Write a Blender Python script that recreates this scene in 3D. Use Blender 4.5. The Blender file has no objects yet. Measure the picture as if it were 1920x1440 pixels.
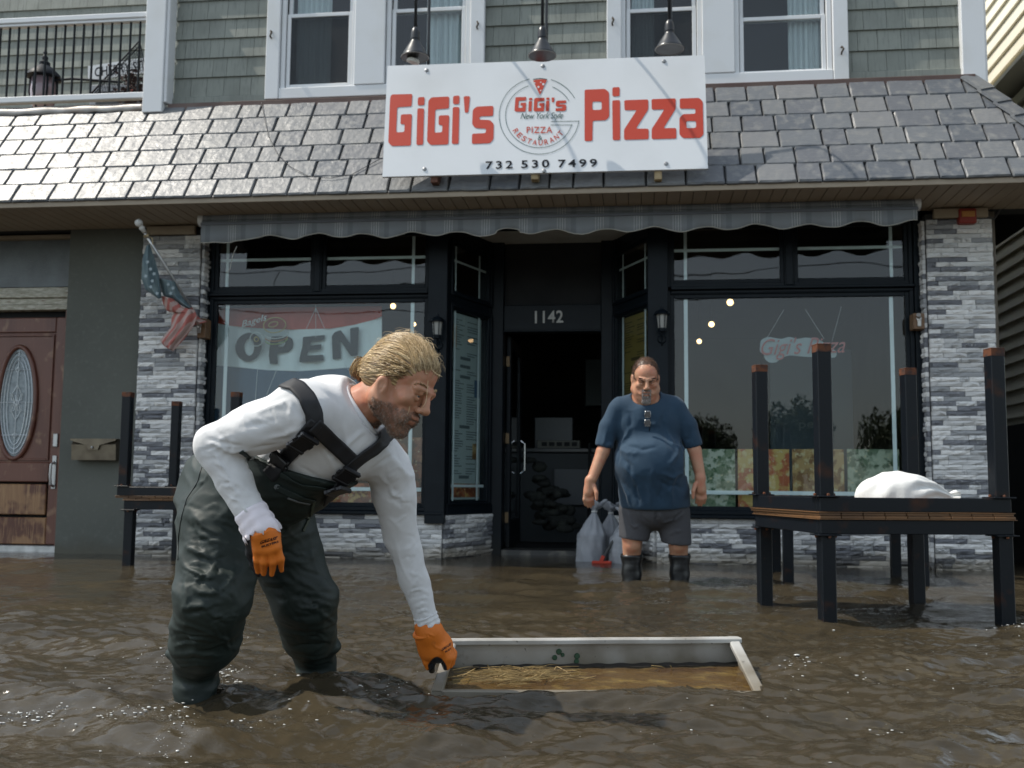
import bpy, bmesh, math, random
import numpy as np
from mathutils import Vector, Matrix, Quaternion
random.seed(11); rng=np.random.default_rng(11)
S=bpy.context.scene
COL=S.collection
rad=math.radians
# ---------------------------------------------------------------- camera
RC=np.array([[0.9926346893,0.1208089286,0.0090319637],[-0.1211111500,0.9877964096,0.0979302937],[0.0029091126,-0.0983028782,0.9951522905]])
CP=np.array([1.06,-8.635,.62]); FPX=1950.
cam=bpy.data.cameras.new('camera'); camo=bpy.data.objects.new('camera',cam); COL.objects.link(camo)
right,fwd,up=[Vector(r) for r in RC]
m=Matrix((right,up,-fwd)).transposed().to_4x4(); m.translation=Vector(CP); camo.matrix_world=m
cam.sensor_width=36; cam.lens=FPX/1920*36; cam.clip_start=.05; cam.clip_end=800
cam.dof.use_dof=True; cam.dof.focus_distance=3.15; cam.dof.aperture_fstop=6.3
S.camera=camo
# ---------------------------------------------------------------- light
SUN_EL=57.; SUN_AZ=6.5        # azimuth: degrees in front of the -X direction
sd=Vector((-math.cos(rad(SUN_EL))*math.cos(rad(SUN_AZ)),-math.cos(rad(SUN_EL))*math.sin(rad(SUN_AZ)),math.sin(rad(SUN_EL))))
W=bpy.data.worlds.new('World'); S.world=W; W.use_nodes=True
nt=W.node_tree; nt.nodes.clear()
sky=nt.nodes.new('ShaderNodeTexSky'); sky.sky_type='NISHITA'; sky.sun_disc=False
sky.sun_elevation=rad(SUN_EL); sky.sun_rotation=math.atan2(sd.x,sd.y); sky.air_density=1.2; sky.dust_density=1.0; sky.ozone_density=1.5
bg=nt.nodes.new('ShaderNodeBackground'); bg.inputs['Strength'].default_value=.15
wo=nt.nodes.new('ShaderNodeOutputWorld')
hs=nt.nodes.new('ShaderNodeHueSaturation'); hs.inputs['Saturation'].default_value=.38; nt.links.new(sky.outputs[0],hs.inputs['Color']); tn=nt.nodes.new('ShaderNodeMix'); tn.data_type='RGBA'; tn.blend_type='MULTIPLY'; tn.inputs[0].default_value=1; tn.inputs[7].default_value=(.93,1.0,1.03,1); nt.links.new(hs.outputs[0],tn.inputs[6]); nt.links.new(tn.outputs[2],bg.inputs[0]); nt.links.new(bg.outputs[0],wo.inputs[0])
sl=bpy.data.lights.new('sun','SUN'); sl.energy=3.1; sl.angle=rad(.5); sl.color=(1,.93,.82)
so=bpy.data.objects.new('sun',sl); COL.objects.link(so); so.rotation_euler=sd.to_track_quat('Z','Y').to_euler()
S.view_settings.view_transform='Standard'; S.view_settings.look='None'; S.view_settings.exposure=.58; S.view_settings.gamma=1
S.view_settings.use_curve_mapping=False
S.render.engine='CYCLES'
# ---------------------------------------------------------------- helpers
def ray(x,y): return RC.T@np.array([(x-960)/FPX,1,-(y-720)/FPX])
def oY(x,y,Y): r=ray(x,y); return Vector(CP+r*(Y-CP[1])/r[1])
def oX(x,y,X): r=ray(x,y); return Vector(CP+r*(X-CP[0])/r[0])
def oZ(x,y,Z=0.): r=ray(x,y); return Vector(CP+r*(Z-CP[2])/r[2])
def PD(x,y,d): return CP+ray(x,y)*d
V3=Vector
_CS=[]
for sx in(-1,1):
    for sy in(-1,1):
        for sz in(-1,1):
            for a in range(3): _CS.append((sx,sy,sz,a))
def _chtopo():
    bm=bmesh.new()
    vs=[bm.verts.new([ (s*(1 if a==k else .8)) for k,s in enumerate((sx,sy,sz))]) for sx,sy,sz,a in _CS]
    r=bmesh.ops.convex_hull(bm,input=vs)
    bmesh.ops.dissolve_limit(bm,angle_limit=.01,verts=bm.verts,edges=bm.edges)
    bm.verts.index_update(); bm.normal_update()
    fs=[[v.index for v in f.verts] for f in bm.faces]; bm.free(); return fs
_CF=_chtopo()
_BF=[(0,1,3,2),(4,6,7,5),(0,4,5,1),(2,3,7,6),(0,2,6,4),(1,5,7,3)]
class MB:
    def __init__(s): s.v=[]; s.f=[]
    def add(s,vs,fs):
        o=len(s.v); s.v+= [tuple(v) for v in vs]; s.f+=[tuple(i+o for i in f) for f in fs]; return s
    def box(s,x0,x1,y0,y1,z0,z1,b=.003,M=None):
        c=((x0+x1)/2,(y0+y1)/2,(z0+z1)/2); h=(abs(x1-x0)/2,abs(y1-y0)/2,abs(z1-z0)/2)
        b=min(b,.45*min(h))
        if b>0:
            vs=[Vector([c[k]+sg*(h[k]-(0 if k==a else b)) for k,sg in enumerate((sx,sy,sz))]) for sx,sy,sz,a in _CS]; fs=_CF
        else:
            vs=[Vector((c[0]+i*h[0],c[1]+j*h[1],c[2]+k*h[2])) for i in(-1,1) for j in(-1,1) for k in(-1,1)]; fs=_BF
        if M is not None: vs=[M@v for v in vs]
        return s.add(vs,fs)
    def bar(s,p,q,w,h,b=.002,upv=(0,0,1)):
        p=Vector(p); q=Vector(q); d=q-p; L=d.length; x=d/L; u=Vector(upv); y=u.cross(x)
        if y.length<1e-4: y=Vector((0,1,0)).cross(x)
        y.normalize(); z=x.cross(y)
        M=Matrix((x,y,z)).transposed().to_4x4(); M.translation=p
        return s.box(0,L,-w/2,w/2,-h/2,h/2,b,M)
    def tube(s,pts,r,n=8,cap=True,flat=1.,closed=False):
        pts=[Vector(p) for p in pts]; k=len(pts); rs=r if hasattr(r,'__len__') else [r]*k
        vs=[];fs=[]; nrm=None
        for i,p in enumerate(pts):
            if closed: t=pts[(i+1)%k]-pts[i-1]
            else: t=pts[min(i+1,k-1)]-pts[max(i-1,0)]
            t.normalize()
            if nrm is None:
                nrm=t.orthogonal().normalized()
            else:
                nrm=(nrm-t*nrm.dot(t)); nrm=nrm.normalized() if nrm.length>1e-6 else t.orthogonal().normalized()
            bn=t.cross(nrm)
            for j in range(n):
                a=2*math.pi*j/n; vs.append(p+(nrm*math.cos(a)+bn*math.sin(a)*flat)*rs[i])
        for i in range(k if closed else k-1):
            for j in range(n):
                a=i*n+j; b=i*n+(j+1)%n; c=((i+1)%k)*n+(j+1)%n; d=((i+1)%k)*n+j; fs.append((a,b,c,d))
        if cap and not closed: fs.append(tuple(range(n))[::-1]); fs.append(tuple((k-1)*n+j for j in range(n)))
        return s.add(vs,fs)
    def lathe(s,prof,c,n=20,M=None,axis=None):
        c=Vector(c); vs=[];fs=[]
        R=Matrix.Identity(3) if axis is None else Vector(axis).to_track_quat('Z','Y').to_matrix()
        for r,z in prof:
            for j in range(n):
                a=2*math.pi*j/n; vs.append(c+R@Vector((r*math.cos(a),r*math.sin(a),z)))
        for i in range(len(prof)-1):
            for j in range(n): fs.append((i*n+j,i*n+(j+1)%n,(i+1)*n+(j+1)%n,(i+1)*n+j))
        fs.append(tuple(range(n))[::-1]); fs.append(tuple((len(prof)-1)*n+j for j in range(n)))
        return s.add(vs,fs)
    def ball(s,c,r,n=10,sc=(1,1,1)):
        c=Vector(c); m=max(4,n//2); vs=[];fs=[]
        for i in range(1,m):
            t=math.pi*i/m
            for j in range(n):
                a=2*math.pi*j/n; vs.append(c+Vector((r*math.sin(t)*math.cos(a)*sc[0],r*math.sin(t)*math.sin(a)*sc[1],r*math.cos(t)*sc[2])))
        vs.append(c+Vector((0,0,r*sc[2]))); vs.append(c-Vector((0,0,r*sc[2])))
        for i in range(m-2):
            for j in range(n): fs.append((i*n+j,(i+1)*n+j,(i+1)*n+(j+1)%n,i*n+(j+1)%n))
        T=len(vs)-2
        for j in range(n): fs.append((j,(j+1)%n,T)); fs.append(((m-2)*n+(j+1)%n,(m-2)*n+j,T+1))
        return s.add(vs,fs)
    def prism(s,poly,o,U,Vv,d):
        o=Vector(o);U=Vector(U);Vv=Vector(Vv);N=U.cross(Vv).normalized()*d;k=len(poly)
        vs=[o+U*a+Vv*b for a,b in poly]; vs+=[v+N for v in vs]
        return s.add(vs,[tuple(range(k))[::-1],tuple(range(k,2*k))]+[(i,(i+1)%k,k+(i+1)%k,k+i) for i in range(k)])
    def grid(s,P,closed=False):
        nu=len(P);nv=len(P[0]); vs=[p for r in P for p in r]; fs=[]
        for i in range(nu-1 if not closed else nu):
            for j in range(nv-1): fs.append((i*nv+j,((i+1)%nu)*nv+j,((i+1)%nu)*nv+j+1,i*nv+j+1))
        return s.add(vs,fs)
    def build(s,name,mat=None,parent=None,smooth=False,kind=None,thick=0,sub=0):
        me=bpy.data.meshes.new(name)
        off=Vector((0,0,0))
        if parent is not None: off=wloc(parent)
        v=np.array(s.v,dtype=float).reshape(-1,3)-np.array(off)
        me.from_pydata(v.tolist(),[],s.f); me.update()
        return link(name,me,mat,parent,smooth,kind,thick,sub)
def wloc(o):
    l=Vector((0,0,0))
    while o is not None: l=l+o.location; o=o.parent
    return l
def link(name,me,mat=None,parent=None,smooth=False,kind=None,thick=0,sub=0):
    if mat is not None and len(me.materials)==0: me.materials.append(mat)
    if smooth is True: me.shade_smooth()
    elif smooth: me.shade_smooth(); me.set_sharp_from_angle(angle=rad(smooth))
    o=bpy.data.objects.new(name,me); COL.objects.link(o)
    if parent is not None: o.parent=parent
    if kind: o['kind']=kind
    if thick: md=o.modifiers.new('solid','SOLIDIFY'); md.thickness=thick; md.offset=0
    if sub: md=o.modifiers.new('sub','SUBSURF'); md.levels=sub; md.render_levels=sub
    return o
def inst(name,me,parent,loc,scale=(1,1,1),rot=(0,0,0)):
    o=bpy.data.objects.new(name,me); COL.objects.link(o); o.parent=parent
    o.location=Vector(loc)-(wloc(parent) if parent else Vector((0,0,0))); o.scale=scale; o.rotation_euler=rot
    return o
def tag(o,label,cat,group=None):
    o['label']=label; o['category']=cat
    if group: o['group']=group
    return o
def thing(name,label,cat,loc=(0,0,0),group=None):
    o=bpy.data.objects.new(name,None); COL.objects.link(o); o.location=loc; o.empty_display_size=.1
    return tag(o,label,cat,group)
def empt(name,parent,loc=(0,0,0)):
    o=bpy.data.objects.new(name,None); COL.objects.link(o); o.parent=parent; o.location=Vector(loc)-wloc(parent); return o
def dup(root,loc,rotz=0,label=None):
    r=root.copy(); COL.objects.link(r); r.location=loc; r.rotation_euler=(0,0,rotz)
    if label: r['label']=label
    for ch in list(root.children):
        c=ch.copy(); COL.objects.link(c); c.parent=r
        for g in list(ch.children):
            d=g.copy(); COL.objects.link(d); d.parent=c
    return r
# ---------------------------------------------------------------- materials
def mat(name,base=(.5,.5,.5),rough=.6,metal=0,rnd=None,noise=(),bump=(),coat=0,spec=.5,ior=1.45,sheen=0,coords='pos',trans=0,sss=0,emis=None,alpha=1,rvar=0):
    m=bpy.data.materials.new(name); m.use_nodes=True; t=m.node_tree; N=t.nodes; L=t.links
    b=N['Principled BSDF']; b.inputs['Roughness'].default_value=rough; b.inputs['Metallic'].default_value=metal
    b.inputs['IOR'].default_value=ior; b.inputs['Specular IOR Level'].default_value=spec; b.inputs['Coat Weight'].default_value=coat
    b.inputs['Coat Roughness'].default_value=.15
    b.inputs['Transmission Weight'].default_value=trans
    if sheen: b.inputs['Sheen Weight'].default_value=sheen
    if sss: b.inputs['Subsurface Weight'].default_value=sss; b.inputs['Subsurface Radius'].default_value=(.012,.004,.002); b.inputs['Subsurface Scale'].default_value=1
    if alpha<1: b.inputs['Alpha'].default_value=alpha
    if emis: b.inputs['Emission Color'].default_value=(*emis[0],1); b.inputs['Emission Strength'].default_value=emis[1]
    if coords=='pos': g=N.new('ShaderNodeNewGeometry'); P=g.outputs['Position']
    else: g=N.new('ShaderNodeTexCoord'); P=g.outputs['Object']
    col=None
    if rnd:
        oi=N.new('ShaderNodeObjectInfo'); cr=N.new('ShaderNodeValToRGB'); cr.color_ramp.interpolation='CONSTANT' if len(rnd)>3 else 'LINEAR'
        k=len(rnd); e=cr.color_ramp.elements
        while len(e)<k: e.new(.5)
        for i,c in enumerate(rnd): e[i].position=i/k if len(rnd)>3 else i/max(1,k-1); e[i].color=(*c,1)
        L.new(oi.outputs['Random'],cr.inputs[0]); col=cr.outputs[0]
    def mapped(st):
        mp=N.new('ShaderNodeMapping'); mp.inputs['Scale'].default_value=st; L.new(P,mp.inputs[0]); return mp.outputs[0]
    def nz(scale,detail=4,st=(1,1,1),dist=0):
        n=N.new('ShaderNodeTexNoise'); n.inputs['Scale'].default_value=scale; n.inputs['Detail'].default_value=detail; n.inputs['Distortion'].default_value=dist; L.new(mapped(st),n.inputs[0]); return n.outputs[0]
    for q in noise:
        scale,c2,lo,hi=q[:4]; st=q[4] if len(q)>4 else (1,1,1); mode=q[5] if len(q)>5 else 'MIX'
        f=nz(scale,5,st); mr=N.new('ShaderNodeMapRange'); mr.inputs[1].default_value=lo; mr.inputs[2].default_value=hi; L.new(f,mr.inputs[0])
        mx=N.new('ShaderNodeMix'); mx.data_type='RGBA'; mx.blend_type=mode; L.new(mr.outputs[0],mx.inputs[0])
        if col is None: mx.inputs[6].default_value=(*base,1)
        else: L.new(col,mx.inputs[6])
        mx.inputs[7].default_value=(*c2,1); col=mx.outputs[2]
    if col is None: b.inputs['Base Color'].default_value=(*base,1)
    else: L.new(col,b.inputs['Base Color'])
    if rvar:
        f=nz(9,4); mr=N.new('ShaderNodeMapRange'); mr.inputs[1].default_value=.3; mr.inputs[2].default_value=.7; mr.inputs[3].default_value=max(0,rough-rvar); mr.inputs[4].default_value=min(1,rough+rvar); L.new(f,mr.inputs[0]); L.new(mr.outputs[0],b.inputs['Roughness'])
    prev=None
    for q in bump:
        scale,stg,dist=q[:3]; st=q[3] if len(q)>3 else (1,1,1)
        f=nz(scale,4,st); bp=N.new('ShaderNodeBump'); bp.inputs['Strength'].default_value=stg; bp.inputs['Distance'].default_value=dist; L.new(f,bp.inputs['Height'])
        if prev: L.new(prev,bp.inputs['Normal'])
        prev=bp.outputs[0]
    if prev: L.new(prev,b.inputs['Normal'])
    m['p']=1
    return m
def glassmat(name,tint=(.9,.95,.95),rough=.0,spec=1.):
    m=bpy.data.materials.new(name); m.use_nodes=True; t=m.node_tree; N=t.nodes; L=t.links; N.clear()
    o=N.new('ShaderNodeOutputMaterial'); mx=N.new('ShaderNodeMixShader'); tr=N.new('ShaderNodeBsdfTransparent'); gl=N.new('ShaderNodeBsdfGlossy'); fr=N.new('ShaderNodeFresnel')
    tr.inputs[0].default_value=(*tint,1); gl.inputs['Roughness'].default_value=rough; fr.inputs[0].default_value=1.52
    mm=N.new('ShaderNodeMath'); mm.operation='MULTIPLY_ADD'; mm.inputs[1].default_value=1.55*spec; mm.inputs[2].default_value=.0
    ge=N.new('ShaderNodeNewGeometry'); iv=N.new('ShaderNodeMath'); iv.operation='SUBTRACT'; iv.inputs[0].default_value=1; L.new(ge.outputs['Backfacing'],iv.inputs[1]); m3=N.new('ShaderNodeMath'); m3.operation='MULTIPLY'; m3.use_clamp=True; L.new(fr.outputs[0],mm.inputs[0]); L.new(mm.outputs[0],m3.inputs[0]); L.new(iv.outputs[0],m3.inputs[1]); L.new(m3.outputs[0],mx.inputs[0]); L.new(tr.outputs[0],mx.inputs[1]); L.new(gl.outputs[0],mx.inputs[2]); L.new(mx.outputs[0],o.inputs[0])
    n=N.new('ShaderNodeTexNoise'); n.inputs['Scale'].default_value=1.2; g=N.new('ShaderNodeNewGeometry'); L.new(g.outputs['Position'],n.inputs[0])
    bp=N.new('ShaderNodeBump'); bp.inputs['Strength'].default_value=.05; bp.inputs['Distance'].default_value=.05; L.new(n.outputs[0],bp.inputs['Height']); L.new(bp.outputs[0],gl.inputs['Normal'])
    return m
NAVY=(.0035,.0065,.010)
M_frame=mat('painted_navy_wood',NAVY,.42,noise=[(7,(.006,.010,.014),.35,.7)],bump=[(60,.12,.004)],spec=.2)
M_stone=mat('ledger_stone',(.3,.3,.3),.85,rnd=[(.64,.635,.62),(.19,.195,.21),(.56,.555,.545),(.31,.315,.32),(.74,.725,.70),(.155,.16,.175),(.66,.65,.63),(.46,.46,.455)],
  noise=[(30,(.66,.65,.63),.62,.8),(17,(.12,.125,.14),.62,.80)],bump=[(60,.45,.008),(160,.35,.003)])
M_mortar=mat('stone_joint',(.06,.062,.066),.95)
M_tile=mat('slate_tile',(.1,.1,.1),.44,rnd=[(.115,.122,.13),(.08,.088,.10),(.15,.152,.155),(.10,.105,.115),(.13,.135,.14)],noise=[(14,(.17,.17,.165),.5,.75)],
  bump=[(9,.35,.012,(1,1,.4)),(45,.45,.006,(.35,1,1)),(26,.5,.006,(1,1,.5)),(120,.3,.002)],rvar=.05,spec=.6)
M_under=mat('roof_underlay',(.03,.032,.035),.9)
M_shake=mat('sage_shake',(.2,.21,.18),.62,rnd=[(.19,.205,.18),(.235,.25,.22),(.21,.225,.20)],noise=[(60,(.14,.15,.135),.52,.75,(1,1,.05)),(3,(.15,.16,.14),.5,.8)],bump=[(110,.4,.004,(1,1,.03))])
M_white=mat('white_trim',(.68,.69,.70),.42,noise=[(3,(.62,.62,.60),.5,.85),(20,(.5,.45,.38),.74,.9,(1,1,.2))])
M_soffit=mat('tan_soffit',(.33,.27,.20),.6,noise=[(3,(.27,.22,.165),.4,.8)])
M_brownflash=mat('brown_flashing',(.09,.05,.04),.45,noise=[(4,(.13,.09,.07),.4,.8)])
M_metalflash=mat('worn_metal_flashing',(.36,.34,.32),.5,metal=.5,noise=[(5,(.25,.2,.16),.45,.75)],bump=[(7,.3,.02)],rvar=.1)
M_gwall=mat('grey_green_stucco',(.105,.11,.095),.8,noise=[(1.3,(.088,.092,.08),.35,.7),(26,(.12,.125,.11),.55,.8)],bump=[(5,.12,.03),(90,.25,.003)])
M_tan=mat('tan_board',(.30,.245,.175),.6,noise=[(6,(.22,.17,.12),.5,.8,(1,1,4))])
M_cream=mat('cream_clapboard',(.76,.70,.56),.55,noise=[(2.,(.70,.64,.50),.4,.8),(80,(.7,.645,.51),.5,.8,(1,.05,1))])
M_glass=glassmat('window_glass')
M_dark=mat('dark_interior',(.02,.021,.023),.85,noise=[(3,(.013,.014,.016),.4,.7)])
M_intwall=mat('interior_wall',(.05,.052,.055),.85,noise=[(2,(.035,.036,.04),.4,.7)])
M_muntin=mat('white_grille_bar',(.75,.77,.78),.4)
def damp_or_shade(m,z0,z1,k):
    """tide line: the surface is soaked and stained just above the flood; on the planter, painted shade"""
    t=m.node_tree; N=t.nodes; L=t.links; b=N['Principled BSDF']; src=b.inputs['Base Color'].links[0].from_socket
    g=N.new('ShaderNodeNewGeometry'); s=N.new('ShaderNodeSeparateXYZ'); L.new(g.outputs['Position'],s.inputs[0]); n=N.new('ShaderNodeTexNoise'); n.inputs['Scale'].default_value=6; n.inputs['Detail'].default_value=4; L.new(g.outputs['Position'],n.inputs[0])
    a=N.new('ShaderNodeMath'); a.operation='MULTIPLY_ADD'; a.inputs[1].default_value=-.16; L.new(n.outputs[0],a.inputs[0]); L.new(s.outputs[2],a.inputs[2])
    r=N.new('ShaderNodeMapRange'); r.inputs[1].default_value=z0; r.inputs[2].default_value=z1; r.inputs[3].default_value=1; r.inputs[4].default_value=0; L.new(a.outputs[0],r.inputs[0])
    x=N.new('ShaderNodeMix'); x.data_type='RGBA'; x.blend_type='MULTIPLY'; L.new(r.outputs[0],x.inputs[0]); L.new(src,x.inputs[6]); x.inputs[7].default_value=(*k,1); L.new(x.outputs[2],b.inputs['Base Color'])
    q=N.new('ShaderNodeMapRange'); q.inputs[3].default_value=b.inputs['Roughness'].default_value; q.inputs[4].default_value=.3; L.new(r.outputs[0],q.inputs[0]); L.new(q.outputs[0],b.inputs['Roughness'])
damp_or_shade(M_stone,-.04,.06,(.50,.46,.40)); damp_or_shade(M_gwall,-.05,.07,(.55,.5,.42)); damp_or_shade(M_frame,-.02,.10,(.8,.75,.65))
# ================================================================ THE SETTING
g=MB(); g.box(-150,150,-150,150,-.9,-.32,0); g.build('ground',mat('asphalt',(.05,.05,.05),.9,noise=[(2,(.035,.033,.03),.4,.7)]),kind='structure')
# pavement slab in front of the shop
g=MB(); g.box(-40,40,-3.2,.02,-.34,-.2,.01); g.build('pavement',mat('pavement_concrete',(.25,.24,.22),.85,noise=[(3,(.18,.17,.15),.4,.7)]),kind='structure')
# ================================================================ BUILDING
B=thing('restaurant_building','two storey restaurant building with navy shop front, grey stone pillars and slate skirt roof','building')
# ---- ledger stone
def stonemesh(i):
    r=np.random.default_rng(100+i); nx,nz=5,2; P=[]
    for a in range(nx+1):
        for c in range(nz+1):
            x=a/nx-.5; z=c/nz-.5
            edge=(a in(0,nx)) or (c in(0,nz))
            y=-.5*(.62 if edge else 1)+r.normal()*(.08 if edge else .12)
            P.append((x+(0 if a in(0,nx) else r.normal()*.03),y,z+(0 if c in(0,nz) else r.normal()*.06)))
    nb=len(P); fs=[]
    for a in range(nx):
        for c in range(nz): p=a*(nz+1)+c; fs.append((p,p+nz+1,p+nz+2,p+1))
    bk=[(-.5,.5,-.5),(.5,.5,-.5),(.5,.5,.5),(-.5,.5,.5)]; P+=bk
    bot=[a*(nz+1) for a in range(nx+1)]; top=[a*(nz+1)+nz for a in range(nx+1)]
    L_=[c for c in range(nz+1)]; R_=[nx*(nz+1)+c for c in range(nz+1)]
    fs.append(tuple(bot[::-1]+[nb,nb+1])); fs.append(tuple(top+[nb+2,nb+3])); fs.append(tuple(L_+[nb+3,nb])); fs.append(tuple(R_[::-1]+[nb+1,nb+2]))
    me=bpy.data.meshes.new('stone'); me.from_pydata(P,[],fs); me.materials.append(M_stone); me.update(); return me
STN=[stonemesh(i) for i in range(14)]
def stones(parent,p0,dirx,length,z0,z1,rowh=.0365,seed=0,smin=.07,smax=.30,depth=.03):
    r=random.Random(seed); d=Vector(dirx).normalized(); ang=math.atan2(d.y,d.x); n=Vector((d.y,-d.x,0))
    rows=max(1,int(round((z1-z0)/rowh))); rh=(z1-z0)/rows; k=0
    for i in range(rows):
        x=-r.random()*.15
        while x<length-.004:
            w=r.uniform(smin,smax)
            if length-(x+w)<.05: w=length-x
            a=max(x,0); b=min(x+w,length)
            if b-a>.012:
                pr=r.uniform(0,.016); dp=depth+pr
                c=Vector(p0)+d*((a+b)/2)+n*(dp/2-.004); c.z=z0+(i+.5)*rh
                inst('stone',STN[r.randrange(14)],parent,c,(b-a-.0025,dp,rh-.003),(0,0,ang)); k+=1
            x+=w
    return k
def pillar(x0,x1,side,seed,z1=2.86):
    p=empt('stone_pillar',B,(x0,0,0))
    m_=MB(); m_.box(x0+.006,x1-.006,.012,.5,-.35,z1,0); m_.build('pillar_core',M_mortar,p)
    stones(p,(x0,.0,0),(1,0,0),x1-x0,-.07,z1-.06,seed=seed,rowh=.039)
    c=MB(); c.box(x0+.05,x1-.04,-.075,-.03,z1-.055,z1+.02,.004); c.build('cap_board',M_tan,p)
    return p
pL=pillar(-3.31,-2.775,1,1); pR=pillar(3.375,3.885,-1,2)
q=empt('pillar_return',B,(-2.775,0,0)); stones(q,(-2.765,.0,0),(0,1,0),.14,-.07,2.80,seed=3,smin=.08,smax=.16,depth=.02,rowh=.04)
q=empt('pillar_return',B,(3.375,0,0)); stones(q,(3.365,.14,0),(0,-1,0),.14,-.07,2.80,seed=4,smin=.08,smax=.16,depth=.02,rowh=.04)
# ---- bulkheads
JL=Vector((-.30,.93,0)); JR=Vector((.82,.93,0)); CL=Vector((-.60,.14,0)); CR=Vector((1.20,.14,0))
def bulk(x0,x1,cor,jam,left,seed):
    b=empt('stone_bulkhead',B,(x0,.1,0))
    m_=MB(); m_.box(x0,x1,.13,.45,-.35,.36,0); m_.build('bulkhead_core',M_mortar,b)
    stones(b,(x0,.13,0),(1,0,0),x1-x0,-.07,.37,seed=seed,rowh=.04,smin=.09)
    a,c=(cor,jam) if left else (jam,cor)
    b2=empt('stone_bulkhead',B,tuple(a)); d=(c-a)
    n=Vector((d.y,-d.x,0)).normalized()
    m_=MB(); m_.prism([(0,-.35),(d.length,-.35),(d.length,.36),(0,.36)],a-n*.10,d.normalized(),(0,0,1),.09); m_.build('bulkhead_core',M_mortar,b2)
    stones(b2,a,d,d.length,-.07,.37,seed=seed+5,rowh=.04,smin=.09)
bulk(-2.76,-.60,CL,JL,True,21); bulk(1.20,3.36,CR,JR,False,22)
# ---- storefront windows
Z0,Z1,Z2,Z3=.47,2.21,2.35,2.80
def rect_frame(mb,o,d,u0,u1,z0,z1,w,y0,y1,b=.004):
    """frame ring in the plane through o along d; offsets y0..y1 outward normal n"""
    d=Vector(d).normalized(); n=Vector((d.y,-d.x,0)); M_=Matrix((d,-n,Vector((0,0,1)))).transposed().to_4x4(); M_.translation=Vector(o)
    mb.box(u0,u0+w,-y1,-y0,z0,z1,b,M_); mb.box(u1-w,u1,-y1,-y0,z0,z1,b,M_)
    mb.box(u0+w,u1-w,-y1,-y0,z1-w,z1,b,M_); mb.box(u0+w,u1-w,-y1,-y0,z0,z0+w,b,M_)
    return M_
def sfwin(o,d,u0,u1,z0,z1,mun_v=(),mun_h=(),fw=.035,mw=.032):
    w=empt('shop_window',B,o)
    d=Vector(d).normalized(); n=Vector((d.y,-d.x,0)); M_=Matrix((d,-n,Vector((0,0,1)))).transposed().to_4x4(); M_.translation=Vector(o)
    f=MB(); rect_frame(f,o,d,u0-fw,u1+fw,z0-fw,z1+fw,fw,-.03,.012); rect_frame(f,o,d,u0-fw-.03,u1+fw+.03,z0-fw-.03,z1+fw+.03,.032,-.03,.03)
    f.build('frame',M_frame,w)
    gmb=MB(); gmb.box(u0-.01,u1+.01,.008,.012,z0-.01,z1+.01,0,M_); gmb.build('pane',M_glass,w)
    for u,a,b in mun_v: m_=MB(); m_.box(u-mw/2,u+mw/2,.016,.022,a,b,.001,M_); m_.build('grille_bar',M_muntin,w)
    for z,a,b in mun_h: m_=MB(); m_.box(a,b,.0225,.027,z-mw/2,z+mw/2,.001,M_); m_.build('grille_bar',M_muntin,w)
    return w
O0=(0,.15,0); EX=(1,0,0)
gl0,gl1=-2.67,-.79; gr0,gr1=1.36,3.235
sfwin(O0,EX,gl0,gl1,Z0,Z1,[(-2.585,Z0,Z1),(-.90,Z0,Z1)],[(.585,gl0,gl1)])
sfwin(O0,EX,gr0,gr1,Z0,Z1,[(1.455,Z0,Z1),(3.13,Z0,Z1)],[(.585,gr0,gr1)])
for a,b,mv in((gl0,oY(583,500,.15).x,-2.60),(oY(612,500,.15).x,gl1,-.90)): sfwin(O0,EX,a,b,Z2+.02,Z3,[(mv,Z2,Z3)],[(oY(500,486,.15).z,a,b)],mw=.026)
for a,b,mv in((gr0,oY(1462,500,.15).x,1.455),(oY(1496,500,.15).x,gr1,3.14)): sfwin(O0,EX,a,b,Z2+.02,Z3,[(mv,Z2,Z3)],[(oY(1600,463,.15).z,a,b)],mw=.026)
# angled windows
for (a,c,left) in((CL,JL,True),(JR,CR,False)):
    d=(c-a); Ln=d.length; u0,u1=(.10,Ln-.10)
    aa=(a.x,a.y,0)
    sfwin(aa,d,u0,u1,.49,2.16,[(u0+.09,.49,2.16),(u1-.13,.49,2.16)],[(.62,u0,u1)],fw=.02,mw=.024)
    sfwin(aa,d,u0,u1,2.33,2.74,[(u0+.09,2.33,2.74),(u1-.13,2.33,2.74)],[(2.61,u0,u1)],fw=.02,mw=.02)
# structural members (each a simple part)
def fr(name,*bx,b=.005,mt=None,par=None):
    m_=MB()
    for q in bx: m_.box(*q,b)
    return m_.build(name,mt or M_frame,par or B)
fr('window_post',(-.765+.02,-.575,.06,.32,.30,2.86)); fr('window_post',(1.135,1.325-.02,.06,.32,.30,2.86))
fr('window_post',(-2.765,-2.74,.10,.24,.36,2.88)); fr('window_post',(3.305,3.365,.10,.24,.36,2.88))
fr('sill_beam',(-2.76,-.59,.055,.30,.372,.40),(-2.76,-.59,.085,.30,.402,.436)); fr('sill_beam',(1.15,3.36,.055,.30,.372,.40),(1.15,3.36,.085,.30,.402,.436))
fr('transom_beam',(-2.735,-.75,.08,.30,2.277,2.302),(-2.735,-.75,.115,.30,2.25,2.275)); fr('transom_beam',(1.33,3.30,.08,.30,2.277,2.302),(1.33,3.30,.115,.30,2.25,2.275))
fr('mullion_post',(oY(585,500,.15).x+.035,oY(610,500,.15).x-.035,.11,.2,2.31,2.86)); fr('mullion_post',(oY(1464,500,.15).x+.035,oY(1494,500,.15).x-.035,.11,.2,2.31,2.86))
fr('head_beam',(-2.77,3.37,.10,.32,2.865,2.96))
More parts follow.
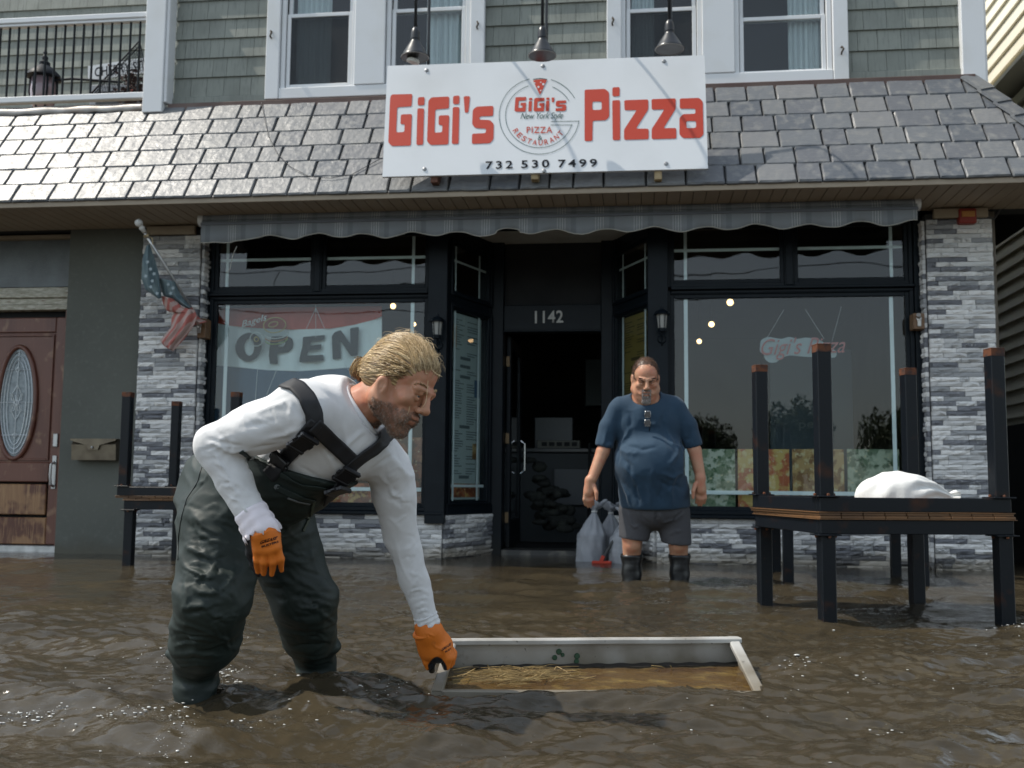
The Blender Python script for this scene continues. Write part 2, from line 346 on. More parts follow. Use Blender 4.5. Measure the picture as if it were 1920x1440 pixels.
for (a,c) in((CL,JL),(JR,CR)):
    d=c-a; n=Vector((d.y,-d.x,0)).normalized(); Mx=Matrix((d.normalized(),-n,Vector((0,0,1)))).transposed().to_4x4(); Mx.translation=a
    for z0,z1,pr in((.372,.46,.03),(2.19,2.30,.01),(2.77,2.95,.0)): m_=MB(); m_.box(.02,d.length-.02,-pr,.12,z0,z1,.004,Mx); m_.build('angled_beam',M_frame,B)
    for u in(.0,d.length-.08): m_=MB(); m_.box(u,u+.08,-.012,.10,.36,2.95,.004,Mx); m_.build('corner_post',M_frame,B)
# ---- doorway
fr('door_jamb',(-.305,-.195,.90,1.10,-.3,2.95)); fr('door_jamb',(.715,.83,.90,1.10,-.3,2.95))
fr('door_header',(-.195,.715,.93,1.08,2.07,2.31),(-.195,.715,.91,1.08,2.055,2.072))
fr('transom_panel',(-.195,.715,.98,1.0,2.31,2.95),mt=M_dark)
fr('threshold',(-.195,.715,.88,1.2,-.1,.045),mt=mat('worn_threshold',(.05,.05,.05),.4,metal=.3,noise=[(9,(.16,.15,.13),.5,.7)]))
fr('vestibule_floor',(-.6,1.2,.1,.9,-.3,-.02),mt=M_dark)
m_=MB(); m_.prism([(-.62,.10),(1.22,.10),(.86,.97),(-.34,.97)],(0,0,2.905),(1,0,0),(0,1,0),.03); m_.build('vestibule_ceiling',mat('white_ceiling_board',(.55,.54,.5),.6,noise=[(4,(.42,.4,.36),.4,.8)]),B)
# open door leaf folded into the shop on the left
D=empt('entrance_door',B,(-.19,1.1,0)); m_=MB()
for a in((-.185,-.145,1.1,1.2,.05,2.04),(-.185,-.145,1.9,2.0,.05,2.04),(-.185,-.145,1.2,1.9,.05,.3),(-.185,-.145,1.2,1.9,1.94,2.04)): m_.box(*a,.004)
m_.build('door_frame',M_frame,D)
m_=MB(); m_.box(-.168,-.162,1.19,1.91,.29,1.95,0); m_.build('door_pane',M_glass,D)
for z in(.28,1.02,1.75): m_=MB(); m_.box(-.19,-.155,1.085,1.10,z,z+.1,.002); m_.build('hinge',mat('aged_brass_hinge',(.2,.14,.08),.5,metal=.6),D)
m_=MB(); m_.tube([(-.13,1.85,.75),(-.09,1.85,.78),(-.09,1.85,1.05),(-.13,1.85,1.08)],.011); m_.build('door_handle',mat('steel_handle',(.6,.6,.6),.25,metal=1),D)
# ---- interior shell
I=empt('shop_interior',B,(0,.3,0))
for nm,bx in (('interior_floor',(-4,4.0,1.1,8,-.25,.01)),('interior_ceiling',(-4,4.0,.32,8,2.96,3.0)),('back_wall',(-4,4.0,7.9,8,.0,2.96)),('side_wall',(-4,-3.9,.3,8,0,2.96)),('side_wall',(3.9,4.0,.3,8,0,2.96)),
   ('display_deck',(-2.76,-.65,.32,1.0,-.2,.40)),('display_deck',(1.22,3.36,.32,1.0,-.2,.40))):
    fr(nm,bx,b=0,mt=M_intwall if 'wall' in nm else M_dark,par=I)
# ---- soffit of boards
sf=empt('soffit',B,(0,-.3,2.9)); bd=MB(); bd.box(-.048,.048,-.38,.38,-.008,.008,.003); me=bd.build('board',M_soffit,None).data
bpy.data.objects.remove(bpy.data.objects['board'])
x=-5.6; i=0
while x<4.42:
    inst('soffit_board',me,sf,(x,-.345,2.90+(i%3)*.0006)); x+=.1005; i+=1
fr('soffit_backing',(-11,4.42,-.72,.3,2.915,2.96),b=0,mt=M_under)
fr('fascia_strip',(-5.6,4.42,-.745,-.722,2.885,2.93),b=.003,mt=M_soffit)
# ---- slate roof
RF=empt('skirt_roof',B,(0,-.4,3.4))
E0=Vector((0,-.74,2.925)); E1=Vector((0,-.03,3.955)); SL=(E1-E0); SLn=SL.length; sdir=SL.normalized(); nrm=Vector((0,-sdir.z,sdir.y))
m_=MB(); m_.prism([(-.02,0),(SLn,0),(SLn,.02),(-.02,.02)],(-5.6,E0.y,E0.z),sdir,nrm,0)
m_=MB(); xr0=4.42; xr1=3.80
m_.add([(-11,E0.y,E0.z),(xr0,E0.y,E0.z),(xr1,E1.y,E1.z),(-11,E1.y,E1.z),(xr0,1.5,E0.z),(xr1,1.5,E1.z)],[(0,1,2,3),(1,4,5,2)]); m_.build('roof_deck',M_under,RF,thick=.01)
def tilemesh(i):
    r=np.random.default_rng(300+i); nx,ny=6,4; P=[]
    for a in range(nx+1):
        for c in range(ny+1):
            x=a/nx-.5; y=c/ny
            e=(a in(0,nx)) or (c==0)
            z=(.30 if e else 1.)+r.normal()*(.08 if e else .04)
            xx=x*(1 if not(a in(0,nx)) else 1)+(0 if a in(0,nx) else r.normal()*.01)
            if a in(0,nx): xx=x+math.copysign(abs(r.normal())*.008,-x)
            yy=y+(abs(r.normal())*.012 if c==0 else (0 if c==ny else r.normal()*.02))
            # bevel: pull second ring close to edge
            if a==1: xx=-.5+.035+r.normal()*.004
            if a==nx-1: xx=.5-.035+r.normal()*.004
            if c==1: yy=.06+r.normal()*.006
            P.append((xx,yy,z))
    n0=len(P); fs=[]
    for a in range(nx):
        for c in range(ny): p=a*(ny+1)+c; fs.append((p,p+ny+1,p+ny+2,p+1))
    ring=[a*(ny+1) for a in range(nx+1)]
    low=[]
    for a in range(nx+1): P.append((P[a*(ny+1)][0],P[a*(ny+1)][1]+.01,-.6)); low.append(n0+a)
    for a in range(nx): fs.append((low[a],low[a+1],ring[a+1],ring[a]))
    k=len(P); L_=[c for c in range(ny+1)]
    P.append((-.5,1,-.6)); P.append((.5,1,-.6))
    fs.append(tuple([low[0]]+L_+[k])); fs.append(tuple([nx*(ny+1)+c for c in range(ny,-1,-1)]+[low[nx],k+1])[::1])
    me=bpy.data.meshes.new('tile'); me.from_pydata(P,[],fs); me.materials.append(M_tile); me.update(); return me
TL=[tilemesh(i) for i in range(12)]
rows=6; rowl=SLn/rows; base=math.atan2(SL.z,SL.y)
for i in range(rows):
    r=random.Random(40+i); x=-5.6+r.random()*.2
    a=i*rowl
    while True:
        w=r.choice([.185,.235,.26,.30,.33])
        xm=xr0+(xr1-xr0)*((i+.5)/rows)-.02
        x1=min(x+w,xm)
        if x1-x>.05:
            p=E0+sdir*(a-.012)+nrm*.020; p.x=(x+x1)/2
            tilt=base-rad(2.2)+r.uniform(-.012,.012)
            o=inst('slate_tile',TL[r.randrange(12)],RF,p,(x1-x-.010,rowl+.008,.016),(tilt,r.uniform(-.006,.006),0))
        x+=w
        if x>=xm: break
# hip cap tiles and right-hand slope
hd=Vector((xr1-xr0,E1.y-E0.y,E1.z-E0.z)); hl=hd.length; hdn=hd.normalized()
for i in range(7):
    m_=MB(); p=Vector((xr0,E0.y,E0.z))+hdn*(i*hl/7-.02)+Vector((.0,-.0,.045)); q=p+hdn*(hl/7+.05)-Vector((0,0,.022))
    for s_ in(0,1):
        pass
    upn=Vector((.45,-.55,.70)).normalized(); sx=hdn.cross(upn).normalized()
    A=[p-sx*.13-upn*.05,p,p+sx*.13-upn*.05]; Bq=[q-sx*.13-upn*.05,q,q+sx*.13-upn*.05]
    t_=upn*.018
    vs=[*A,*Bq,*[v+t_ for v in A],*[v+t_ for v in Bq]]
    m_.add(vs,[(6,7,10,9),(7,8,11,10),(1,0,3,4),(2,1,4,5),(0,1,7,6),(1,2,8,7),(3,9,10,4),(4,10,11,5),(0,6,9,3),(2,5,11,8)]); m_.build('ridge_tile',M_tile,RF)
# flashings
fr('brown_flashing',(-3.12,3.79,-.06,-.03,3.935,4.0),b=.004,mt=M_brownflash)
P=[]
for i in range(60):
    x=-5.6+i*(2.27/59); P.append([(x,-.05+.003*math.sin(i*.7),4.02),(x,-.075+.004*math.sin(i*.5+1),3.99+.003*math.sin(i*.6)),(x,-.085+.006*math.sin(i*.37),3.935+.006*math.sin(i*1.1))])
m_=MB(); m_.grid(P); m_.build('metal_flashing',M_metalflash,B,smooth=True,thick=.003)
# ---- upper wall with shakes
ZB=4.02; ZT=5.30
def shake_me(i):
    r=np.random.default_rng(500+i); m_=MB()
    j=r.normal()*.004
    vs=[(-.5,.1,0),(.5,.1,j),(.5,.95,1),(-.5,.95,1),(-.5,1,0),(.5,1,j),(.5,1,1),(-.5,1,1)]
    m_.add(vs,[(0,1,2,3),(4,5,1,0),(4,0,3,7),(1,5,6,2),(3,2,6,7)])
    me=bpy.data.meshes.new('shake'); me.from_pydata(m_.v,[],m_.f); me.materials.append(M_shake); me.update(); return me
SH=[shake_me(i) for i in range(6)]
def shakes(par,x0,x1,z0,z1,y,exp=.181,seed=0,th=.020,zoff=0):
    r=random.Random(seed); z=z0-zoff
    while z<z1:
        zz0=max(z,z0); zz1=min(z+exp,z1)
        if zz1-zz0>.02:
            x=x0-r.random()*.1
            while x<x1:
                w=r.choice([.105,.13,.15,.16,.19]); a=max(x,x0); b=min(x+w,x1)
                if b-a>.015: inst('shake',SH[r.randrange(6)],par,((a+b)/2,y-th,zz0),(b-a-.003,th,zz1-zz0+.001))
                x+=w
        z+=exp
UW=empt('upper_wall',B,(0,.05,ZB)); m_=MB(); [m_.box(a,b,.052,.2,3.7,ZT,0) for a,b in((-3.1,-2.2),(-.30,.83),(2.765,3.8))]; m_.box(-2.2,-.30,.052,.2,3.7,4.06,0); m_.box(.83,2.765,.052,.2,3.7,4.04,0); m_.box(-1.40,-1.17,.052,.2,4.06,5.2,0); m_.box(1.62,1.85,.052,.2,4.04,5.2,0); m_.box(-2.2,-.30,.052,.2,5.2,ZT,0); m_.box(.83,2.765,.052,.2,5.2,ZT,0); m_.build('wall_sheathing',mat('wall_joint',(.07,.075,.065),.9),UW)
segs=[(-3.112,-2.235),(-.265,.795),(2.80,3.70)]
for k,(a,b) in enumerate(segs): 
    shakes(UW,a,b,4.09,ZT-.02,.05,seed=60+k,zoff=0 if k==0 else .0)
    m_=MB(); m_.box(a,b,.018,.05,4.0,4.085,.004); m_.build('starter_strip',M_shake,UW)
m_=MB(); m_.box(-3.1,3.8,-.0,.06,ZT,ZT+.2,.005); m_.build('frieze_board',M_white,UW)
# corner posts
fr('corner_board',(-3.33,-3.145,-.12,-.02,3.905,ZT+.2),(-3.145,-3.115,-.10,.04,4.0,ZT+.2),b=.006,mt=M_white)
fr('corner_board',(3.70,3.885,-.03,.06,3.93,ZT+.2),(3.865,3.90,-.02,.3,3.93,ZT+.2),b=.006,mt=M_white)
fr('gable_side_wall',(3.80,3.864,.201,8,2.97,ZT),b=0,mt=M_shake); fr('flat_roof',(-3.1,3.864,.201,8,ZT,ZT+.1),b=0,mt=M_under); fr('rear_wall',(-8,3.864,8.01,8.1,-.3,ZT),b=0,mt=M_gwall)
# ---- upper windows
M_curt=mat('sheer_curtain',(.56,.57,.58),.8,noise=[(30,(.42,.435,.45),.4,.7,(1,1,.02))])
M_screen=mat('insect_screen',(.05,.055,.06),.8,alpha=.42)
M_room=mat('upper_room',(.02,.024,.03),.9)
def upwin(xa,xb,zb,rail,screen_low,curt):
    w=empt('sash_window',B,(xa,0,zb))
    zt=5.2
    f=MB(); rect_frame(f,(0,.0,0),EX,xa-.045,xb+.045,zb-.045,zt,.04,-.04,.0); f.build('window_frame',M_white,w)
    f=MB(); rect_frame(f,(0,.0,0),EX,xa,xb,zb,rail+.02,.035,-.045,-.02) ; f.build('lower_sash',M_white,w)
    if screen_low:
        f=MB(); f.box(xa+.03,xb-.03,.028,.029,zb+.03,rail,0); f.build('insect_screen',M_screen,w)
    f=MB(); rect_frame(f,(0,.0,0),EX,xa,xb,rail-.01,zt-.045,.035,-.085,-.05); f.build('upper_sash',M_white,w)
    f=MB(); f.box(xa+.02,xb-.02,.034,.037,zb+.02,rail+.01,0); f.build('pane',M_glass,w)
    f=MB(); f.box(xa+.02,xb-.02,.066,.069,rail,zt-.06,0); f.build('pane',M_glass,w)
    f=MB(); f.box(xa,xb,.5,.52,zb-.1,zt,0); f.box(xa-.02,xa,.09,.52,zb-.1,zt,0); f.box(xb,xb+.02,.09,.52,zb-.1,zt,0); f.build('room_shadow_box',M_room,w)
    for (ca,cb) in curt:
        P=[]; n=36
        for i in range(n):
            u=ca+(cb-ca)*i/(n-1); P.append([(u,.10+.016*math.sin(i*1.1+ca*9)+.008*math.sin(i*2.7),z) for z in(zb-.05,(zb+zt)/2,zt)])
        f=MB(); f.grid(P); f.build('curtain',M_curt,w,smooth=True)
    return w
def casing(x0,x1,zb,zt,mull):
    c=empt('window_casing',B,(x0,0,zb)); 
    for nm,bx in [('casing_board',(x0,x0+.125,-.03,.04,zb,zt)),('casing_board',(x1-.125,x1,-.03,.04,zb,zt)),('sill_board',(x0+.127,x1-.127,-.026,.04,zb,zb+.10)),('mullion_board',(mull[0],mull[1],-.03,.04,zb+.102,zt))]:
        m_=MB(); m_.box(*bx,.006); m_.build(nm,M_white,c)
    M_rust=mat('rusty_hook',(.06,.045,.03),.7,metal=.5)
    for xx,zz in((x0+.05,zb+.62),(x1-.06,zb+.62 if x0<0 else zb+.28)):
        m_=MB(); m_.tube([(xx,-.03,zz),(xx,-.06,zz-.005),(xx+.012,-.07,zz-.03),(xx-.004,-.062,zz-.055),(xx,-.035,zz-.06)],.0075,6); m_.build('shutter_hook',M_rust,c)
casing(-2.235,-.265,4.02,ZT,(-1.425,-1.15)); casing(.795,2.80,4.0,ZT,(1.60,1.87))
upwin(-2.06,-1.46,4.13,4.80,True,[(-2.0,-1.68)])
upwin(-1.10,-.44,4.10,4.80,False,[(-.80,-.45)])
upwin(.96,1.555,4.10,4.70,True,[(1.0,1.2)])
upwin(1.915,2.625,4.09,4.58,False,[(2.33,2.60)])
# ---- balcony on the left
BA=empt('balcony_recess',B,(-4.4,1,4)); 
m_=MB(); m_.box(-7,-3.33,-.02,2.4,3.90,3.96,.004); m_.build('balcony_deck',M_tan,BA)
m_=MB(); m_.box(-7,-3.1,2.35,2.45,3.9,7.2,0); m_.build('wall_sheathing',bpy.data.materials['wall_joint'],BA)
m_=MB(); m_.box(-3.14,-3.115,.21,2.35,3.9,ZT,0); m_.build('side_wall',M_shake,BA)
shakes(BA,-6.6,-3.15,4.7,6.3,2.34,seed=77,exp=.18)
RL=empt('balcony_railing',B,(-4.4,-.03,4.1))
m_=MB(); m_.box(-7,-3.34,-.075,-.005,4.06,4.115,.006); m_.build('bottom_rail',M_white,RL)
m_=MB(); m_.box(-7,-3.34,-.085,.005,4.81,4.86,.006); m_.box(-7,-3.34,-.07,-.01,4.785,4.81,.003); m_.build('top_rail',M_white,RL)
m_=MB(); m_.tube([(0,0,4.10),(0,0,4.80)],.0105,6); bme=m_.build('x',mat('black_baluster',(.006,.008,.010),.45,spec=.2),None); 
me=bme.data; bpy.data.objects.remove(bme)
x=-3.42
while x>-6.9: inst('baluster',me,RL,(x,-.04,0)); x-=.0905
# ---- left part: stucco wall + house door
fr('stucco_wall',(-4.045,-3.335,.05,.5,-.35,2.93),b=.004,mt=M_gwall)
fr('stucco_edge',(-3.335,-3.314,.02,.12,-.1,2.9),b=.003,mt=M_mortar)
M_paint=mat('peeling_cream_paint',(.36,.34,.27),.7,noise=[(16,(.55,.53,.46),.45,.6,(1,1,5)),(24,(.17,.10,.07),.60,.68,(.5,1,5))],bump=[(30,.4,.006)])
TW=empt('transom_window',B,(-4.6,.25,2.6))
m_=MB(); m_.box(-5.6,-4.045,.27,.275,2.42,2.86,0); m_.build('pane',mat('obscured_glass',(.09,.11,.12),.35,noise=[(4,(.045,.055,.06),.4,.7),(90,(.14,.15,.15),.6,.8)],bump=[(120,.5,.004)],spec=.8),TW)
m_=MB(); m_.box(-5.6,-4.05,.20,.30,2.86,2.895,.004); m_.build('head_trim',M_tan,TW)
for z0,z1,y in((2.352,2.405,.22),(2.305,2.349,.185),(2.245,2.302,.215),(2.195,2.242,.205)): m_=MB(); m_.box(-5.6,-4.05,y,.32,z0,z1,.004); m_.build('trim_board',M_paint,TW)
DR=empt('house_door',B,(-4.6,.25,1))
M_wood=mat('weathered_brown_door',(.13,.045,.028),.45,noise=[(5,(.09,.028,.018),.4,.7,(1,1,.3)),(9,(.24,.135,.08),.58,.7,(1,1,.8)),(120,(.17,.065,.035),.55,.8,(1,1,.03))],bump=[(90,.2,.003,(1,1,.1))],coat=.2)
M_wood2=mat('bleached_door_panel',(.25,.13,.06),.5,noise=[(6,(.10,.035,.02),.5,.6,(1,1,.8)),(60,(.33,.19,.09),.5,.75,(1,1,.08))],coat=.15)
dx0,dx1=-5.06,-4.155
for nm,bx,mt in [('stile',(dx1-.10,dx1,.25,.29,.06,2.13),M_wood),('stile',(dx0,dx0+.10,.25,.29,.06,2.13),M_wood),('top_rail',(dx0+.10,dx1-.10,.25,.29,1.99,2.13),M_wood),('mid_rail',(dx0+.10,dx1-.10,.25,.29,.62,.80),M_wood),('bottom_rail',(dx0+.10,dx1-.10,.25,.29,.06,.30),M_wood2)]:
    m_=MB(); m_.box(*bx,.008); m_.build(nm,mt,DR)
m_=MB(); m_.box(dx0+.10,dx1-.10,.268,.285,.80,1.99,.002); m_.build('upper_panel',M_wood,DR)
m_=MB(); rect_frame(m_,(0,.265,0),EX,dx0+.115,dx1-.115,.815,1.975,.02,-.005,.012,.006); m_.build('panel_moulding',M_wood,DR)
m_=MB(); m_.box(dx0+.12,dx1-.12,.255,.285,.325,.60,.02); m_.build('lower_panel',M_wood2,DR)
oc=Vector(((dx0+dx1)/2,.262,1.345)); ra,rb=.185,.515
m_=MB(); m_.tube([(oc.x+ra*math.cos(t),oc.y-.004,oc.z+rb*math.sin(t)) for t in np.linspace(0,2*math.pi,49)[:-1]],.022,8,closed=True); m_.build('oval_moulding',M_wood,DR,smooth=True)
m_=MB(); n=48; m_.add([(oc.x+ra*math.cos(t)*.97,oc.y+.001,oc.z+rb*math.sin(t)*.97) for t in np.linspace(0,2*math.pi,n+1)[:-1]],[tuple(range(n))]); m_.build('oval_glass',mat('leaded_privacy_glass',(.20,.24,.26),.25,noise=[(40,(.10,.13,.15),.4,.7)],bump=[(130,.7,.004)],spec=1),DR)
m_=MB()
for s_ in(.82,.66,.5): 
    m_.tube([(oc.x+ra*s_*math.cos(t),oc.y-.006,oc.z+rb*(.5+.5*s_)*math.sin(t)) for t in np.linspace(0,2*math.pi,41)[:-1]],.0035,5,closed=True)
for zz in(-.30,0,.30):
    w=ra*math.sqrt(max(0,1-(zz/rb)**2)); m_.tube([(oc.x-w,oc.y-.006,oc.z+zz),(oc.x+w,oc.y-.006,oc.z+zz)],.003,5)
    m_.tube([(oc.x+.025*math.cos(a),oc.y-.007,oc.z+zz+.025*math.sin(a)) for a in(0,math.pi/2,math.pi,math.pi*1.5)],.003,5,closed=True)
m_.tube([(oc.x,oc.y-.006,oc.z-.48),(oc.x,oc.y-.006,oc.z+.48)],.003,5)
for k in range(4):
    a=k*math.pi/2+math.pi/4; m_.tube([(oc.x+r_*math.cos(a+.5*math.sin(q)),oc.y-.008,oc.z+1.5*r_*math.sin(a+.5*math.sin(q))) for r_,q in((.01,0),(.05,1.2),(.08,0),(.05,-1.2),(.012,0))],.003,5)
for s_ in(-1,1): m_.tube([(oc.x+s_*.0,oc.y-.006,oc.z+.16),(oc.x+s_*.045,oc.y-.006,oc.z+.08),(oc.x+s_*.02,oc.y-.006,oc.z),(oc.x+s_*.045,oc.y-.006,oc.z-.08),(oc.x,oc.y-.006,oc.z-.16)],.003,5)
m_.build('lead_came',mat('bright_came',(.55,.58,.6),.35,metal=.7),DR)
m_=MB(); m_.box(dx1-.065,dx1-.02,.232,.25,.94,1.06,.006); m_.build('deadbolt',mat('aged_nickel',(.42,.42,.42),.4,metal=.8),DR)
m_=MB(); m_.tube([(dx1-.045,.245,.80),(dx1-.045,.19,.78),(dx1-.045,.185,.68),(dx1-.045,.20,.60),(dx1-.045,.245,.58)],.012,8); m_.box(dx1-.065,dx1-.025,.24,.25,.56,.86,.006); m_.build('door_handle',bpy.data.materials['aged_nickel'],DR,smooth=40)
fr('door_frame_strip',(dx1+.002,-4.05,.22,.33,.02,2.195),b=.004,mt=M_wood,par=DR); fr('door_jamb_strip',(-4.062,-4.046,.08,.22,-.02,2.20),b=.003,mt=M_paint,par=DR)
fr('door_sill',(-5.2,-4.05,.2,.34,-.05,.05),b=.004,mt=mat('aluminium_sill',(.55,.55,.55),.4,metal=.5,noise=[(9,(.3,.3,.3),.4,.7)]),par=DR)
fr('door_backing',(-5.3,-4.047,.335,.36,-.3,2.95),b=0,mt=M_dark)  # added, unseen behind the door, to stop daylight leaking through its gaps
fr('left_wall_fill',(-8,-5.06,.26,.4,-.3,2.95),b=0,mt=M_gwall)
# right-hand side wall of the building behind the right pillar
fr('side_trim',(3.89,3.955,.12,.5,-.1,2.9),b=.004,mt=mat('brown_corner_trim',(.15,.125,.095),.6))
# ================================================================ NEIGHBOUR HOUSE
NB=thing('neighbour_house','cream clapboard side wall of the neighbouring house beyond the right end of the roof','house',(4.7,3,0))
XN=4.7; m_=MB(); m_.box(XN+.03,XN+.2,-.2,14,-.3,9,0); m_.build('wall_core',mat('clapboard_backing',(.2,.18,.13),.8),NB)
def nbz(px,py): return oX(px,py,XN).z
cb=MB(); cb.add([(0,0,0),(0,1,0),(.85,1,1),(.85,0,1),(1,0,0),(1,1,0),(1,1,1),(1,0,1)],[(0,1,5,4)[::-1],(3,2,1,0)[::-1],(0,4,7,3)[::-1],(1,2,6,5)[::-1]])
cbo=cb.build('x',M_cream,None); cme=cbo.data; bpy.data.objects.remove(cbo)
zband=4.05
z=zband+.62
M_cream2=M_cream
while z<8.6: inst('clapboard',cme,NB,(XN-.01,-.2,z),(.035,14,.162)); z+=.162
z=zband-.02
while z>1.25: inst('clapboard',cme,NB,(XN-.01,-.2,z-.135),(.035,14,.135)); z-=.135
m_=MB(); m_.box(XN-.30,XN+.03,-.2,14,zband+.36,zband+.40,.004); m_.box(XN-.10,XN+.03,-.2,14,zband+.19,zband+.30,.01); m_.box(XN-.055,XN+.03,-.2,14,zband+.02,zband+.17,.006); m_.build('band_moulding',mat('pale_band',(.62,.60,.53),.5),NB)
m_=MB(); m_.box(XN-.02,XN+.2,-.2,14,-.3,1.26,.0); m_.build('dark_foundation',M_dark,NB)
# ================================================================ WATER
BX=[Vector((.44,-5.50,0)),Vector((1.441,-5.347,0)),Vector((1.40,-4.90,0)),Vector((.40,-5.07,0))]   # planter corners FL FR RR RL
def axis(lo,hi,c0,c1,h,g):
    a=[c0]
    while a[-1]<c1: a.append(a[-1]+h)
    s=h; x=a[-1]
    while x<hi: s*=g; x+=s; a.append(min(x,hi))
    s=h; x=c0; b=[]
    while x>lo: s*=g; x-=s; b.append(max(x,lo))
    return np.array(b[::-1]+a)
wx=axis(-60,60,-1.5,2.5,.0125,1.035); wy=axis(-90,.12,-6.7,-3.6,.0125,1.03)
wy=np.concatenate([wy[wy<.12],[.12,.3,.6,1.0]])
X,Y=np.meshgrid(wx,wy,indexing='ij')
r_=np.random.default_rng(5)
Zw=np.zeros_like(X)
wxp=X+.10*np.sin(Y*2.1+.7)+.05*np.sin(X*3.7+Y*1.3); wyp=Y+.09*np.sin(X*1.7)+.06*np.sin(X*4.1-Y*2.2)
for k in range(110):
    lam=.05*(1.10)**(k*.35)*(1+.3*r_.random()); lam=.045+.75*(r_.random()**2.6)
    th=r_.normal(1.75,.65); kk=2*math.pi/lam; ph=r_.random()*6.28
    amp=.0037*(lam/.3)**.95
    env=.55+.45*np.sin(X*r_.uniform(.6,2.5)+Y*r_.uniform(.6,2.5)+r_.random()*6)
    Zw+=amp*env*np.sin(kk*(wxp*math.cos(th)+wyp*math.sin(th))+ph)
def ring(cx,cy,a,lam,dec):
    global Zw
    d=np.hypot(X-cx,Y-cy); Zw+=a*np.exp(-d/dec)*np.cos(2*math.pi*d/lam)
ring(-.29,-5.55,.012,.16,.22); ring(-.03,-5.10,.010,.15,.18); ring(.42,-5.3,.008,.12,.12); ring(1.01,-1.5,.006,.12,.2); ring(1.33,-1.45,.006,.12,.2)
for lx,ly in((1.94,-3.6),(2.78,-3.44),(1.71,-2.74),(2.58,-2.57),(-2.77,-1.09)): ring(lx,ly,.004,.09,.1)
# bow wave swelling in front of the planter, and wake left of the walker
def ridge(p,q,a,w,curv=0):
    global Zw
    p=np.array(p);q=np.array(q);d=q-p;L=np.hypot(*d);u=d/L;n=np.array([-u[1],u[0]])
    s=((X-p[0])*u[0]+(Y-p[1])*u[1])/L; t=(X-p[0])*n[0]+(Y-p[1])*n[1]-curv*np.sin(np.clip(s,0,1)*math.pi)+.015*np.sin(X*13)+.01*np.sin(X*29+1)
    Zw+=a*np.exp(-(t/w)**2)*np.exp(-np.maximum(0,np.maximum(-s,s-1))**2*30)
ridge((.45,-5.62),(1.3,-5.47),.024,.055); ridge((-.9,-5.72),(.25,-5.72),.020,.05,-.05); ridge((-.7,-5.95),(.5,-6.0),.010,.07,.04); ridge((.2,-6.1),(2.0,-5.9),.012,.09,.05)
Zw*=np.clip(.55+.45*(-Y-3.2)/1.6,.5,1)
Zw+= -.004
shore=np.clip((-X*0+ .1-Y)/1.5,0.25,1); Zw*=shore
fade=np.clip((Y+20)/10,0.15,1); Zw*=fade
# inside the planter the flood is kept out by the box: dip the sheet under its floor
def inside(px_,py_,poly,mg=0.):
    ins=np.ones_like(px_,dtype=bool)
    for i in range(4):
        a=poly[i];b=poly[(i+1)%4]; ins&=((b.x-a.x)*(py_-a.y)-(b.y-a.y)*(px_-a.x))>mg*math.hypot(b.x-a.x,b.y-a.y)
    return ins
ins=inside(X,Y,BX,.022); Zw[ins]=-.12
WP=np.stack([X,Y,Zw],-1).reshape(-1,3); nxg,nyg=X.shape
ii=(np.arange(nxg-1)[:,None]*nyg+np.arange(nyg-1)[None,:]).reshape(-1)
WF=np.stack([ii,ii+nyg,ii+nyg+1,ii+1],-1)
me=bpy.data.meshes.new('flood_water'); me.vertices.add(len(WP)); me.vertices.foreach_set('co',WP.astype(np.float32).ravel())
me.loops.add(len(WF)*4); me.loops.foreach_set('vertex_index',WF.ravel().astype(np.int32)); me.polygons.add(len(WF)); me.polygons.foreach_set('loop_start',np.arange(0,len(WF)*4,4,dtype=np.int32)); me.update(calc_edges=True); me.validate()
M_water=mat('muddy_water',(.040,.032,.020),.06,noise=[(1.1,(.052,.041,.025),.4,.7,(1,1.6,1)),(5,(.027,.023,.016),.5,.8,(1,2,1))],bump=[(9,.30,.02,(1,1.6,1)),(30,.34,.006,(1,1.9,1)),(85,.24,.0022,(1,1.7,1))],ior=1.33,spec=.5)
link('flood_water',me,M_water,smooth=True,kind='structure')
def wz(x,y):
    i=min(max(np.searchsorted(wx,x),0),len(wx)-1); j=min(max(np.searchsorted(wy,y),0),len(wy)-1); return float(Zw[i,j])
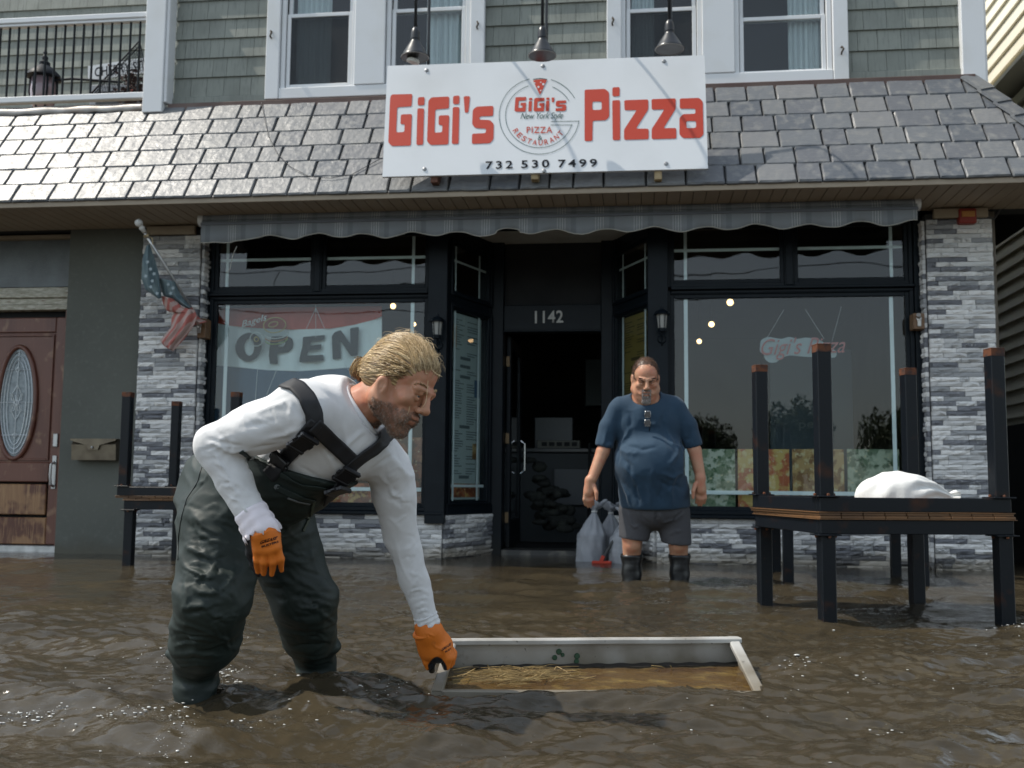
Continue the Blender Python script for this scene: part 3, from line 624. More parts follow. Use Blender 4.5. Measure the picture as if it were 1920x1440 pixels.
# foam flecks and droplets, with white dots added in place of sun sparkles
def flecks(name,specs,mt,seed):
    r=random.Random(seed); m_=MB()
    for (px,py,sx,sy,n,smin,smax) in specs:
        for _ in range(n):
            p=oZ(px+r.gauss(0,sx),py+r.gauss(0,sy),0)
            if not(-4<p.x<6 and -7.5<p.y<0): continue
            if inside(np.array([p.x]),np.array([p.y]),BX,-.02)[0]: continue
            s=smin*.55+(smax*1.35-smin*.55)*r.random()**3.2; p.z=wz(p.x,p.y)+s*.15+(r.random()**6)*.012
            m_.ball(p,s,6,(r.uniform(.8,2.2),r.uniform(.7,1.4),r.uniform(.25,.6)))
    o=m_.build(name,mt,smooth=True,kind='stuff'); return o
M_foam_glint=mat('wet_foam_glint',(.62,.62,.60),.12,spec=1,ior=1.33,coat=.6)
o=flecks('splash_foam_glint',[(330,1245,20,8,50,.001,.003),(395,1277,35,6,150,.001,.0036),(345,1305,12,5,50,.0015,.005),(430,1262,25,5,80,.0008,.003),(290,1235,35,8,50,.0008,.0024),(130,1288,50,7,60,.0008,.0026),(110,1240,70,22,26,.0008,.0024),
  (60,1340,50,3,90,.0012,.0034),(250,1352,70,4,110,.0008,.003),(340,1380,22,14,60,.0008,.0026),(300,1400,12,8,24,.001,.0026),(470,1363,60,5,36,.0008,.0026),(555,1225,18,14,70,.001,.0035),(590,1265,45,10,30,.001,.003),(460,1195,16,8,22,.001,.0035),(700,1290,60,10,36,.001,.003),(540,1350,80,8,30,.001,.003),
  (820,1292,12,6,25,.001,.003),(1480,1262,26,22,75,.001,.003),(1480,1240,14,8,25,.002,.0045),(1590,1275,50,12,22,.001,.003),(1660,1370,26,10,30,.001,.0035),(1700,1260,110,30,24,.0008,.0024),(1750,1340,120,50,30,.0008,.0022),(1250,1350,160,40,20,.0008,.002),(1900,1178,22,4,30,.0015,.004),(1565,1172,8,6,10,.001,.004),
  (300,1180,120,40,20,.0008,.002),(1000,1390,200,25,14,.0008,.002),(1000,1150,200,35,14,.001,.0022),(150,1400,120,25,16,.0008,.002)],M_foam_glint,3)
tag(o,'white foam flecks, bubbles and added sun glints on the brown flood water','foam')
# ================================================================ BEHIND THE CAMERA (seen mirrored in the glass)
def tree(x,y,h,seed,lab):
    r=random.Random(seed); t=thing('street_tree',lab,'tree',(x,y,0),'trees across the street')
    m_=MB(); m_.tube([(x,y,-.4),(x+.1,y,h*.3),(x,y,h*.7)],[.25,.2,.08],8)
    for k in range(5): a=r.random()*6.3; m_.tube([(x+.05,y,h*.35),(x+math.cos(a)*h*.25,y+math.sin(a)*h*.25,h*.65)],[.1,.03],6)
    m_.build('trunk',mat('bark',(.07,.05,.035),.9),t)
    c=MB()
    for k in range(5000):
        a=r.random()*6.28; u=r.uniform(-1,1); q=r.random()**.35*(1+.25*math.sin(a*3+seed)); s=math.sqrt(1-u*u)
        p=Vector((x+math.cos(a)*s*q*h*.36,y+math.sin(a)*s*q*h*.36,h*.62+u*q*h*.36)); d=Vector((r.gauss(0,1),r.gauss(0,1),r.gauss(0,1))).normalized()*.10; e=d.orthogonal().normalized()*.08
        c.add([p-d,p+e,p+d,p-e],[(0,1,2,3)])
    c.build('crown',mat('leaf_green',(.09,.115,.06),.6),t)
TLB=['round green tree farthest left across the street','smallest low tree across the street','tall green tree across the street opposite the shop door','short tree across the street just beside the wooden pole','tallest tree across the street, right of the wooden pole','green tree farthest right across the street']
for k,(x,y,h) in enumerate(((-9,-48,4.2),(-4,-52,3.2),(4.5,-50,4.6),(9,-46,5),(15,-50,5),(22,-48,5))): tree(x,y,h,k,TLB[k])
m_=MB(); m_.tube([(14.6,-27,-.4),(14.65,-27,10)],[.14,.11],10); m_.box(13.4,15.8,-27.1,-26.95,8.6,8.75,.01); po=m_.build('utility_pole',mat('pole_wood',(.22,.19,.16),.85)); tag(po,'wooden utility pole across the street with one crossarm','utility pole')
for k,zz in enumerate((8.3,7.4,8.85)):
    m_=MB(); P=[(-60+i*4,-27+.1*k,zz-.6*math.sin(math.pi*((i*4)%34)/34)) for i in range(33)]; m_.tube(P,.018,5); w=m_.build('overhead_wire',mat('wire_black',(.02,.02,.02),.6)); tag(w,('middle black overhead wire across the street','lowest black overhead wire across the street','topmost black overhead wire across the street, level with the crossarm')[k],'wire','overhead wires across the street')
# ================================================================ AWNING
def awnmat():
    m=mat('striped_awning_fabric',(.2,.22,.24),.85,bump=[(200,.2,.002)]); t=m.node_tree; N=t.nodes; L=t.links; b=N['Principled BSDF']
    g=N.new('ShaderNodeNewGeometry'); s=N.new('ShaderNodeSeparateXYZ'); L.new(g.outputs['Position'],s.inputs[0])
    a=N.new('ShaderNodeMath'); a.operation='MULTIPLY'; a.inputs[1].default_value=1/.31; L.new(s.outputs[0],a.inputs[0])
    f=N.new('ShaderNodeMath'); f.operation='FRACT'; L.new(a.outputs[0],f.inputs[0])
    c=N.new('ShaderNodeValToRGB'); c.color_ramp.interpolation='CONSTANT'; e=c.color_ramp.elements; e[0].color=(.21,.23,.25,1); e[1].position=.30
    e[1].color=(.36,.38,.39,1)
    for p,v in((.32,0),(.37,1),(.385,0),(.43,1),(.45,0),(.50,1),(.515,0),(.66,2),(.80,0)):
        k=e.new(p); k.color=((.21,.23,.25,1),(.42,.44,.45,1),(.165,.185,.205,1))[v]
    L.new(f.outputs[0],c.inputs[0]); L.new(c.outputs[0],b.inputs['Base Color']); return m
M_awn=awnmat()
AW=thing('awning','rolled up grey striped awning with a scalloped valance above the shop windows','awning',(0,-.3,2.85))
m_=MB(); m_.tube([(-2.62,-.30,2.868),(3.22,-.30,2.855)],.050,18); m_.build('fabric_roll',M_awn,AW,smooth=40)
for x in(-2.645,3.235): m_=MB(); m_.tube([(x-.022,-.30,2.862),(x+.022,-.30,2.862)],.055,16); m_.build('end_cap',M_white,AW,smooth=40)
def vz(x):
    s=.020*math.sin((x+.1)*2*math.pi/.40)+.007*math.sin(x*7.3)
    z=2.695+s-.012*math.sin((x+2.6)*.55)
    if x<-2.35: z=2.655-.005
    elif x<-2.15: z=2.655+(z-2.655)*(x+2.35)/.2
    if x>3.0: z+=(x-3.0)*.06
    if -.1<x<.1: z+=.02
    return z
P=[];xs=np.linspace(-2.625,3.225,400)
for x in xs:
    zb=vz(x); w=.012*math.sin(x*15.7+.6)+.006*math.sin(x*41)
    P.append([(x,-.352,2.85),(x,-.362+w*.2,2.80),(x,-.362+w*.6,(2.80+zb)/2),(x,-.362+w,zb)])
m_=MB(); m_.grid(P); m_.build('valance',M_awn,AW,smooth=True,thick=.003)
m_=MB(); m_.tube([(x,-.362+.012*math.sin(x*15.7+.6)+.006*math.sin(x*41),vz(x)) for x in xs],.0042,5); m_.build('piping',mat('pale_piping',(.42,.41,.37),.7),AW)
m_=MB(); m_.box(-2.63,3.23,-.372,-.345,2.80,2.825,.004); m_.build('front_bar',mat('grey_awning_bar',(.12,.13,.15),.5,metal=.3),AW)
m_=MB(); m_.tube([oY(444,462,-.37),oY(436,480,-.36),oY(431,505,-.36),oY(424,512,-.36)],.003,5); m_.build('loose_thread',bpy.data.materials['pale_piping'],AW)
for x in(-1.0,1.2,3.13): m_=MB(); m_.box(x-.035,x+.035,-.33,.1,2.80,2.83,.004); m_.build('bracket_arm',bpy.data.materials['grey_awning_bar'],AW)
# ================================================================ TEXT HELPERS
def text_verts(s,bold=0,shear=0,spacing=1.):
    cu=bpy.data.curves.new('t','FONT'); cu.body=s; cu.offset=bold; cu.shear=shear; cu.space_character=spacing; cu.resolution_u=3; cu.extrude=0
    o=bpy.data.objects.new('t',cu); COL.objects.link(o); dg=bpy.context.evaluated_depsgraph_get(); dg.update()
    me=o.evaluated_get(dg).to_mesh(); v=np.array([q.co[:2] for q in me.vertices]); f=[tuple(p.vertices) for p in me.polygons]
    o.evaluated_get(dg).to_mesh_clear(); bpy.data.objects.remove(o); bpy.data.curves.remove(cu)
    v=(v-v.min(0))/(v.max(0)-v.min(0)); return v,f
def text_on(mb,s,bl,br,tl,bold=0,shear=0,spacing=1.,lift=0):
    bl=Vector(bl);U=Vector(br)-bl;Vv=Vector(tl)-bl; n=U.cross(Vv).normalized()*lift
    v,f=text_verts(s,bold,shear,spacing); mb.add([bl+U*a+Vv*b+n for a,b in v],f)
def shape_fill(loops):
    """fill 2-D loops (holes allowed) -> verts, faces"""
    cu=bpy.data.curves.new('c','CURVE'); cu.dimensions='2D'; cu.fill_mode='BOTH'
    for lp in loops:
        sp=cu.splines.new('POLY'); sp.points.add(len(lp)-1)
        for p,q in zip(sp.points,lp): p.co=(q[0],q[1],0,1)
        sp.use_cyclic_u=True
    o=bpy.data.objects.new('c',cu); COL.objects.link(o); dg=bpy.context.evaluated_depsgraph_get(); dg.update()
    me=o.evaluated_get(dg).to_mesh(); v=[tuple(q.co) for q in me.vertices]; f=[tuple(p.vertices) for p in me.polygons]
    o.evaluated_get(dg).to_mesh_clear(); bpy.data.objects.remove(o); bpy.data.curves.remove(cu)
    return v,f
def roundpoly(p,r=.0,ks=None):
    out=[];n=len(p)
    for i in range(n):
        a=np.array(p[i-1],float);b=np.array(p[i],float);c=np.array(p[(i+1)%n],float)
        la=np.linalg.norm(a-b);lc=np.linalg.norm(c-b); rr=min(r,la*.45,lc*.45)
        p0=b+(a-b)/la*rr;p1=b+(c-b)/lc*rr
        for t in(0,.5,1): out.append(tuple((1-t)**2*p0+2*t*(1-t)*b+t*t*p1))
    return out
# ================================================================ SHOP SIGN
SBL=oY(717,331.5,-.85);SBR=oY(1327.5,316,-.85);STL=oY(726.5,123.5,-.66);STR=oY(1321,103.5,-.66)
SU=(SBR-SBL).normalized(); SVt=((STL-SBL)-SU*(STL-SBL).dot(SU)).normalized(); SN=SU.cross(SVt).normalized()
SG=thing('shop_sign','large white rectangular sign board with red and black lettering hung on the slate roof','sign',tuple((SBL+SBR)/2))
def splane(cx,cy,lift=0,scale=3.148,ox=720,oy=130):
    d=Vector(ray(ox+cx/scale,oy+cy/scale)); C=Vector(CP); t=(SBL+SN*lift-C).dot(SN)/d.dot(SN); return C+d*t
m_=MB(); q=[SBL,SBR,STR,STL]; q=[splane(*(( (x-720)*3.148,(y-130)*3.148))) for x,y in((717,331.5),(1327.5,316),(1321,103.5),(726.5,123.5))]
qb=[v-SN*.022 for v in q]; m_.add(q+qb,[(0,1,2,3),(7,6,5,4),(0,4,5,1),(1,5,6,2),(2,6,7,3),(3,7,4,0)]); m_.build('panel',mat('white_sign_panel',(.63,.65,.67),.4,noise=[(2.5,(.58,.60,.615),.45,.8),(1.2,(.54,.555,.555),.62,.85,(1,1,1))]),SG)
LT={'G':[[(45,148),(167,145),(163,218),(78,224),(72,372),(120,370),(122,322),(97,325),(99,266),(165,263),(158,450),(45,453),(25,430),(36,165)]],
'i1':[[(200,165),(240,162),(238,212),(199,213)]],'i1s':[[(197,230),(237,230),(231,445),(191,447)]],
'G2':[[(280,165),(385,160),(383,230),(303,237),(298,374),(343,371),(345,328),(322,329),(323,272),(385,270),(380,443),(275,447),(254,425),(262,185)]],
'i2':[[(408,157),(446,154),(444,205),(407,206)]],'i2s':[[(406,222),(445,222),(440,440),(400,441)]],'q':[[(470,158),(508,158),(498,255),(477,257)]],
's':[[(545,220),(646,215),(644,275),(565,278),(562,297),(625,299),(648,322),(646,412),(625,436),(518,440),(520,380),(600,376),(603,350),(540,347),(520,325),(524,240)]]}
LP={'P':[[(1184,120),(1305,115),(1328,135),(1330,278),(1310,300),(1232,303),(1230,422),(1184,424)],[(1230,190),(1285,190),(1285,238),(1230,240)]],
'i':[[(1348,106),(1391,104),(1391,158),(1348,160)]],'is':[[(1347,183),(1393,181),(1394,417),(1350,418)]],
'z':[[(1418,182),(1560,177),(1560,236),(1487,350),(1562,350),(1562,412),(1417,416),(1417,355),(1492,240),(1420,242)]],
'z2':[[(1579,176),(1722,171),(1722,232),(1650,347),(1725,346),(1726,408),(1580,412),(1580,352),(1655,236),(1580,238)]],
'a':[[(1746,172),(1860,168),(1882,190),(1886,385),(1865,405),(1765,406),(1744,385),(1744,285),(1765,264),(1838,262),(1838,232),(1746,232)],[(1785,305),(1842,305),(1842,345),(1785,347)]]}
M_red=mat('sign_red',(.46,.045,.02),.45); M_dkgreen=mat('sign_dark_teal',(.03,.085,.085),.5); M_black=mat('sign_black',(.008,.010,.015),.5,spec=.2)
def letters(mb,D,f=lambda x,y:(x,y),r=9,lift=.003):
    for k,lo in D.items():
        v,fc=shape_fill([roundpoly(l,r if len(k)<3 and k not in('i1','i') else r) for l in lo]); o=[splane(*f(x,y),lift=lift) for x,y,z in v]; mb.add(o,[tuple(reversed(q)) for q in fc])
m_=MB(); letters(m_,LT); m_.build('red_first_word',M_red,SG); m_=MB(); letters(m_,LP); m_.build('red_second_word',M_red,SG)
EM=empt('round_emblem',SG,splane(915,275))
m_=MB(); letters(m_,LT,lambda x,y:(770+(x-25)*306/623,(163+(y-145)*87/308) if y<600 else y),r=9); m_.build('emblem_word',M_red,EM)
def arc(rx,ry,a0,a1,extra=()):
    pts=[splane(916+rx*math.cos(t),275-ry*math.sin(t),lift=.003) for t in np.linspace(rad(a0),rad(a1),48)]
    pts+=[splane(*e,lift=.003) for e in extra]; return pts
def ribbon(mb,pts,w):
    L_=[];R_=[]
    for i,p in enumerate(pts):
        t=(pts[min(i+1,len(pts)-1)]-pts[max(i-1,0)]).normalized(); s=SN.cross(t)*w; L_.append(p-s);R_.append(p+s)
    mb.grid([[a,b] for a,b in zip(L_,R_)])
m_=MB(); ribbon(m_,arc(236,225,73,28),.0022); ribbon(m_,arc(236,225,104,353,((1152,305),(985,308))),.0022); ribbon(m_,arc(199,187,67,28),.0022); ribbon(m_,arc(199,187,108,345,((1112,328),(985,328))),.0022); m_.build('emblem_ring',M_dkgreen,EM)
m_=MB(); m_.add([splane(x,y,.0035) for x,y in((880,66),(900,60),(942,58),(962,63),(920,152))],[(0,4,3,2,1)]); m_.build('pizza_slice',M_red,EM)
m_=MB(); ribbon(m_,[splane(880+i*8.3,60-6*math.sin(math.pi*i/10),.004) for i in range(11)],.004); m_.build('slice_crust',M_dkgreen,EM)
m_=MB()
for x,y,r in((890,80,4),(912,104,6),(940,88,7),(925,76,4),(925,125,4)): m_.add([splane(x+r*math.cos(a),y+r*math.sin(a),.0045) for a in np.linspace(0,6.28,9)[:-1]],[tuple(range(8))[::-1]])
m_.build('slice_dots',bpy.data.materials['white_sign_panel'],EM)
def stext(mb,s,x0,x1,yt,yb,rise=0,**k): text_on(mb,s,splane(x0,yb),splane(x1,yb-rise),splane(x0,yt),lift=.0035,**k)
m_=MB(); stext(m_,'New York Style',806,1058,258,306,4,shear=.35,spacing=.92); m_.build('script_line',M_dkgreen,EM)
m_=MB(); stext(m_,'PIZZA',842,994,340,377,0,bold=.01,spacing=1.15); 
for i,ch in enumerate('RESTAURANT'):
    a=rad(-146+i*11.7+(0 if i<5 else 0)); R0,R1=150,182
    c0=(916+ (R1)*math.cos(a),275-R1*math.sin(a)*.96); hw=rad(3.9 if ch!='R' else 3.7)
    bl=splane(916+R1*math.cos(a-hw),275-R1*math.sin(a-hw)*.96); br=splane(916+R1*math.cos(a+hw),275-R1*math.sin(a+hw)*.96)
    tl=splane(916+R0*math.cos(a-hw),275-R0*math.sin(a-hw)*.96)
    text_on(m_,ch,bl,br,tl,bold=.01,lift=.0035)
m_.build('red_small_words',M_red,EM)
m_=MB(); stext(m_,'&',908,934,390,419); m_.build('ampersand',M_dkgreen,EM)
for s_,x0,x1,yb in(('732',600,760,591),('530',810,976,585),('7499',1028,1258,581)): m_=MB(); stext(m_,s_,x0,x1,yb-47,yb,5,bold=.02,spacing=1.35); m_.build('phone_digits',M_black,SG)
M_bolt=mat('sign_bolt',(.25,.25,.25),.35,metal=.8)
for x,y in((800,132),(1018,124),(1245,115),(796,317),(1020,320.5),(1249,307)):
    p=splane((x-720)*3.148,(y-130)*3.148); m_=MB(); m_.lathe([(.017,0),(.015,.006),(.006,.010)],p,10,axis=SN); m_.build('bolt',M_bolt,SG,smooth=40)
M_rawwood=mat('raw_wood_block',(.40,.31,.18),.7,noise=[(20,(.30,.22,.12),.4,.7,(1,4,1))])
for x,c in((815,'rust'),(1003,'w'),(1234,'w')): 
    p=oY(x,332 if x!=815 else 338,-.80); m_=MB(); m_.box(p.x-.028,p.x+.028,-.825,-.55,p.z-.025,p.z+.10,.004); m_.build('mounting_block',M_rawwood if c=='w' else mat('rusty_bracket',(.12,.05,.03),.7),SG)
# ================================================================ GOOSENECK LAMPS
M_shade=mat('dark_enamel_shade',(.012,.013,.015),.34,coat=.1,rvar=.06); M_inside=mat('shade_inside',(.25,.24,.22),.5)
def goose(px,pyt,pyb,label,armx,bulb=False,tilt=0):
    Yl=-1.0; top=oY(px,pyt,Yl); bot=oY(px,pyb,Yl); t=thing('gooseneck_lamp',label,'lamp',tuple(bot),'gooseneck lamps above the sign')
    h=top.z-bot.z; m_=MB(); c=(top.x,Yl,bot.z); 
    prof=[(.108,0),(.109,.006),(.098,.02),(.070,h*.30),(.042,h*.50),(.034,h*.56),(.034,h*.60),(.038,h*.61),(.036,h*.80),(.030,h*.92),(.016,h*1.0)]
    m_.lathe(prof,c,28); m_.build('lamp_shade',M_shade,t,smooth=50)
    m_=MB(); m_.tube([(c[0]+.106*math.cos(a),c[1]+.106*math.sin(a),c[2]+.001) for a in np.linspace(0,2*math.pi,29)[:-1]],.0035,6,closed=True); m_.build('shade_rim',M_inside,t,smooth=True)
    if bulb: m_=MB(); m_.lathe([(.012,.01),(.045,.0),(.052,-.012),(.05,-.03),(.03,-.036),(.012,-.03)],(c[0]-.01,c[1],c[2]-.01),18,axis=(.28,-.1,1)); m_.build('bulb',mat('white_led_bulb',(.55,.53,.48),.4),t,smooth=50)
    ax=armx; zt=5.25
    P=[(ax,-.64,c[2]-.10),(ax,-.66,c[2]+.3),(ax,-.66,zt-.3)]+[(ax+(c[0]-ax)*(1-math.cos(a))/2,-.66-.17*(1-math.cos(a)),zt-.3+.17*math.sin(a)) for a in np.linspace(.2,math.pi,12)]+[(c[0],Yl,zt-.5),(c[0],Yl,c[2]+h*.98)]
    m_=MB(); m_.tube(P,.0125,10); m_.build('arm',mat('dark_lamp_arm',(.02,.022,.026),.4),t,smooth=True)
    m_=MB(); m_.lathe([(.04,0),(.04,.012),(.02,.02)],(ax,-.63,c[2]-.10),14,axis=(0,-1,0)); m_.build('wall_plate',M_shade,t,smooth=40)
goose(779,52,108,'leftmost gooseneck sign lamp, with a pale bulb hanging below its shade',oY(803,100,-.66).x,True)
goose(1017,50,105,'middle gooseneck sign lamp, hanging above the round emblem',oY(1024,100,-.66).x)
goose(1255,38,93,'rightmost gooseneck sign lamp, hanging at the right end of the sign',oY(1258,100,-.66).x)
# ================================================================ CABLE ON ROOF
def roofp(px,py,l=.045):
    n=Vector((0,-E1.z+E0.z,E1.y-E0.y)).normalized()
    C=Vector(CP); d=Vector(ray(px,py)); t=(E0+n*l-C).dot(n)/d.dot(n); return C+d*t
pts=[(490,192),(494,212),(503,255),(520,288),(545,313),(580,331),(620,334),(660,327),(716,296)]
m_=MB(); m_.tube([roofp(*p) for p in pts],.0028,6); c=m_.build('hanging_cable',mat('cable_black',(.025,.025,.028),.5),smooth=True); tag(c,'thin black cable looping across the slate roof left of the sign','cable')
# ================================================================ TABLES
M_steel=mat('rusty_black_steel',(.004,.006,.009),.42,spec=.25,coords='obj',noise=[(7,(.04,.015,.007),.60,.75),(30,(.03,.017,.010),.66,.8)],bump=[(60,.15,.004)])
M_rustend=mat('rusted_steel',(.11,.035,.012),.75,coords='obj',noise=[(25,(.02,.015,.015),.45,.7)])
M_plank=mat('oiled_plank',(.21,.10,.035),.55,coords='obj',rnd=[(.11,.055,.022),(.16,.08,.032)],noise=[(30,(.06,.03,.014),.5,.8,(.1,1,1))])
def table(label,flip,group):
    """local frame: z=0 at the outer face of the planks (top when upright)"""
    t=thing('steel_table',label,'table',(0,0,0),group); s=-1 if not flip else 1; hw=.478
    def Z(a,b): return (min(s*a,s*b),max(s*a,s*b))
    n=9; w=2*hw/n
    for i in range(n):
        m_=MB(); z=Z(.0,.013); m_.box(-hw+i*w+.002,-hw+(i+1)*w-.002,-hw,hw,*z,.002); m_.build('plank',M_plank,t)
    m_=MB(); z=Z(.0133,.017); m_.box(-hw-.004,hw+.004,-hw-.004,-hw+.03,*z,.001); m_.box(-hw-.004,hw+.004,hw-.03,hw+.004,*z,.001); m_.box(-hw-.004,-hw+.03,-hw+.03,hw-.03,*z,.001); m_.box(hw-.03,hw+.004,-hw+.03,hw-.03,*z,.001); m_.build('edge_band',M_plank,t)
    m_=MB(); z=Z(.0175,.084); h2=.470
    for bx in((-h2,h2,-h2,-h2+.045),(-h2,h2,h2-.045,h2),(-h2,-h2+.045,-h2+.045,h2-.045),(h2-.045,h2,-h2+.045,h2-.045)): m_.box(*bx,*z,.003)
    m_.build('frame',M_steel,t)
    for sx in(-1,1):
        for sy in(-1,1):
            x,y=sx*.432,sy*.432; m_=MB(); L1=.80 if flip else .78
            z=Z(.088,L1); m_.box(x-.0345,x+.0345,y-.0345,y+.0345,*z,.004); m_.box(x-.055,x+.055,y-.055,y+.055,*Z(.0845,.092),.002); lg=m_.build('leg',M_steel,t)
            if flip:
                m_=MB(); m_.box(x-.035,x+.035,y-.035,y+.035,*Z(L1-.001,L1+.005),.001); m_.box(x-.0352,x+.0352,y-.0352,y+.0352,*Z(L1-.035,L1-.0015),.002); m_.build('rust_cap',M_rustend,lg)
            m_=MB()
            for bx_,by_ in((-.046,0),(.046,0),(0,-.046),(0,.046)): m_.lathe([(.008,0),(.008,.008),(.003,.011)],(x+bx_,y+by_,s*.092),6,axis=(0,0,s))
            m_.build('bolt',M_rustend,lg)
    return t
T1=table('upright black steel table on the right carrying the upturned table with the sandbag',False,'black steel tables')
T1.location=(2.253,-3.085,.497); T1.rotation_euler=(0,0,rad(12.3))
T2=table('upturned black steel table on the right, legs in the air around the sandbag',True,'black steel tables')
T2.location=(2.245,-3.080,.4985); T2.rotation_euler=(0,0,rad(12.9))
dup(T1,(2.50,-.96,.48),rad(-2),'single black steel table standing behind the stacked tables on the right')
dup(T1,(-2.345,-.66,.505),rad(1),'upright black steel table by the left stone pillar, under an upturned table')
dup(T2,(-2.40,-.665,.5065),rad(.4),'upturned black steel table by the left stone pillar, legs in the air')
# ================================================================ SANDBAGS
M_bag=mat('woven_white_sack',(.72,.72,.70),.7,coords='obj',noise=[(5,(.60,.60,.58),.5,.8)],bump=[(220,.35,.002,(1,1,3)),(8,.4,.02)])
def sandbag_flat(c,yaw):
    t=thing('sandbag','white filled sandbag lying inside the upturned table on the right','sandbag',tuple(c))
    m_=MB(); P=[];n=40;k=48
    for i in range(n+1):
        u=i/n; x=-.25+.50*u
        w=float(np.interp(u,[0,.02,.07,.15,.28,.42,.55,.66,.76,.84,.90,.93,.97,1],[.05,.28,.52,.74,.95,1.0,.94,.82,.64,.46,.30,.24,.34,.36]))
        hh=.105*w+.004; ww=.165*w+.004; row=[]
        for j in range(k):
            a=2*math.pi*j/k; ca,sa=math.cos(a),math.sin(a)
            r=1+ (.07*math.sin(a*7+u*5)*max(0,u-.4)*2)+(.20*math.sin(a*11+2*math.sin(u*9))*max(0,u-.5)*2.6)+.025*math.sin(a*5+u*17)+.018*math.sin(u*31+a*4)+.015*math.sin(a*3+u*9)
            z=hh*(abs(sa)**.8)*math.copysign(1,sa)*r; z=max(z,-.055)
            row.append((x+.01*math.sin(a*5+1)*u,ww*(abs(ca)**.75)*math.copysign(1,ca)*r,z+.02*w-max(0,u-.6)*.05))
        P.append(row)
    m_.grid([r+[r[0]] for r in P]); m_.add(P[0],[tuple(range(k))]); m_.add(P[-1],[tuple(range(k))[::-1]])
    R=Matrix.Rotation(yaw,4,'Z'); m_.v=[tuple(R@Vector(v)+Vector(c)) for v in m_.v]; m_.build('sack',M_bag,t,smooth=True)
    m_=MB(); m_.tube([tuple(R@Vector((.215+.004*math.sin(a*2),.042*math.cos(a),.028*math.sin(a)-.012))+Vector(c)) for a in np.linspace(0,2*math.pi,17)[:-1]],.005,5,closed=True); m_.build('tie',mat('sack_tie',(.5,.5,.48),.6),t)
pB=oY(1697,905,-3.05); pB.z=.585; sandbag_flat(pB,rad(-3))
M_gbag=mat('woven_grey_sack',(.27,.28,.30),.6,coords='obj',noise=[(6,(.21,.22,.24),.4,.7)],bump=[(150,.5,.003,(.2,.2,1)),(9,.4,.02)])
def sandbag_up(c,h,w,lean,seed,label):
    r=random.Random(seed); t=thing('sandbag',label,'sandbag',tuple(c),'grey sandbags beside the shop door'); m_=MB(); prof=[]
    n=44;k=44;P=[]
    for i in range(n+1):
        u=i/n; z=-.25+(h+.25)*u
        uu=max(0,(z)/h)
        if uu<.45: rr=w*(1-.10*uu)
        elif uu<.80: rr=w*(.955-(uu-.45)/.35*.80)
        elif uu<.86: rr=w*(.155)
        else: rr=w*(.155+.42*math.sin((uu-.86)/.14*1.6))
        row=[]
        for j in range(k):
            a=2*math.pi*j/k; f=1+.13*math.sin(a*9+seed+1.5*math.sin(z*14))*min(1,max(.12,uu-.25)*2.2)+.035*math.sin(a*13+z*38+seed)+.03*math.sin(z*31+a*3)+.05*math.sin(a*4+seed*2+uu*5)*min(1,uu+.3)+(.22*math.sin(a*5+seed) if uu>.88 else 0)+.012*math.sin(z*150)
            row.append((c[0]+rr*f*math.cos(a)+lean[0]*uu**2,c[1]+rr*f*.8*math.sin(a)+lean[1]*uu,c[2]+z+(.02*math.sin(a*3+seed) if uu>.9 else 0)))
        P.append(row)
    m_.grid([q+[q[0]] for q in P]); m_.build('sack',M_gbag,t,smooth=True,thick=.003)
    m_=MB(); uu=.83; m_.tube([(c[0]+w*.175*math.cos(a)+lean[0]*uu**2,c[1]+w*.16*math.sin(a)+lean[1]*uu,c[2]+uu*h) for a in np.linspace(0,2*math.pi,17)[:-1]],.006,5,closed=True); m_.build('tie',bpy.data.materials['sack_tie'],t)
p=oZ(1107,1054); sandbag_up((p.x,p.y+.12,0),.50,.125,(.04,0),1,'front left grey tied sandbag standing in the doorway corner')
p=oZ(1140,1052); sandbag_up((p.x+.02,p.y+.17,0),.48,.12,(.0,0),2,'middle grey tied sandbag, leaning behind the front left one')
p=oZ(1172,1056); sandbag_up((p.x,p.y+.05,0),.44,.13,(.02,0),5,'right grey tied sandbag, half hidden by the man in the blue shirt')
BR=thing('scraper','red headed scraper with a dark handle leaning on the grey sandbags','scraper',tuple(oZ(1127,1052)))
p=oZ(1127,1056,.0); m_=MB(); m_.box(p.x-.075,p.x+.085,p.y-.02,p.y+.02,-.005,.018,.006); m_.bar((p.x,p.y,.015),(p.x+.02,p.y,.06),.04,.03); m_.build('head',mat('red_plastic',(.42,.04,.02),.5),BR)
m_=MB(); m_.tube([(p.x+.01,p.y,.03),(p.x+.12,p.y+.06,.22),(p.x+.26,p.y+.13,.5)],.012,8); m_.build('handle',mat('dark_handle',(.03,.03,.03),.5),BR)
# ================================================================ FLOATING PLANTER
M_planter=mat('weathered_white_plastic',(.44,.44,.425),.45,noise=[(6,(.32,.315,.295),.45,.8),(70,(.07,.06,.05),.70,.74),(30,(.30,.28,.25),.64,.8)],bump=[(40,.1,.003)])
damp_or_shade(M_planter,-.06,.075,(.42,.37,.30))  # shade on the box's inner walls, painted into the colour near the waterline
PB=thing('planter_box','long white open box tipped in the flood water, full of brown water and reeds','planter',tuple((BX[0]+BX[2])/2))
def z4(u,v): # rim height: front edge awash, rear raised
    return .0065+.1045*v+.003*(1-u)
def bp(u,v,z=None):
    f=BX[0].lerp(BX[1],u); r=BX[3].lerp(BX[2],u); p=f.lerp(r,v); p.z=z4(u,v) if z is None else z; return p
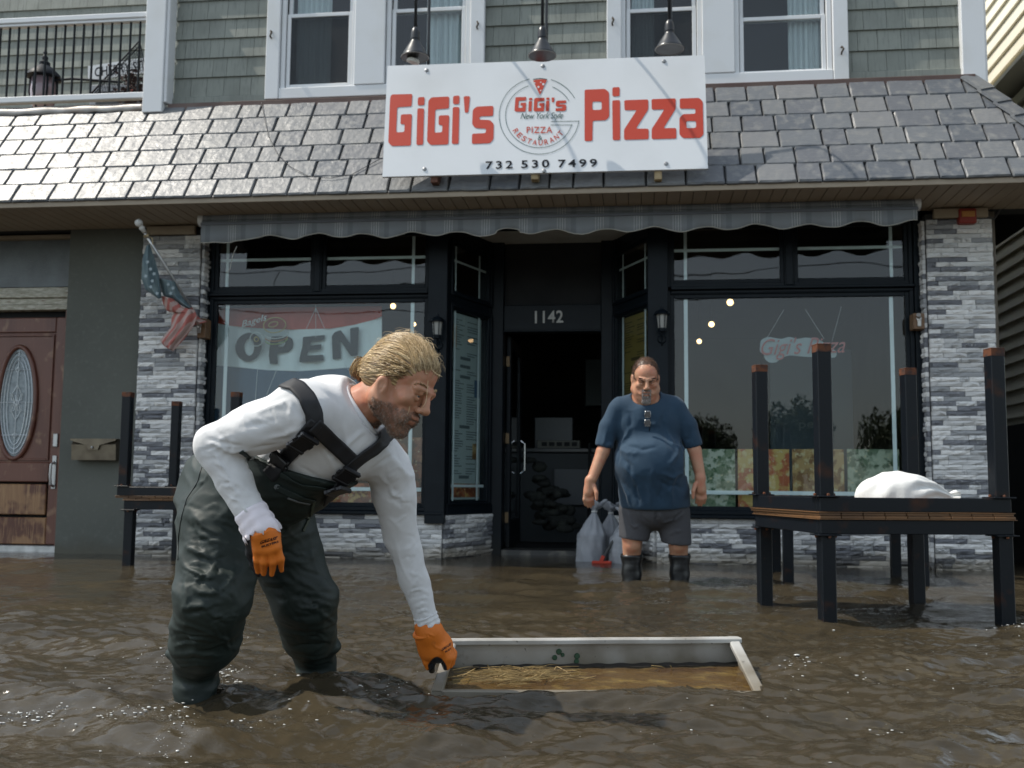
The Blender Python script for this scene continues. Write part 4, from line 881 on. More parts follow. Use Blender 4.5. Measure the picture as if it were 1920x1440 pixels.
# calibrate the rear rim from the picture
RR_=oZ(1383,1196.5,.105); RL_=oZ(838,1200,.108)
BX[2]=Vector((RR_.x,RR_.y,0)); BX[3]=Vector((RL_.x,RL_.y,0))
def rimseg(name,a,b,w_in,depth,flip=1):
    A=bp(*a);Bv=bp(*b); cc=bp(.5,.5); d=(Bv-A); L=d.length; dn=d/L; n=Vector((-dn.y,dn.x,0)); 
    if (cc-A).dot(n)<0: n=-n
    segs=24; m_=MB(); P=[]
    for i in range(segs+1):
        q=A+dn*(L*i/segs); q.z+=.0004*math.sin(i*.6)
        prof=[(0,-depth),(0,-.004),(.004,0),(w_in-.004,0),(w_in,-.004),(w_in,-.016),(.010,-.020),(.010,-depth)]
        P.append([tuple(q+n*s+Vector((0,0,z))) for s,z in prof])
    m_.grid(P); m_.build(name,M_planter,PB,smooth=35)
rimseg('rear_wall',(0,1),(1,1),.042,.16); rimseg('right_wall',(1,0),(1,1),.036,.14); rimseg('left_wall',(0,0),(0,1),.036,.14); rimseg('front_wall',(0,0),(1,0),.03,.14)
P=[]
for i in range(41):
    row=[]
    for j in range(17):
        u,v=.01+.98*i/40,.015+.97*j/16; p=bp(u,v); row.append((p.x,p.y,-.004+.024*v+.0012*math.sin(u*23+v*9)*math.sin(v*15+u*4)+.002*math.sin(u*61+v*33)))
    P.append(row)
M_puddle=mat('silty_box_water',(.085,.05,.018),.12,noise=[(3.2,(.055,.03,.014),.50,.62,(1,1.4,1)),(9,(.19,.13,.042),.52,.74,(1,1.5,1)),(26,(.05,.03,.015),.58,.75,(1,3,1))],bump=[(18,.6,.012),(50,.5,.004)],ior=1.33,spec=.6)
m_=MB(); m_.grid(P); m_.build('silty_water',M_puddle,PB,smooth=True)
m_=MB(); P=[]
r=random.Random(9)
for i in range(90):
    u=.09+.9*i/89; p=bp(u,.895); w=.005+.004*math.sin(i*.37)+.004*math.sin(i*.13+1)+.005*r.random(); q=bp(u,.895-w/.45); P.append([(p.x,p.y+.012,.030+.0018*math.sin(i*.8)),(p.x,p.y,.0235),(q.x,q.y,.0225)])
m_.grid(P); m_.build('dark_scum_line',mat('black_scum',(.02,.017,.014),.5),PB)
m_=MB()
for x,y,s in((1048,1222,.010),(1040,1233,.009),(1055,1228,.007),(1082,1230,.010),(1081,1240,.009)):
    C=Vector(CP); d=Vector(ray(x,y)); rear=bp(.5,1); dn=(bp(1,1)-bp(0,1)).normalized(); n=Vector((-dn.y,dn.x,0)); t=(rear-n*.013-C).dot(n)/d.dot(n); p=C+d*t
    m_.lathe([(s,0),(s*.8,.002)],p,10,axis=-n)
m_.build('duckweed_leaf',mat('dark_green_leaf',(.02,.06,.03),.4),PB)
# reeds
RD=MB(); r=random.Random(4)
for k in range(260):
    cx,cy=(r.gauss(985,48),r.gauss(1265,9)) if k<215 else (r.gauss(900,60),r.gauss(1270,10))
    p=oZ(cx,cy,.010)
    if not inside(np.array([p.x]),np.array([p.y]),BX,.04)[0]: continue
    a=r.gauss(.22,.35); L=r.uniform(.03,.13); d=Vector((math.cos(a),math.sin(a),r.gauss(.03,.06)))*L/2; z=.012+r.random()*.014
    p.z=z; b=Vector((r.gauss(0,.006),r.gauss(0,.006),r.random()*.006))
    if not(inside(np.array([(p+d).x]),np.array([(p+d).y]),BX,.02)[0] and inside(np.array([(p-d).x]),np.array([(p-d).y]),BX,.02)[0]): continue
    RD.tube([p-d,p+b,p+d],[.0012,.0015,.0007],4)
for a,b in (((1007,1234),(1040,1262)),((1004,1238),(1018,1268)),((1043,1250),(1034,1270)),((866,1268),(912,1246)),((1012,1268),(1035,1256)),((914,1246),(920,1266)),((1045,1250),(1075,1270)),((1257,1248),(1262,1260)),((1222,1248),(1256,1256)),((940,1250),(962,1242))):
    p=oZ(*a,.03);q=oZ(*b,.006); RD.tube([p,(p+q)/2+Vector((0,0,.004)),q],[.0016,.0018,.0012],5)
rw=bp(.37,1); RD.tube([oZ(1052,1197,.112),oZ(1044,1206,.10),oZ(1040,1216,.07),oZ(1041,1236,.03)],[.001,.0018,.0016,.001],5)
o=RD.build('dead_reeds',mat('straw',(.34,.24,.10),.6,noise=[(20,(.16,.10,.04),.4,.7)]),kind='stuff'); tag(o,'loose tan reed stems floating in the white planter','reeds')
# ================================================================ MAILBOX, ALARM, BRACKET BOXES, LANTERNS
M_brass=mat('weathered_bronze',(.16,.135,.10),.42,metal=.75,noise=[(12,(.10,.08,.06),.4,.8)],rvar=.1)
mx0,mx1=oY(138,830,-.03).x,oY(221,830,-.03).x; MBX=thing('mailbox','small bronze wall mailbox on the grey green wall by the brown door','mailbox',((mx0+mx1)/2,.05,.9))
m_=MB(); m_.prism([(.05,.82),(-.055,.815),(-.065,.95),(-.03,.99),(.05,.995)],(mx0,0,0),(0,1,0),(0,0,1),mx1-mx0); m_.build('box',M_brass,MBX)
m_=MB(); m_.prism([(mx0-.004,1.0),(mx1+.004,1.0),(mx1+.004,.985),(mx0+.27,.945),(mx0+.255,.905),(mx0+.165,.905),(mx0+.15,.945),(mx0-.004,.985)],(0,-.07,0),(1,0,0),(0,0,1),.012); m_.box(mx0-.006,mx1+.006,-.07,.05,.992,1.002,.002); m_.build('lid',M_brass,MBX)
m_=MB(); m_.ball(((mx0+mx1)/2,-.088,.925),.011,10); m_.build('latch_knob',bpy.data.materials['aged_nickel'],MBX,smooth=True)
a=oY(1795,393,-.05);b=oY(1829,420,-.05); t=thing('alarm_light','red and amber fire alarm light at the top of the right stone pillar','alarm',((a.x+b.x)/2,0,b.z)); m_=MB(); m_.box(a.x,b.x,-.09,-.01,b.z,a.z,.008); m_.build('housing',mat('alarm_red',(.26,.03,.02),.45),t); m_=MB(); m_.box(a.x+.02,b.x-.015,-.10,-.089,b.z+.05,a.z-.025,.006); m_.build('amber_lens',mat('amber_plastic',(.45,.20,.05),.35),t)
m_=MB(); m_.tube([(b.x,-.04,b.z+.05),(b.x+.12,-.03,b.z+.06),(3.90,-.02,b.z+.04),(4.0,.1,b.z+.16)],.008,6); m_.build('conduit',mat('dark_conduit',(.07,.07,.07),.5),t)
def plate(x0,y0,x1,y1,label):
    a=oY(x0,y0,-.0);b=oY(x1,y1,-.0); t=thing('mounting_bracket',label,'bracket',((a.x+b.x)/2,0,b.z),'metal brackets on wooden plates'); m_=MB(); m_.box(a.x,b.x,-.02,.10,b.z,a.z,.003); m_.build('wood_plate',mat('varnished_plate',(.16,.09,.045),.5),t)
    c=((a.x+b.x)/2,-.02,(a.z+b.z)/2); m_=MB(); m_.lathe([(.022,0),(.022,.008),(.014,.012),(.014,.05),(.018,.052)],(c[0],c[1],c[2]+.02),12,axis=(-.3,-1,.5)); m_.box(c[0]-.015,c[0]+.015,c[1]-.012,c[1],c[2]-.045,c[2]+.03,.003); m_.build('socket',mat('cast_socket',(.45,.43,.40),.4,metal=.8),t,smooth=40); return c
plate(1711,588,1733,617,'empty flag bracket on a small wooden plate beside the right stone pillar')
plate(366,598,386,634,'flag bracket on a small wooden plate beside the left stone pillar, holding the flag pole')
def lantern(px,py,label):
    c=oY(px,py,.02); t=thing('wall_lantern',label,'wall lamp',(c.x,.06,c.z),'wall lanterns on the window posts'); m_=MB(); x,z=c.x,c.z
    m_.lathe([(.07,0),(.072,.008),(.045,.035),(.012,.05),(.01,.07)],(x,-.03,z+.02),6); m_.lathe([(.036,0),(.04,.02),(.04,.03)],(x,-.03,z-.12),6)
    for k in range(6): a=k*math.pi/3; m_.tube([(x+.038*math.cos(a),-.03+.038*math.sin(a),z-.10),(x+.050*math.cos(a),-.03+.050*math.sin(a),z+.03)],.004,4)
    m_.build('lantern_cage',M_frame,t)
    m_=MB(); m_.lathe([(.033,0),(.043,.11)],(x,-.03,z-.09),12); m_.build('lantern_glass',mat('frosted_lantern_glass',(.28,.28,.26),.3),t,smooth=40)
    m_=MB(); m_.tube([(x,.06,z-.14),(x,.0,z-.17),(x,-.03,z-.12)],.008,6); m_.tube([(x,.06,z-.22),(x-.0,.0,z-.21),(x,-.02,z-.17)],.006,6); m_.lathe([(.04,0),(.03,.015)],(x,.06,z-.17),12,axis=(0,-1,0)); m_.build('bracket',M_frame,t)
lantern(822,610,'small black wall lantern on the post left of the shop doorway'); lantern(1241,597,'small black wall lantern on the post right of the shop doorway')
# ================================================================ FLAG
FG=thing('flag','faded stars and stripes flag wound round its pole on the left stone pillar','flag',(-2.76,-.02,2.0))
p0=oY(376,606,-.03); p1=oY(264,424,-.55); m_=MB(); m_.tube([p0,p0.lerp(p1,.5),p1],.0125,10); m_.build('pole',mat('silver_pole',(.5,.5,.5),.35,metal=.7),FG,smooth=True)
dd=(p1-p0).normalized(); m_=MB(); m_.ball(p1+dd*.03,.034,14); m_.lathe([(.018,-.06),(.02,-.03),(.026,-.02),(.02,-.005),(.018,.02)],p1,12,axis=dd); m_.build('finial',mat('white_finial',(.62,.62,.60),.35),FG,smooth=True)
m_=MB(); m_.lathe([(.02,-.10),(.028,-.095),(.028,-.08),(.02,-.075)],p1,10,axis=dd); m_.tube([p1-dd*.1,p1-dd*.09+Vector((.05,0,-.02)),p1-dd*.12+Vector((.04,0,-.05))],.005,5); m_.build('flag_clip',mat('dull_brass',(.4,.32,.2),.4,metal=.7),FG)
def drape(left,right,Yf,mt,name,nf=4,amp=.02,n=26,k=16,yb=0):
    def res(pl,t):
        pl=[np.array(p,float) for p in pl]; L=[0]
        for a,b in zip(pl[:-1],pl[1:]): L.append(L[-1]+np.linalg.norm(b-a))
        s=t*L[-1]; i=min(len(pl)-2,max(0,np.searchsorted(L,s)-1)); u=(s-L[i])/max(1e-6,L[i+1]-L[i]); return pl[i]+(pl[i+1]-pl[i])*min(1,max(0,u))
    P=[]
    for i in range(n+1):
        t=i/n; a=res(left,t);b=res(right,t); row=[]
        for j in range(k+1):
            s=j/k; q=a+(b-a)*s; row.append(tuple(oY(200+q[0]/4.5,380+q[1]/4.5,Yf(t)+amp*(math.sin(s*nf*math.pi+t*2)+.4*math.sin(s*nf*2.3*math.pi+t*5))*min(1,.3+t*2)-.05*math.sin(s*math.pi))))
        P.append(row)
    m_=MB(); m_.grid(P); return m_.build(name,mt,FG,smooth=True,thick=.002)
def stripemat():
    m=mat('faded_stripes',(.5,.1,.08),.8); t=m.node_tree; N=t.nodes; L=t.links; b=N['Principled BSDF']
    w=N.new('ShaderNodeTexWave'); w.wave_type='BANDS'; w.bands_direction='X'; w.inputs['Scale'].default_value=4.6; w.inputs['Distortion'].default_value=.8; w.inputs['Detail'].default_value=1
    g=N.new('ShaderNodeNewGeometry'); mp=N.new('ShaderNodeMapping'); mp.inputs['Rotation'].default_value=(0,rad(-38),0); L.new(g.outputs['Position'],mp.inputs[0]); L.new(mp.outputs[0],w.inputs[0])
    c=N.new('ShaderNodeValToRGB'); c.color_ramp.elements[0].position=.44; c.color_ramp.elements[0].color=(.40,.13,.11,1); c.color_ramp.elements[1].position=.56; c.color_ramp.elements[1].color=(.46,.33,.30,1); L.new(w.outputs[1] if False else w.outputs['Fac'],c.inputs[0]); L.new(c.outputs[0],b.inputs['Base Color']); return m
M_canton=mat('faded_canton_blue',(.11,.165,.19),.8,noise=[(14,(.20,.26,.27),.45,.7,(2,1,.5))]); M_str=stripemat()
drape([(335,365),(302,480),(293,640),(328,735),(440,812)],[(362,350),(408,480),(440,600),(447,680),(462,800)],lambda t:-.45+.18*t,M_canton,'canton_fold',3,.014)
drape([(438,636),(455,700),(480,790),(600,850),(690,895)],[(575,665),(605,740),(640,800),(690,860),(715,880)],lambda t:-.30+.12*t,M_canton,'canton_fold',2,.012)
drape([(458,785),(480,860),(500,905),(540,925)],[(560,810),(640,880),(700,900),(730,930)],lambda t:-.27+.06*t,M_str,'stripe_fold',3,.014)
drape([(585,890),(548,960),(545,1050),(450,1165),(490,1215)],[(740,900),(760,960),(740,1030),(655,1150),(560,1255)],lambda t:-.20+.02*t,M_str,'stripe_fold',5,.018)
drape([(640,890),(690,960),(700,1000),(745,1035)],[(720,878),(770,960),(800,985),(850,1003)],lambda t:-.15+.08*t,M_str,'stripe_fold',2,.012)
for sx,sy in((370,560),(330,620),(400,600),(372,710),(425,765),(345,500),(520,690),(560,720),(385,660),(540,765)):
    c=oY(200+sx/4.5,380+sy/4.5,-.475 if sx<450 else -.345); pts=[]
    for k in range(10): a=math.pi/2+k*math.pi/5+.3; q=.020 if k%2==0 else .009; pts.append((c.x+q*math.cos(a),c.y,c.z+q*math.sin(a)))
    m_=MB(); m_.add(pts,[tuple(range(10))]); m_.build('star',bpy.data.materials.get('faded_star') or mat('faded_star',(.30,.36,.38),.8),FG)
# ================================================================ INSIDE THE WINDOWS
def spx(x,y,Y,ox,oy,sc): return oY(ox+x/sc,oy+y/sc,Y)
M_bred=mat('banner_red',(.50,.08,.05),.8); M_bwh=mat('banner_white',(.78,.82,.82),.8); M_bbl=mat('banner_blue',(.08,.13,.20),.8); M_bgr=mat('banner_letter',(.035,.045,.055),.8)
BN=thing('open_banner','red white and blue cloth banner reading OPEN hung inside the left shop window','banner',(-1.9,.36,1.9)); Yb=.36
top=lambda x:565-.0*x; b1=lambda x:np.interp(x,[395,430,490,550,620,660,700,716],[603,611,616,618,616,610,600,593]); b2=lambda x:np.interp(x,[395,440,500,560,620,660,716],[684,688,694,696,692,689,676]); b3=lambda x:np.interp(x,[395,716],[812,800])
t0=lambda x:np.interp(x,[395,716],[578,574])
def band(nm,fa,fb,mt):
    P=[]
    for i in range(49):
        x=392+324*i/48; w=.02*math.sin(i*.5)+.01*math.sin(i*1.3)
        P.append([tuple(oY(x,fa(x)+(fb(x)-fa(x))*j/6,Yb+w*(.4+j/8))) for j in range(7)])
    m_=MB(); m_.grid(P); m_.build(nm,mt,BN,smooth=True)
band('red_band',t0,b1,M_bred); band('white_band',b1,b2,M_bwh); band('blue_band',b2,b3,M_bbl)
OP=[[[(430+140*math.cos(a)+8*math.sin(a),512-152*math.sin(a)) for a in np.linspace(0,6.283,33)[:-1]],[(437+52*math.cos(a),512-92*math.sin(a)) for a in np.linspace(0,6.283,25)[:-1]]],
[[(672,400),(850,398),(893,425),(907,480),(893,535),(850,568),(735,578),(740,692),(655,692),(643,600),(655,480)],[(748,440),(800,440),(822,470),(802,505),(748,512)]],
[[(1005,405),(1243,383),(1228,438),(1090,452),(1083,495),(1205,480),(1195,535),(1062,550),(1052,603),(1222,592),(1225,655),(965,675),(975,600),(1000,500)]],
[[(1310,400),(1340,355),(1405,332),(1508,480),(1505,312),(1598,298),(1585,600),(1515,612),(1400,440),(1410,635),(1320,645)]]]
m_=MB()
for lo in OP:
    v,f=shape_fill([roundpoly(l,12) for l in lo]); m_.add([spx(x,y,Yb-.035,390,560,5.647) for x,y,z in v],f)
m_.build('lettering',M_bgr,BN)
m_=MB()
for a,b in(((592,572),(592,633)),((592,578),(574,617)),((592,578),(609,617)),((483,690),(478,760)),((520,690),(500,740)),((648,685),(668,715))): m_.tube([oY(*a,.22),oY(*b,.22)],.0022,4)
o=m_.build('hanging_strings',mat('white_string',(.6,.6,.6),.6)); tag(o,'thin white strings hanging inside the left shop window','string')
# bagel neon sign
NS=thing('neon_sign','unlit bagel shaped neon sign in front of the OPEN banner','neon sign',tuple(oY(500,620,.27)))
def s2(x,y,Y=.27): return spx(x,y,Y,390,560,5.647)
m_=MB(); v,f=shape_fill([[(355,230),(420,200),(540,190),(575,150),(625,175),(640,215),(700,195),(780,200),(830,240),(835,300),(860,360),(840,430),(800,480),(700,500),(620,480),(590,440),(560,490),(500,510),(440,480),(430,420),(460,360),(440,320),(375,320)]]); m_.add([s2(x,y,.275) for x,y,z in v],f); m_.build('clear_backing',glassmat('acrylic_backing',(.78,.80,.80),.1,1.5),NS)
m_=MB(); text_on(m_,'Bagels',s2(362,325),s2(628,245),s2(352,240),shear=.3,lift=.001); m_.build('neon_word',mat('white_tube',(.62,.64,.62),.4),NS)
def ell(cx,cy,rx,ry,mt,nm,rot=0,a0=0,a1=6.283,r=.0045):
    m_=MB(); P=[s2(cx+rx*math.cos(a)*math.cos(rot)-ry*math.sin(a)*math.sin(rot),cy+rx*math.cos(a)*math.sin(rot)+ry*math.sin(a)*math.cos(rot),.262) for a in np.linspace(a0,a1,33)[:-1 if a1>6 else 99]]; m_.tube(P,r,6,closed=a1>6); m_.build(nm,mt,NS,smooth=True)
MY=mat('yellow_tube',(.50,.38,.12),.4); MO=mat('orange_tube',(.45,.20,.08),.4); MGt=mat('green_tube',(.30,.42,.12),.4); MW=bpy.data.materials['white_tube']
ell(705,280,118,80,MY,'bagel_tube',-.1); ell(690,272,50,26,MY,'bagel_tube',-.3); ell(512,430,68,72,MW,'bagel_tube'); ell(512,430,22,24,MY,'bagel_tube'); ell(725,395,125,55,MO,'filling_tube',-.1,.3,2.9); ell(725,425,120,55,MGt,'filling_tube',-.15,.2,3.0); ell(725,372,120,50,MW,'filling_tube',-.1,.0,3.1)
# neon shop name
NZ=thing('neon_sign','unlit cloud shaped neon shop name sign with red script in the right shop window','neon sign',tuple(oY(1490,650,.3)))
def s3(x,y,Y=.30): return spx(x,y,Y,1240,360,2.0)
m_=MB(); v,f=shape_fill([roundpoly([(372,555),(400,542),(450,552),(480,542),(510,552),(540,545),(590,552),(625,575),(660,600),(655,622),(600,620),(540,618),(480,612),(450,622),(432,640),(402,640),(385,622),(385,608),(368,600)],10)]); m_.add([s3(x,y,.31) for x,y,z in v],f); m_.build('cut_backing',mat('milky_acrylic',(.33,.37,.38),.3),NZ)
m_=MB(); text_on(m_,"Gigi's Pizza",s3(374,632),s3(690,622),s3(374,550),shear=.35,lift=.006); m_.build('neon_word',mat('red_tube',(.42,.13,.12),.4),NZ)
m_=MB()
for a,b in(((460,440),(395,550)),((540,440),(610,550)),((675,430),(640,560))): m_.tube([s3(*a),s3(*b)],.0016,4)
m_.build('hanging_wire',bpy.data.materials['white_string'],NZ)
# food posters along the sills
def pizzamat(nm,a,b,c,sc):
    m=mat(nm,a,.45,noise=[(sc,b,.45,.55),(sc*1.7,c,.56,.64),(sc*3,(.5,.42,.25),.62,.7)]); return m
pm=[pizzamat('salad_photo',(.16,.20,.12),(.45,.45,.36),(.06,.11,.05),14),pizzamat('pizza_photo',(.50,.33,.10),(.38,.09,.03),(.55,.42,.2),11),pizzamat('pasta_photo',(.40,.24,.09),(.20,.09,.03),(.5,.38,.2),12),pizzamat('greens_photo',(.10,.14,.08),(.36,.38,.28),(.05,.08,.04),12)]
xs=[1287,1381,1483,1586,1690]
for i,lb in enumerate(('pale green salad photo poster standing leftmost in the right shop window','red and yellow pizza photo poster, second from the left in the right shop window','golden brown food photo poster, third from the left in the right shop window','dark green food photo poster rightmost behind the white sandbag')):
    a=oY(xs[i]+2,842,.24);b=oY(xs[i+1]-2,945,.24); m_=MB(); m_.box(a.x,b.x,.235,.245,.44,a.z,.001); o=m_.build('food_poster',pm[i]); tag(o,lb,'poster')
xs=[640,700,760,800]
for i,lb in enumerate(('orange and red food photo poster in the left shop window beneath the bending man','dark red food photo poster in the left shop window behind the outstretched arm')):
    x0,x1=((560,700),(703,798))[i]; a=oY(x0,[905,820][i],.24);b=oY(x1,945,.24); m_=MB(); m_.box(a.x,b.x,.235,.245,.44,a.z,.001); o=m_.build('food_poster',[pizzamat('red_pizza_photo',(.36,.10,.04),(.16,.04,.02),(.5,.3,.1),11),pizzamat('dark_pizza_photo',(.22,.06,.03),(.06,.02,.015),(.32,.14,.06),9)][i]); tag(o,lb,'poster')
# menus on the angled panes
def menu(a,c,u0,u1,z0,z1,label,paper,ink,photos):
    d=(c-a).normalized(); n=Vector((d.y,-d.x,0)); t=thing('menu_board',label,'menu',(a.x,a.y,z0))
    def pt(u,z,l=0): return a+d*u-n*(.034-l)+Vector((0,0,z))
    m_=MB(); m_.add([pt(u0,z0),pt(u1,z0),pt(u1,z1),pt(u0,z1)],[(0,1,2,3)]); m_.build('paper',paper,t)
    r=random.Random(3); m_=MB(); z=z1-.06
    while z>z0+.16:
        for (ua,ub) in((u0+.05,(u0+u1)/2-.02),((u0+u1)/2+.03,u1-.04)):
            if r.random()<.82: e=ua+(ub-ua)*r.uniform(.5,1); m_.add([pt(ua,z,.002),pt(e,z,.002),pt(e,z+.008,.002),pt(ua,z+.008,.002)],[(0,1,2,3)])
        if r.random()<.14: m_.add([pt((u0+u1)/2-.09,z-.04,.002),pt((u0+u1)/2+.09,z-.04,.002),pt((u0+u1)/2+.09,z-.012,.002),pt((u0+u1)/2-.09,z-.012,.002)],[(0,1,2,3)]); z-=.05
        z-=.022
    m_.build('printed_lines',ink,t)
    for (ua,ub,za,zb,mt) in photos: m_=MB(); m_.add([pt(ua,za,.004),pt(ub,za,.004),pt(ub,zb,.004),pt(ua,zb,.004)],[(0,1,2,3)]); m_.build('food_photo',mt,t)
L1=(JL-CL).length
menu(CL,JL,.12,L1-.16,.50,2.15,'tall pale printed menu behind the angled pane left of the door',mat('menu_paper',(.40,.44,.43),.5),mat('menu_ink',(.10,.12,.13),.6),[(.12,.24,1.84,2.04,pm[2]),(L1-.28,L1-.18,1.42,1.58,bpy.data.materials['banner_blue']),(L1-.30,L1-.2,.86,1.0,pm[2]),(.14,L1-.18,.52,.64,bpy.data.materials['red_pizza_photo'])])
menu(JR,CR,.14,L1-.14,.50,2.15,'tall yellow printed menu behind the angled pane right of the door',mat('yellow_menu_paper',(.22,.15,.04),.5),mat('brown_ink',(.06,.04,.015),.6),[])
# house number
HN=thing('house_number','pale metal house number 1142 above the shop door','house number',(.1,.9,2.13)); m_=MB()
text_on(m_,'1142',oY(1003,606,.925),oY(1056,605,.925),oY(1003,583,.925),bold=.015,spacing=1.05); o=m_.build('numerals',mat('nickel_numerals',(.26,.25,.23),.35,metal=.4),HN,thick=.008)
# ---------------------------------------------------------------- shop furniture in the dark interior
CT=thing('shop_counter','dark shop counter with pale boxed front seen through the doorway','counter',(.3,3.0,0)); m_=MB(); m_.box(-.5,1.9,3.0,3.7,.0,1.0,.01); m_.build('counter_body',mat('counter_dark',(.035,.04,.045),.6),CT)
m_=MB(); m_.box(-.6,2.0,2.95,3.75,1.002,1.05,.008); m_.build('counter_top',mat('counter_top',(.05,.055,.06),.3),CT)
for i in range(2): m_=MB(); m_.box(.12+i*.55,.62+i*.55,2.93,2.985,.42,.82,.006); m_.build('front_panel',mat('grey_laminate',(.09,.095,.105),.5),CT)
def boxthing(nm,lb,cat,bx,mt,extra=None):
    m_=MB(); m_.box(*bx,.006); t=thing(nm,lb,cat,((bx[0]+bx[1])/2,bx[2],bx[4])); m_.build('body',mt,t)
    if extra: extra(t)
    return t
def tray(t): 
    for i in range(5): m_=MB(); m_.box(-.03+i*.085,.03+i*.085,3.035,3.045,1.075,1.12,.002); m_.build('slot',M_dark,t)
boxthing('napkin_tray','pale slotted tray on the shop counter','tray',(-.08,.40,3.05,3.25,1.052,1.14),mat('pale_tray',(.13,.13,.11),.5),tray)
boxthing('steel_dispenser','grey steel dispenser standing on the shop counter behind the tray','dispenser',(-.14,.30,3.35,3.6,1.052,1.42),mat('brushed_steel',(.06,.065,.07),.4,metal=.5),None)
def face(t): m_=MB(); m_.ball((.86,3.19,1.32),.10,12,(1,.1,1)); m_.ball((.86,3.19,1.20),.07,12,(1.2,.1,.5)); m_.build('dark_print',M_dark,t)
boxthing('picture_box','pale pink printed box with a dark round picture on the shop counter','box',(.66,1.06,3.2,3.3,1.052,1.50),mat('pink_card',(.14,.09,.09),.6),face)
boxthing('wall_cabinet','dark wall cabinet high behind the counter, left of a second one','cabinet',(.40,.86,4.2,4.5,1.62,2.2),mat('cabinet_teal',(.03,.045,.05),.5),None)
boxthing('wall_cabinet','dark wall cabinet high behind the counter, right of the first one','cabinet',(.88,1.36,4.2,4.5,1.62,2.2),bpy.data.materials['cabinet_teal'],None)
m_=MB(); m_.tube([(.50,2.86,.0),(.52,2.84,1.1)],.016,6); o=m_.build('broom_stick',M_dark); tag(o,'dark broom stick leaning on the front of the shop counter','broom')
r=random.Random(8); t=thing('coat_pile','dark heap of piled jackets just inside the shop door','clothes',(.05,2.0,0)); m_=MB()
for k in range(60):
    u=r.random(); m_.ball((-.0+.32*u+r.gauss(0,.05),2.1+r.gauss(0,.06),.15+.75*(1-u)*r.random()+.2*r.random()),.07,7,(r.uniform(.7,1.5),.7,r.uniform(.4,.9)))
m_.build('jackets',mat('dark_fabric_heap',(.02,.022,.02),.9,noise=[(9,(.035,.038,.03),.5,.7)]),t,smooth=True)
# drinks cooler in right window
boxthing('drinks_cooler','tall glass fronted drinks cooler dim behind the right shop window','cooler',(2.35,3.15,1.9,2.5,.0,2.0),mat('cooler_blue',(.05,.075,.10),.4),lambda t:[text_on(m:=MB(),'pepsi',oY(1498,808,1.89),oY(1560,806,1.89),oY(1498,788,1.89),bold=.01),m.build('cooler_word',mat('cooler_white',(.16,.18,.2),.5),t)])
def bulbs():
    for i,(x,y,s) in enumerate(((737,574,1),(776,608,.8),(1369,567,1.15),(1334,608,1),(1311,640,.85),(1201,632,.8))):
        Yq=2.4+.7*(i%3 if i<5 else 1)
        c=oY(x,y,Yq); t=thing('pendant_lamp',('lit round pendant bulb at the top right of the OPEN banner','lit round pendant bulb low beside the banner, near the left window grille','highest lit round pendant bulb in the right shop window','middle lit round pendant bulb of three in the right shop window','lowest lit round pendant bulb of three in the right shop window','small lit pendant bulb seen through the angled pane right of the door')[i],'pendant lamp',tuple(c),'warm pendant bulbs inside the shop')
        m_=MB(); m_.ball(c,.026*s*(8.7+Yq)/9.5,14); m_.build('bulb',bpy.data.materials.get('warm_bulb') or mat('warm_bulb',(.9,.7,.4),.4,emis=((1,.62,.28),3.2)),t,smooth=True)
        m_=MB(); m_.tube([c+Vector((0,0,.03)),(c.x,c.y,2.96)],.004,5); m_.build('cord',M_dark,t)
bulbs()
# ================================================================ BALCONY CLUTTER
LN=thing('lantern','large black lantern with a rosy glass standing on the balcony behind the railing','lantern',tuple(oY(85,190,.35)))
c=oY(80,190,.35); m_=MB(); m_.lathe([(.13,.26),(.16,.27),(.15,.30),(.09,.36),(.05,.39),(.05,.42),(.025,.44),(.03,.47),(.012,.50),(.02,.52),(.006,.56)],(c.x,c.y,c.z-.04),20); m_.build('cap',M_black,LN,smooth=40)
m_=MB(); m_.lathe([(.06,-.06),(.10,.0),(.115,.12),(.11,.26)],(c.x,c.y,c.z-.04),20); m_.build('globe',mat('rosy_glass',(.30,.22,.24),.12,spec=1),LN,smooth=True)
for k in range(6): a=k*math.pi/3+.3; m_=MB(); m_.tube([(c.x+.07*math.cos(a),c.y+.07*math.sin(a),c.z-.1),(c.x+.125*math.cos(a),c.y+.125*math.sin(a),c.z+.08),(c.x+.12*math.cos(a),c.y+.12*math.sin(a),c.z+.24)],.01,6); m_.build('rib',M_black,LN)
m_=MB(); m_.tube([(c.x+.1,c.y,c.z+.2),(c.x+.26,c.y+.02,c.z+.22),(c.x+.5,c.y+.03,c.z+.20),(c.x+.75,c.y+.05,c.z+.18)],.012,6); m_.build('scroll_arm',M_black,LN)
STS=thing('street_sign','white street name plate reading CHERRY ST leaning on the balcony wall','street sign',tuple(oY(220,130,.9)))
a=oY(165,152,.9);b=oY(272,136,.9);tl=oY(165,124,.9); m_=MB(); U=b-a;Vv=tl-a; N_=U.cross(Vv).normalized()*.006
m_.add([a,b,b+Vv,tl,a-N_,b-N_,b+Vv-N_,tl-N_],[(0,1,2,3),(7,6,5,4),(0,4,5,1),(1,5,6,2),(2,6,7,3),(3,7,4,0)]); m_.build('plate',M_white,STS)
m_=MB(); text_on(m_,'CHERRY ST',a+U*.12+Vv*.2,a+U*.96+Vv*.2,a+U*.12+Vv*.82,lift=.003,bold=.01); m_.build('lettering',M_black,STS)
boxthing('grill_cabinet','pale grey cabinet standing on the balcony below the street name plate','cabinet',(a.x+.0,b.x,.95,1.4,4.0,a.z-.02),mat('grey_cabinet',(.3,.32,.35),.5),lambda t:[m:=MB(),m.box(a.x+.07,b.x-.1,.935,.948,4.05,a.z-.1,.003),m.build('dark_panel',mat('dark_panel',(.04,.045,.05),.5),t)])
SC=thing('mesh_screen','triangular black metal mesh screen folded on the balcony beside the white corner board','screen',tuple(oY(230,185,.45)))
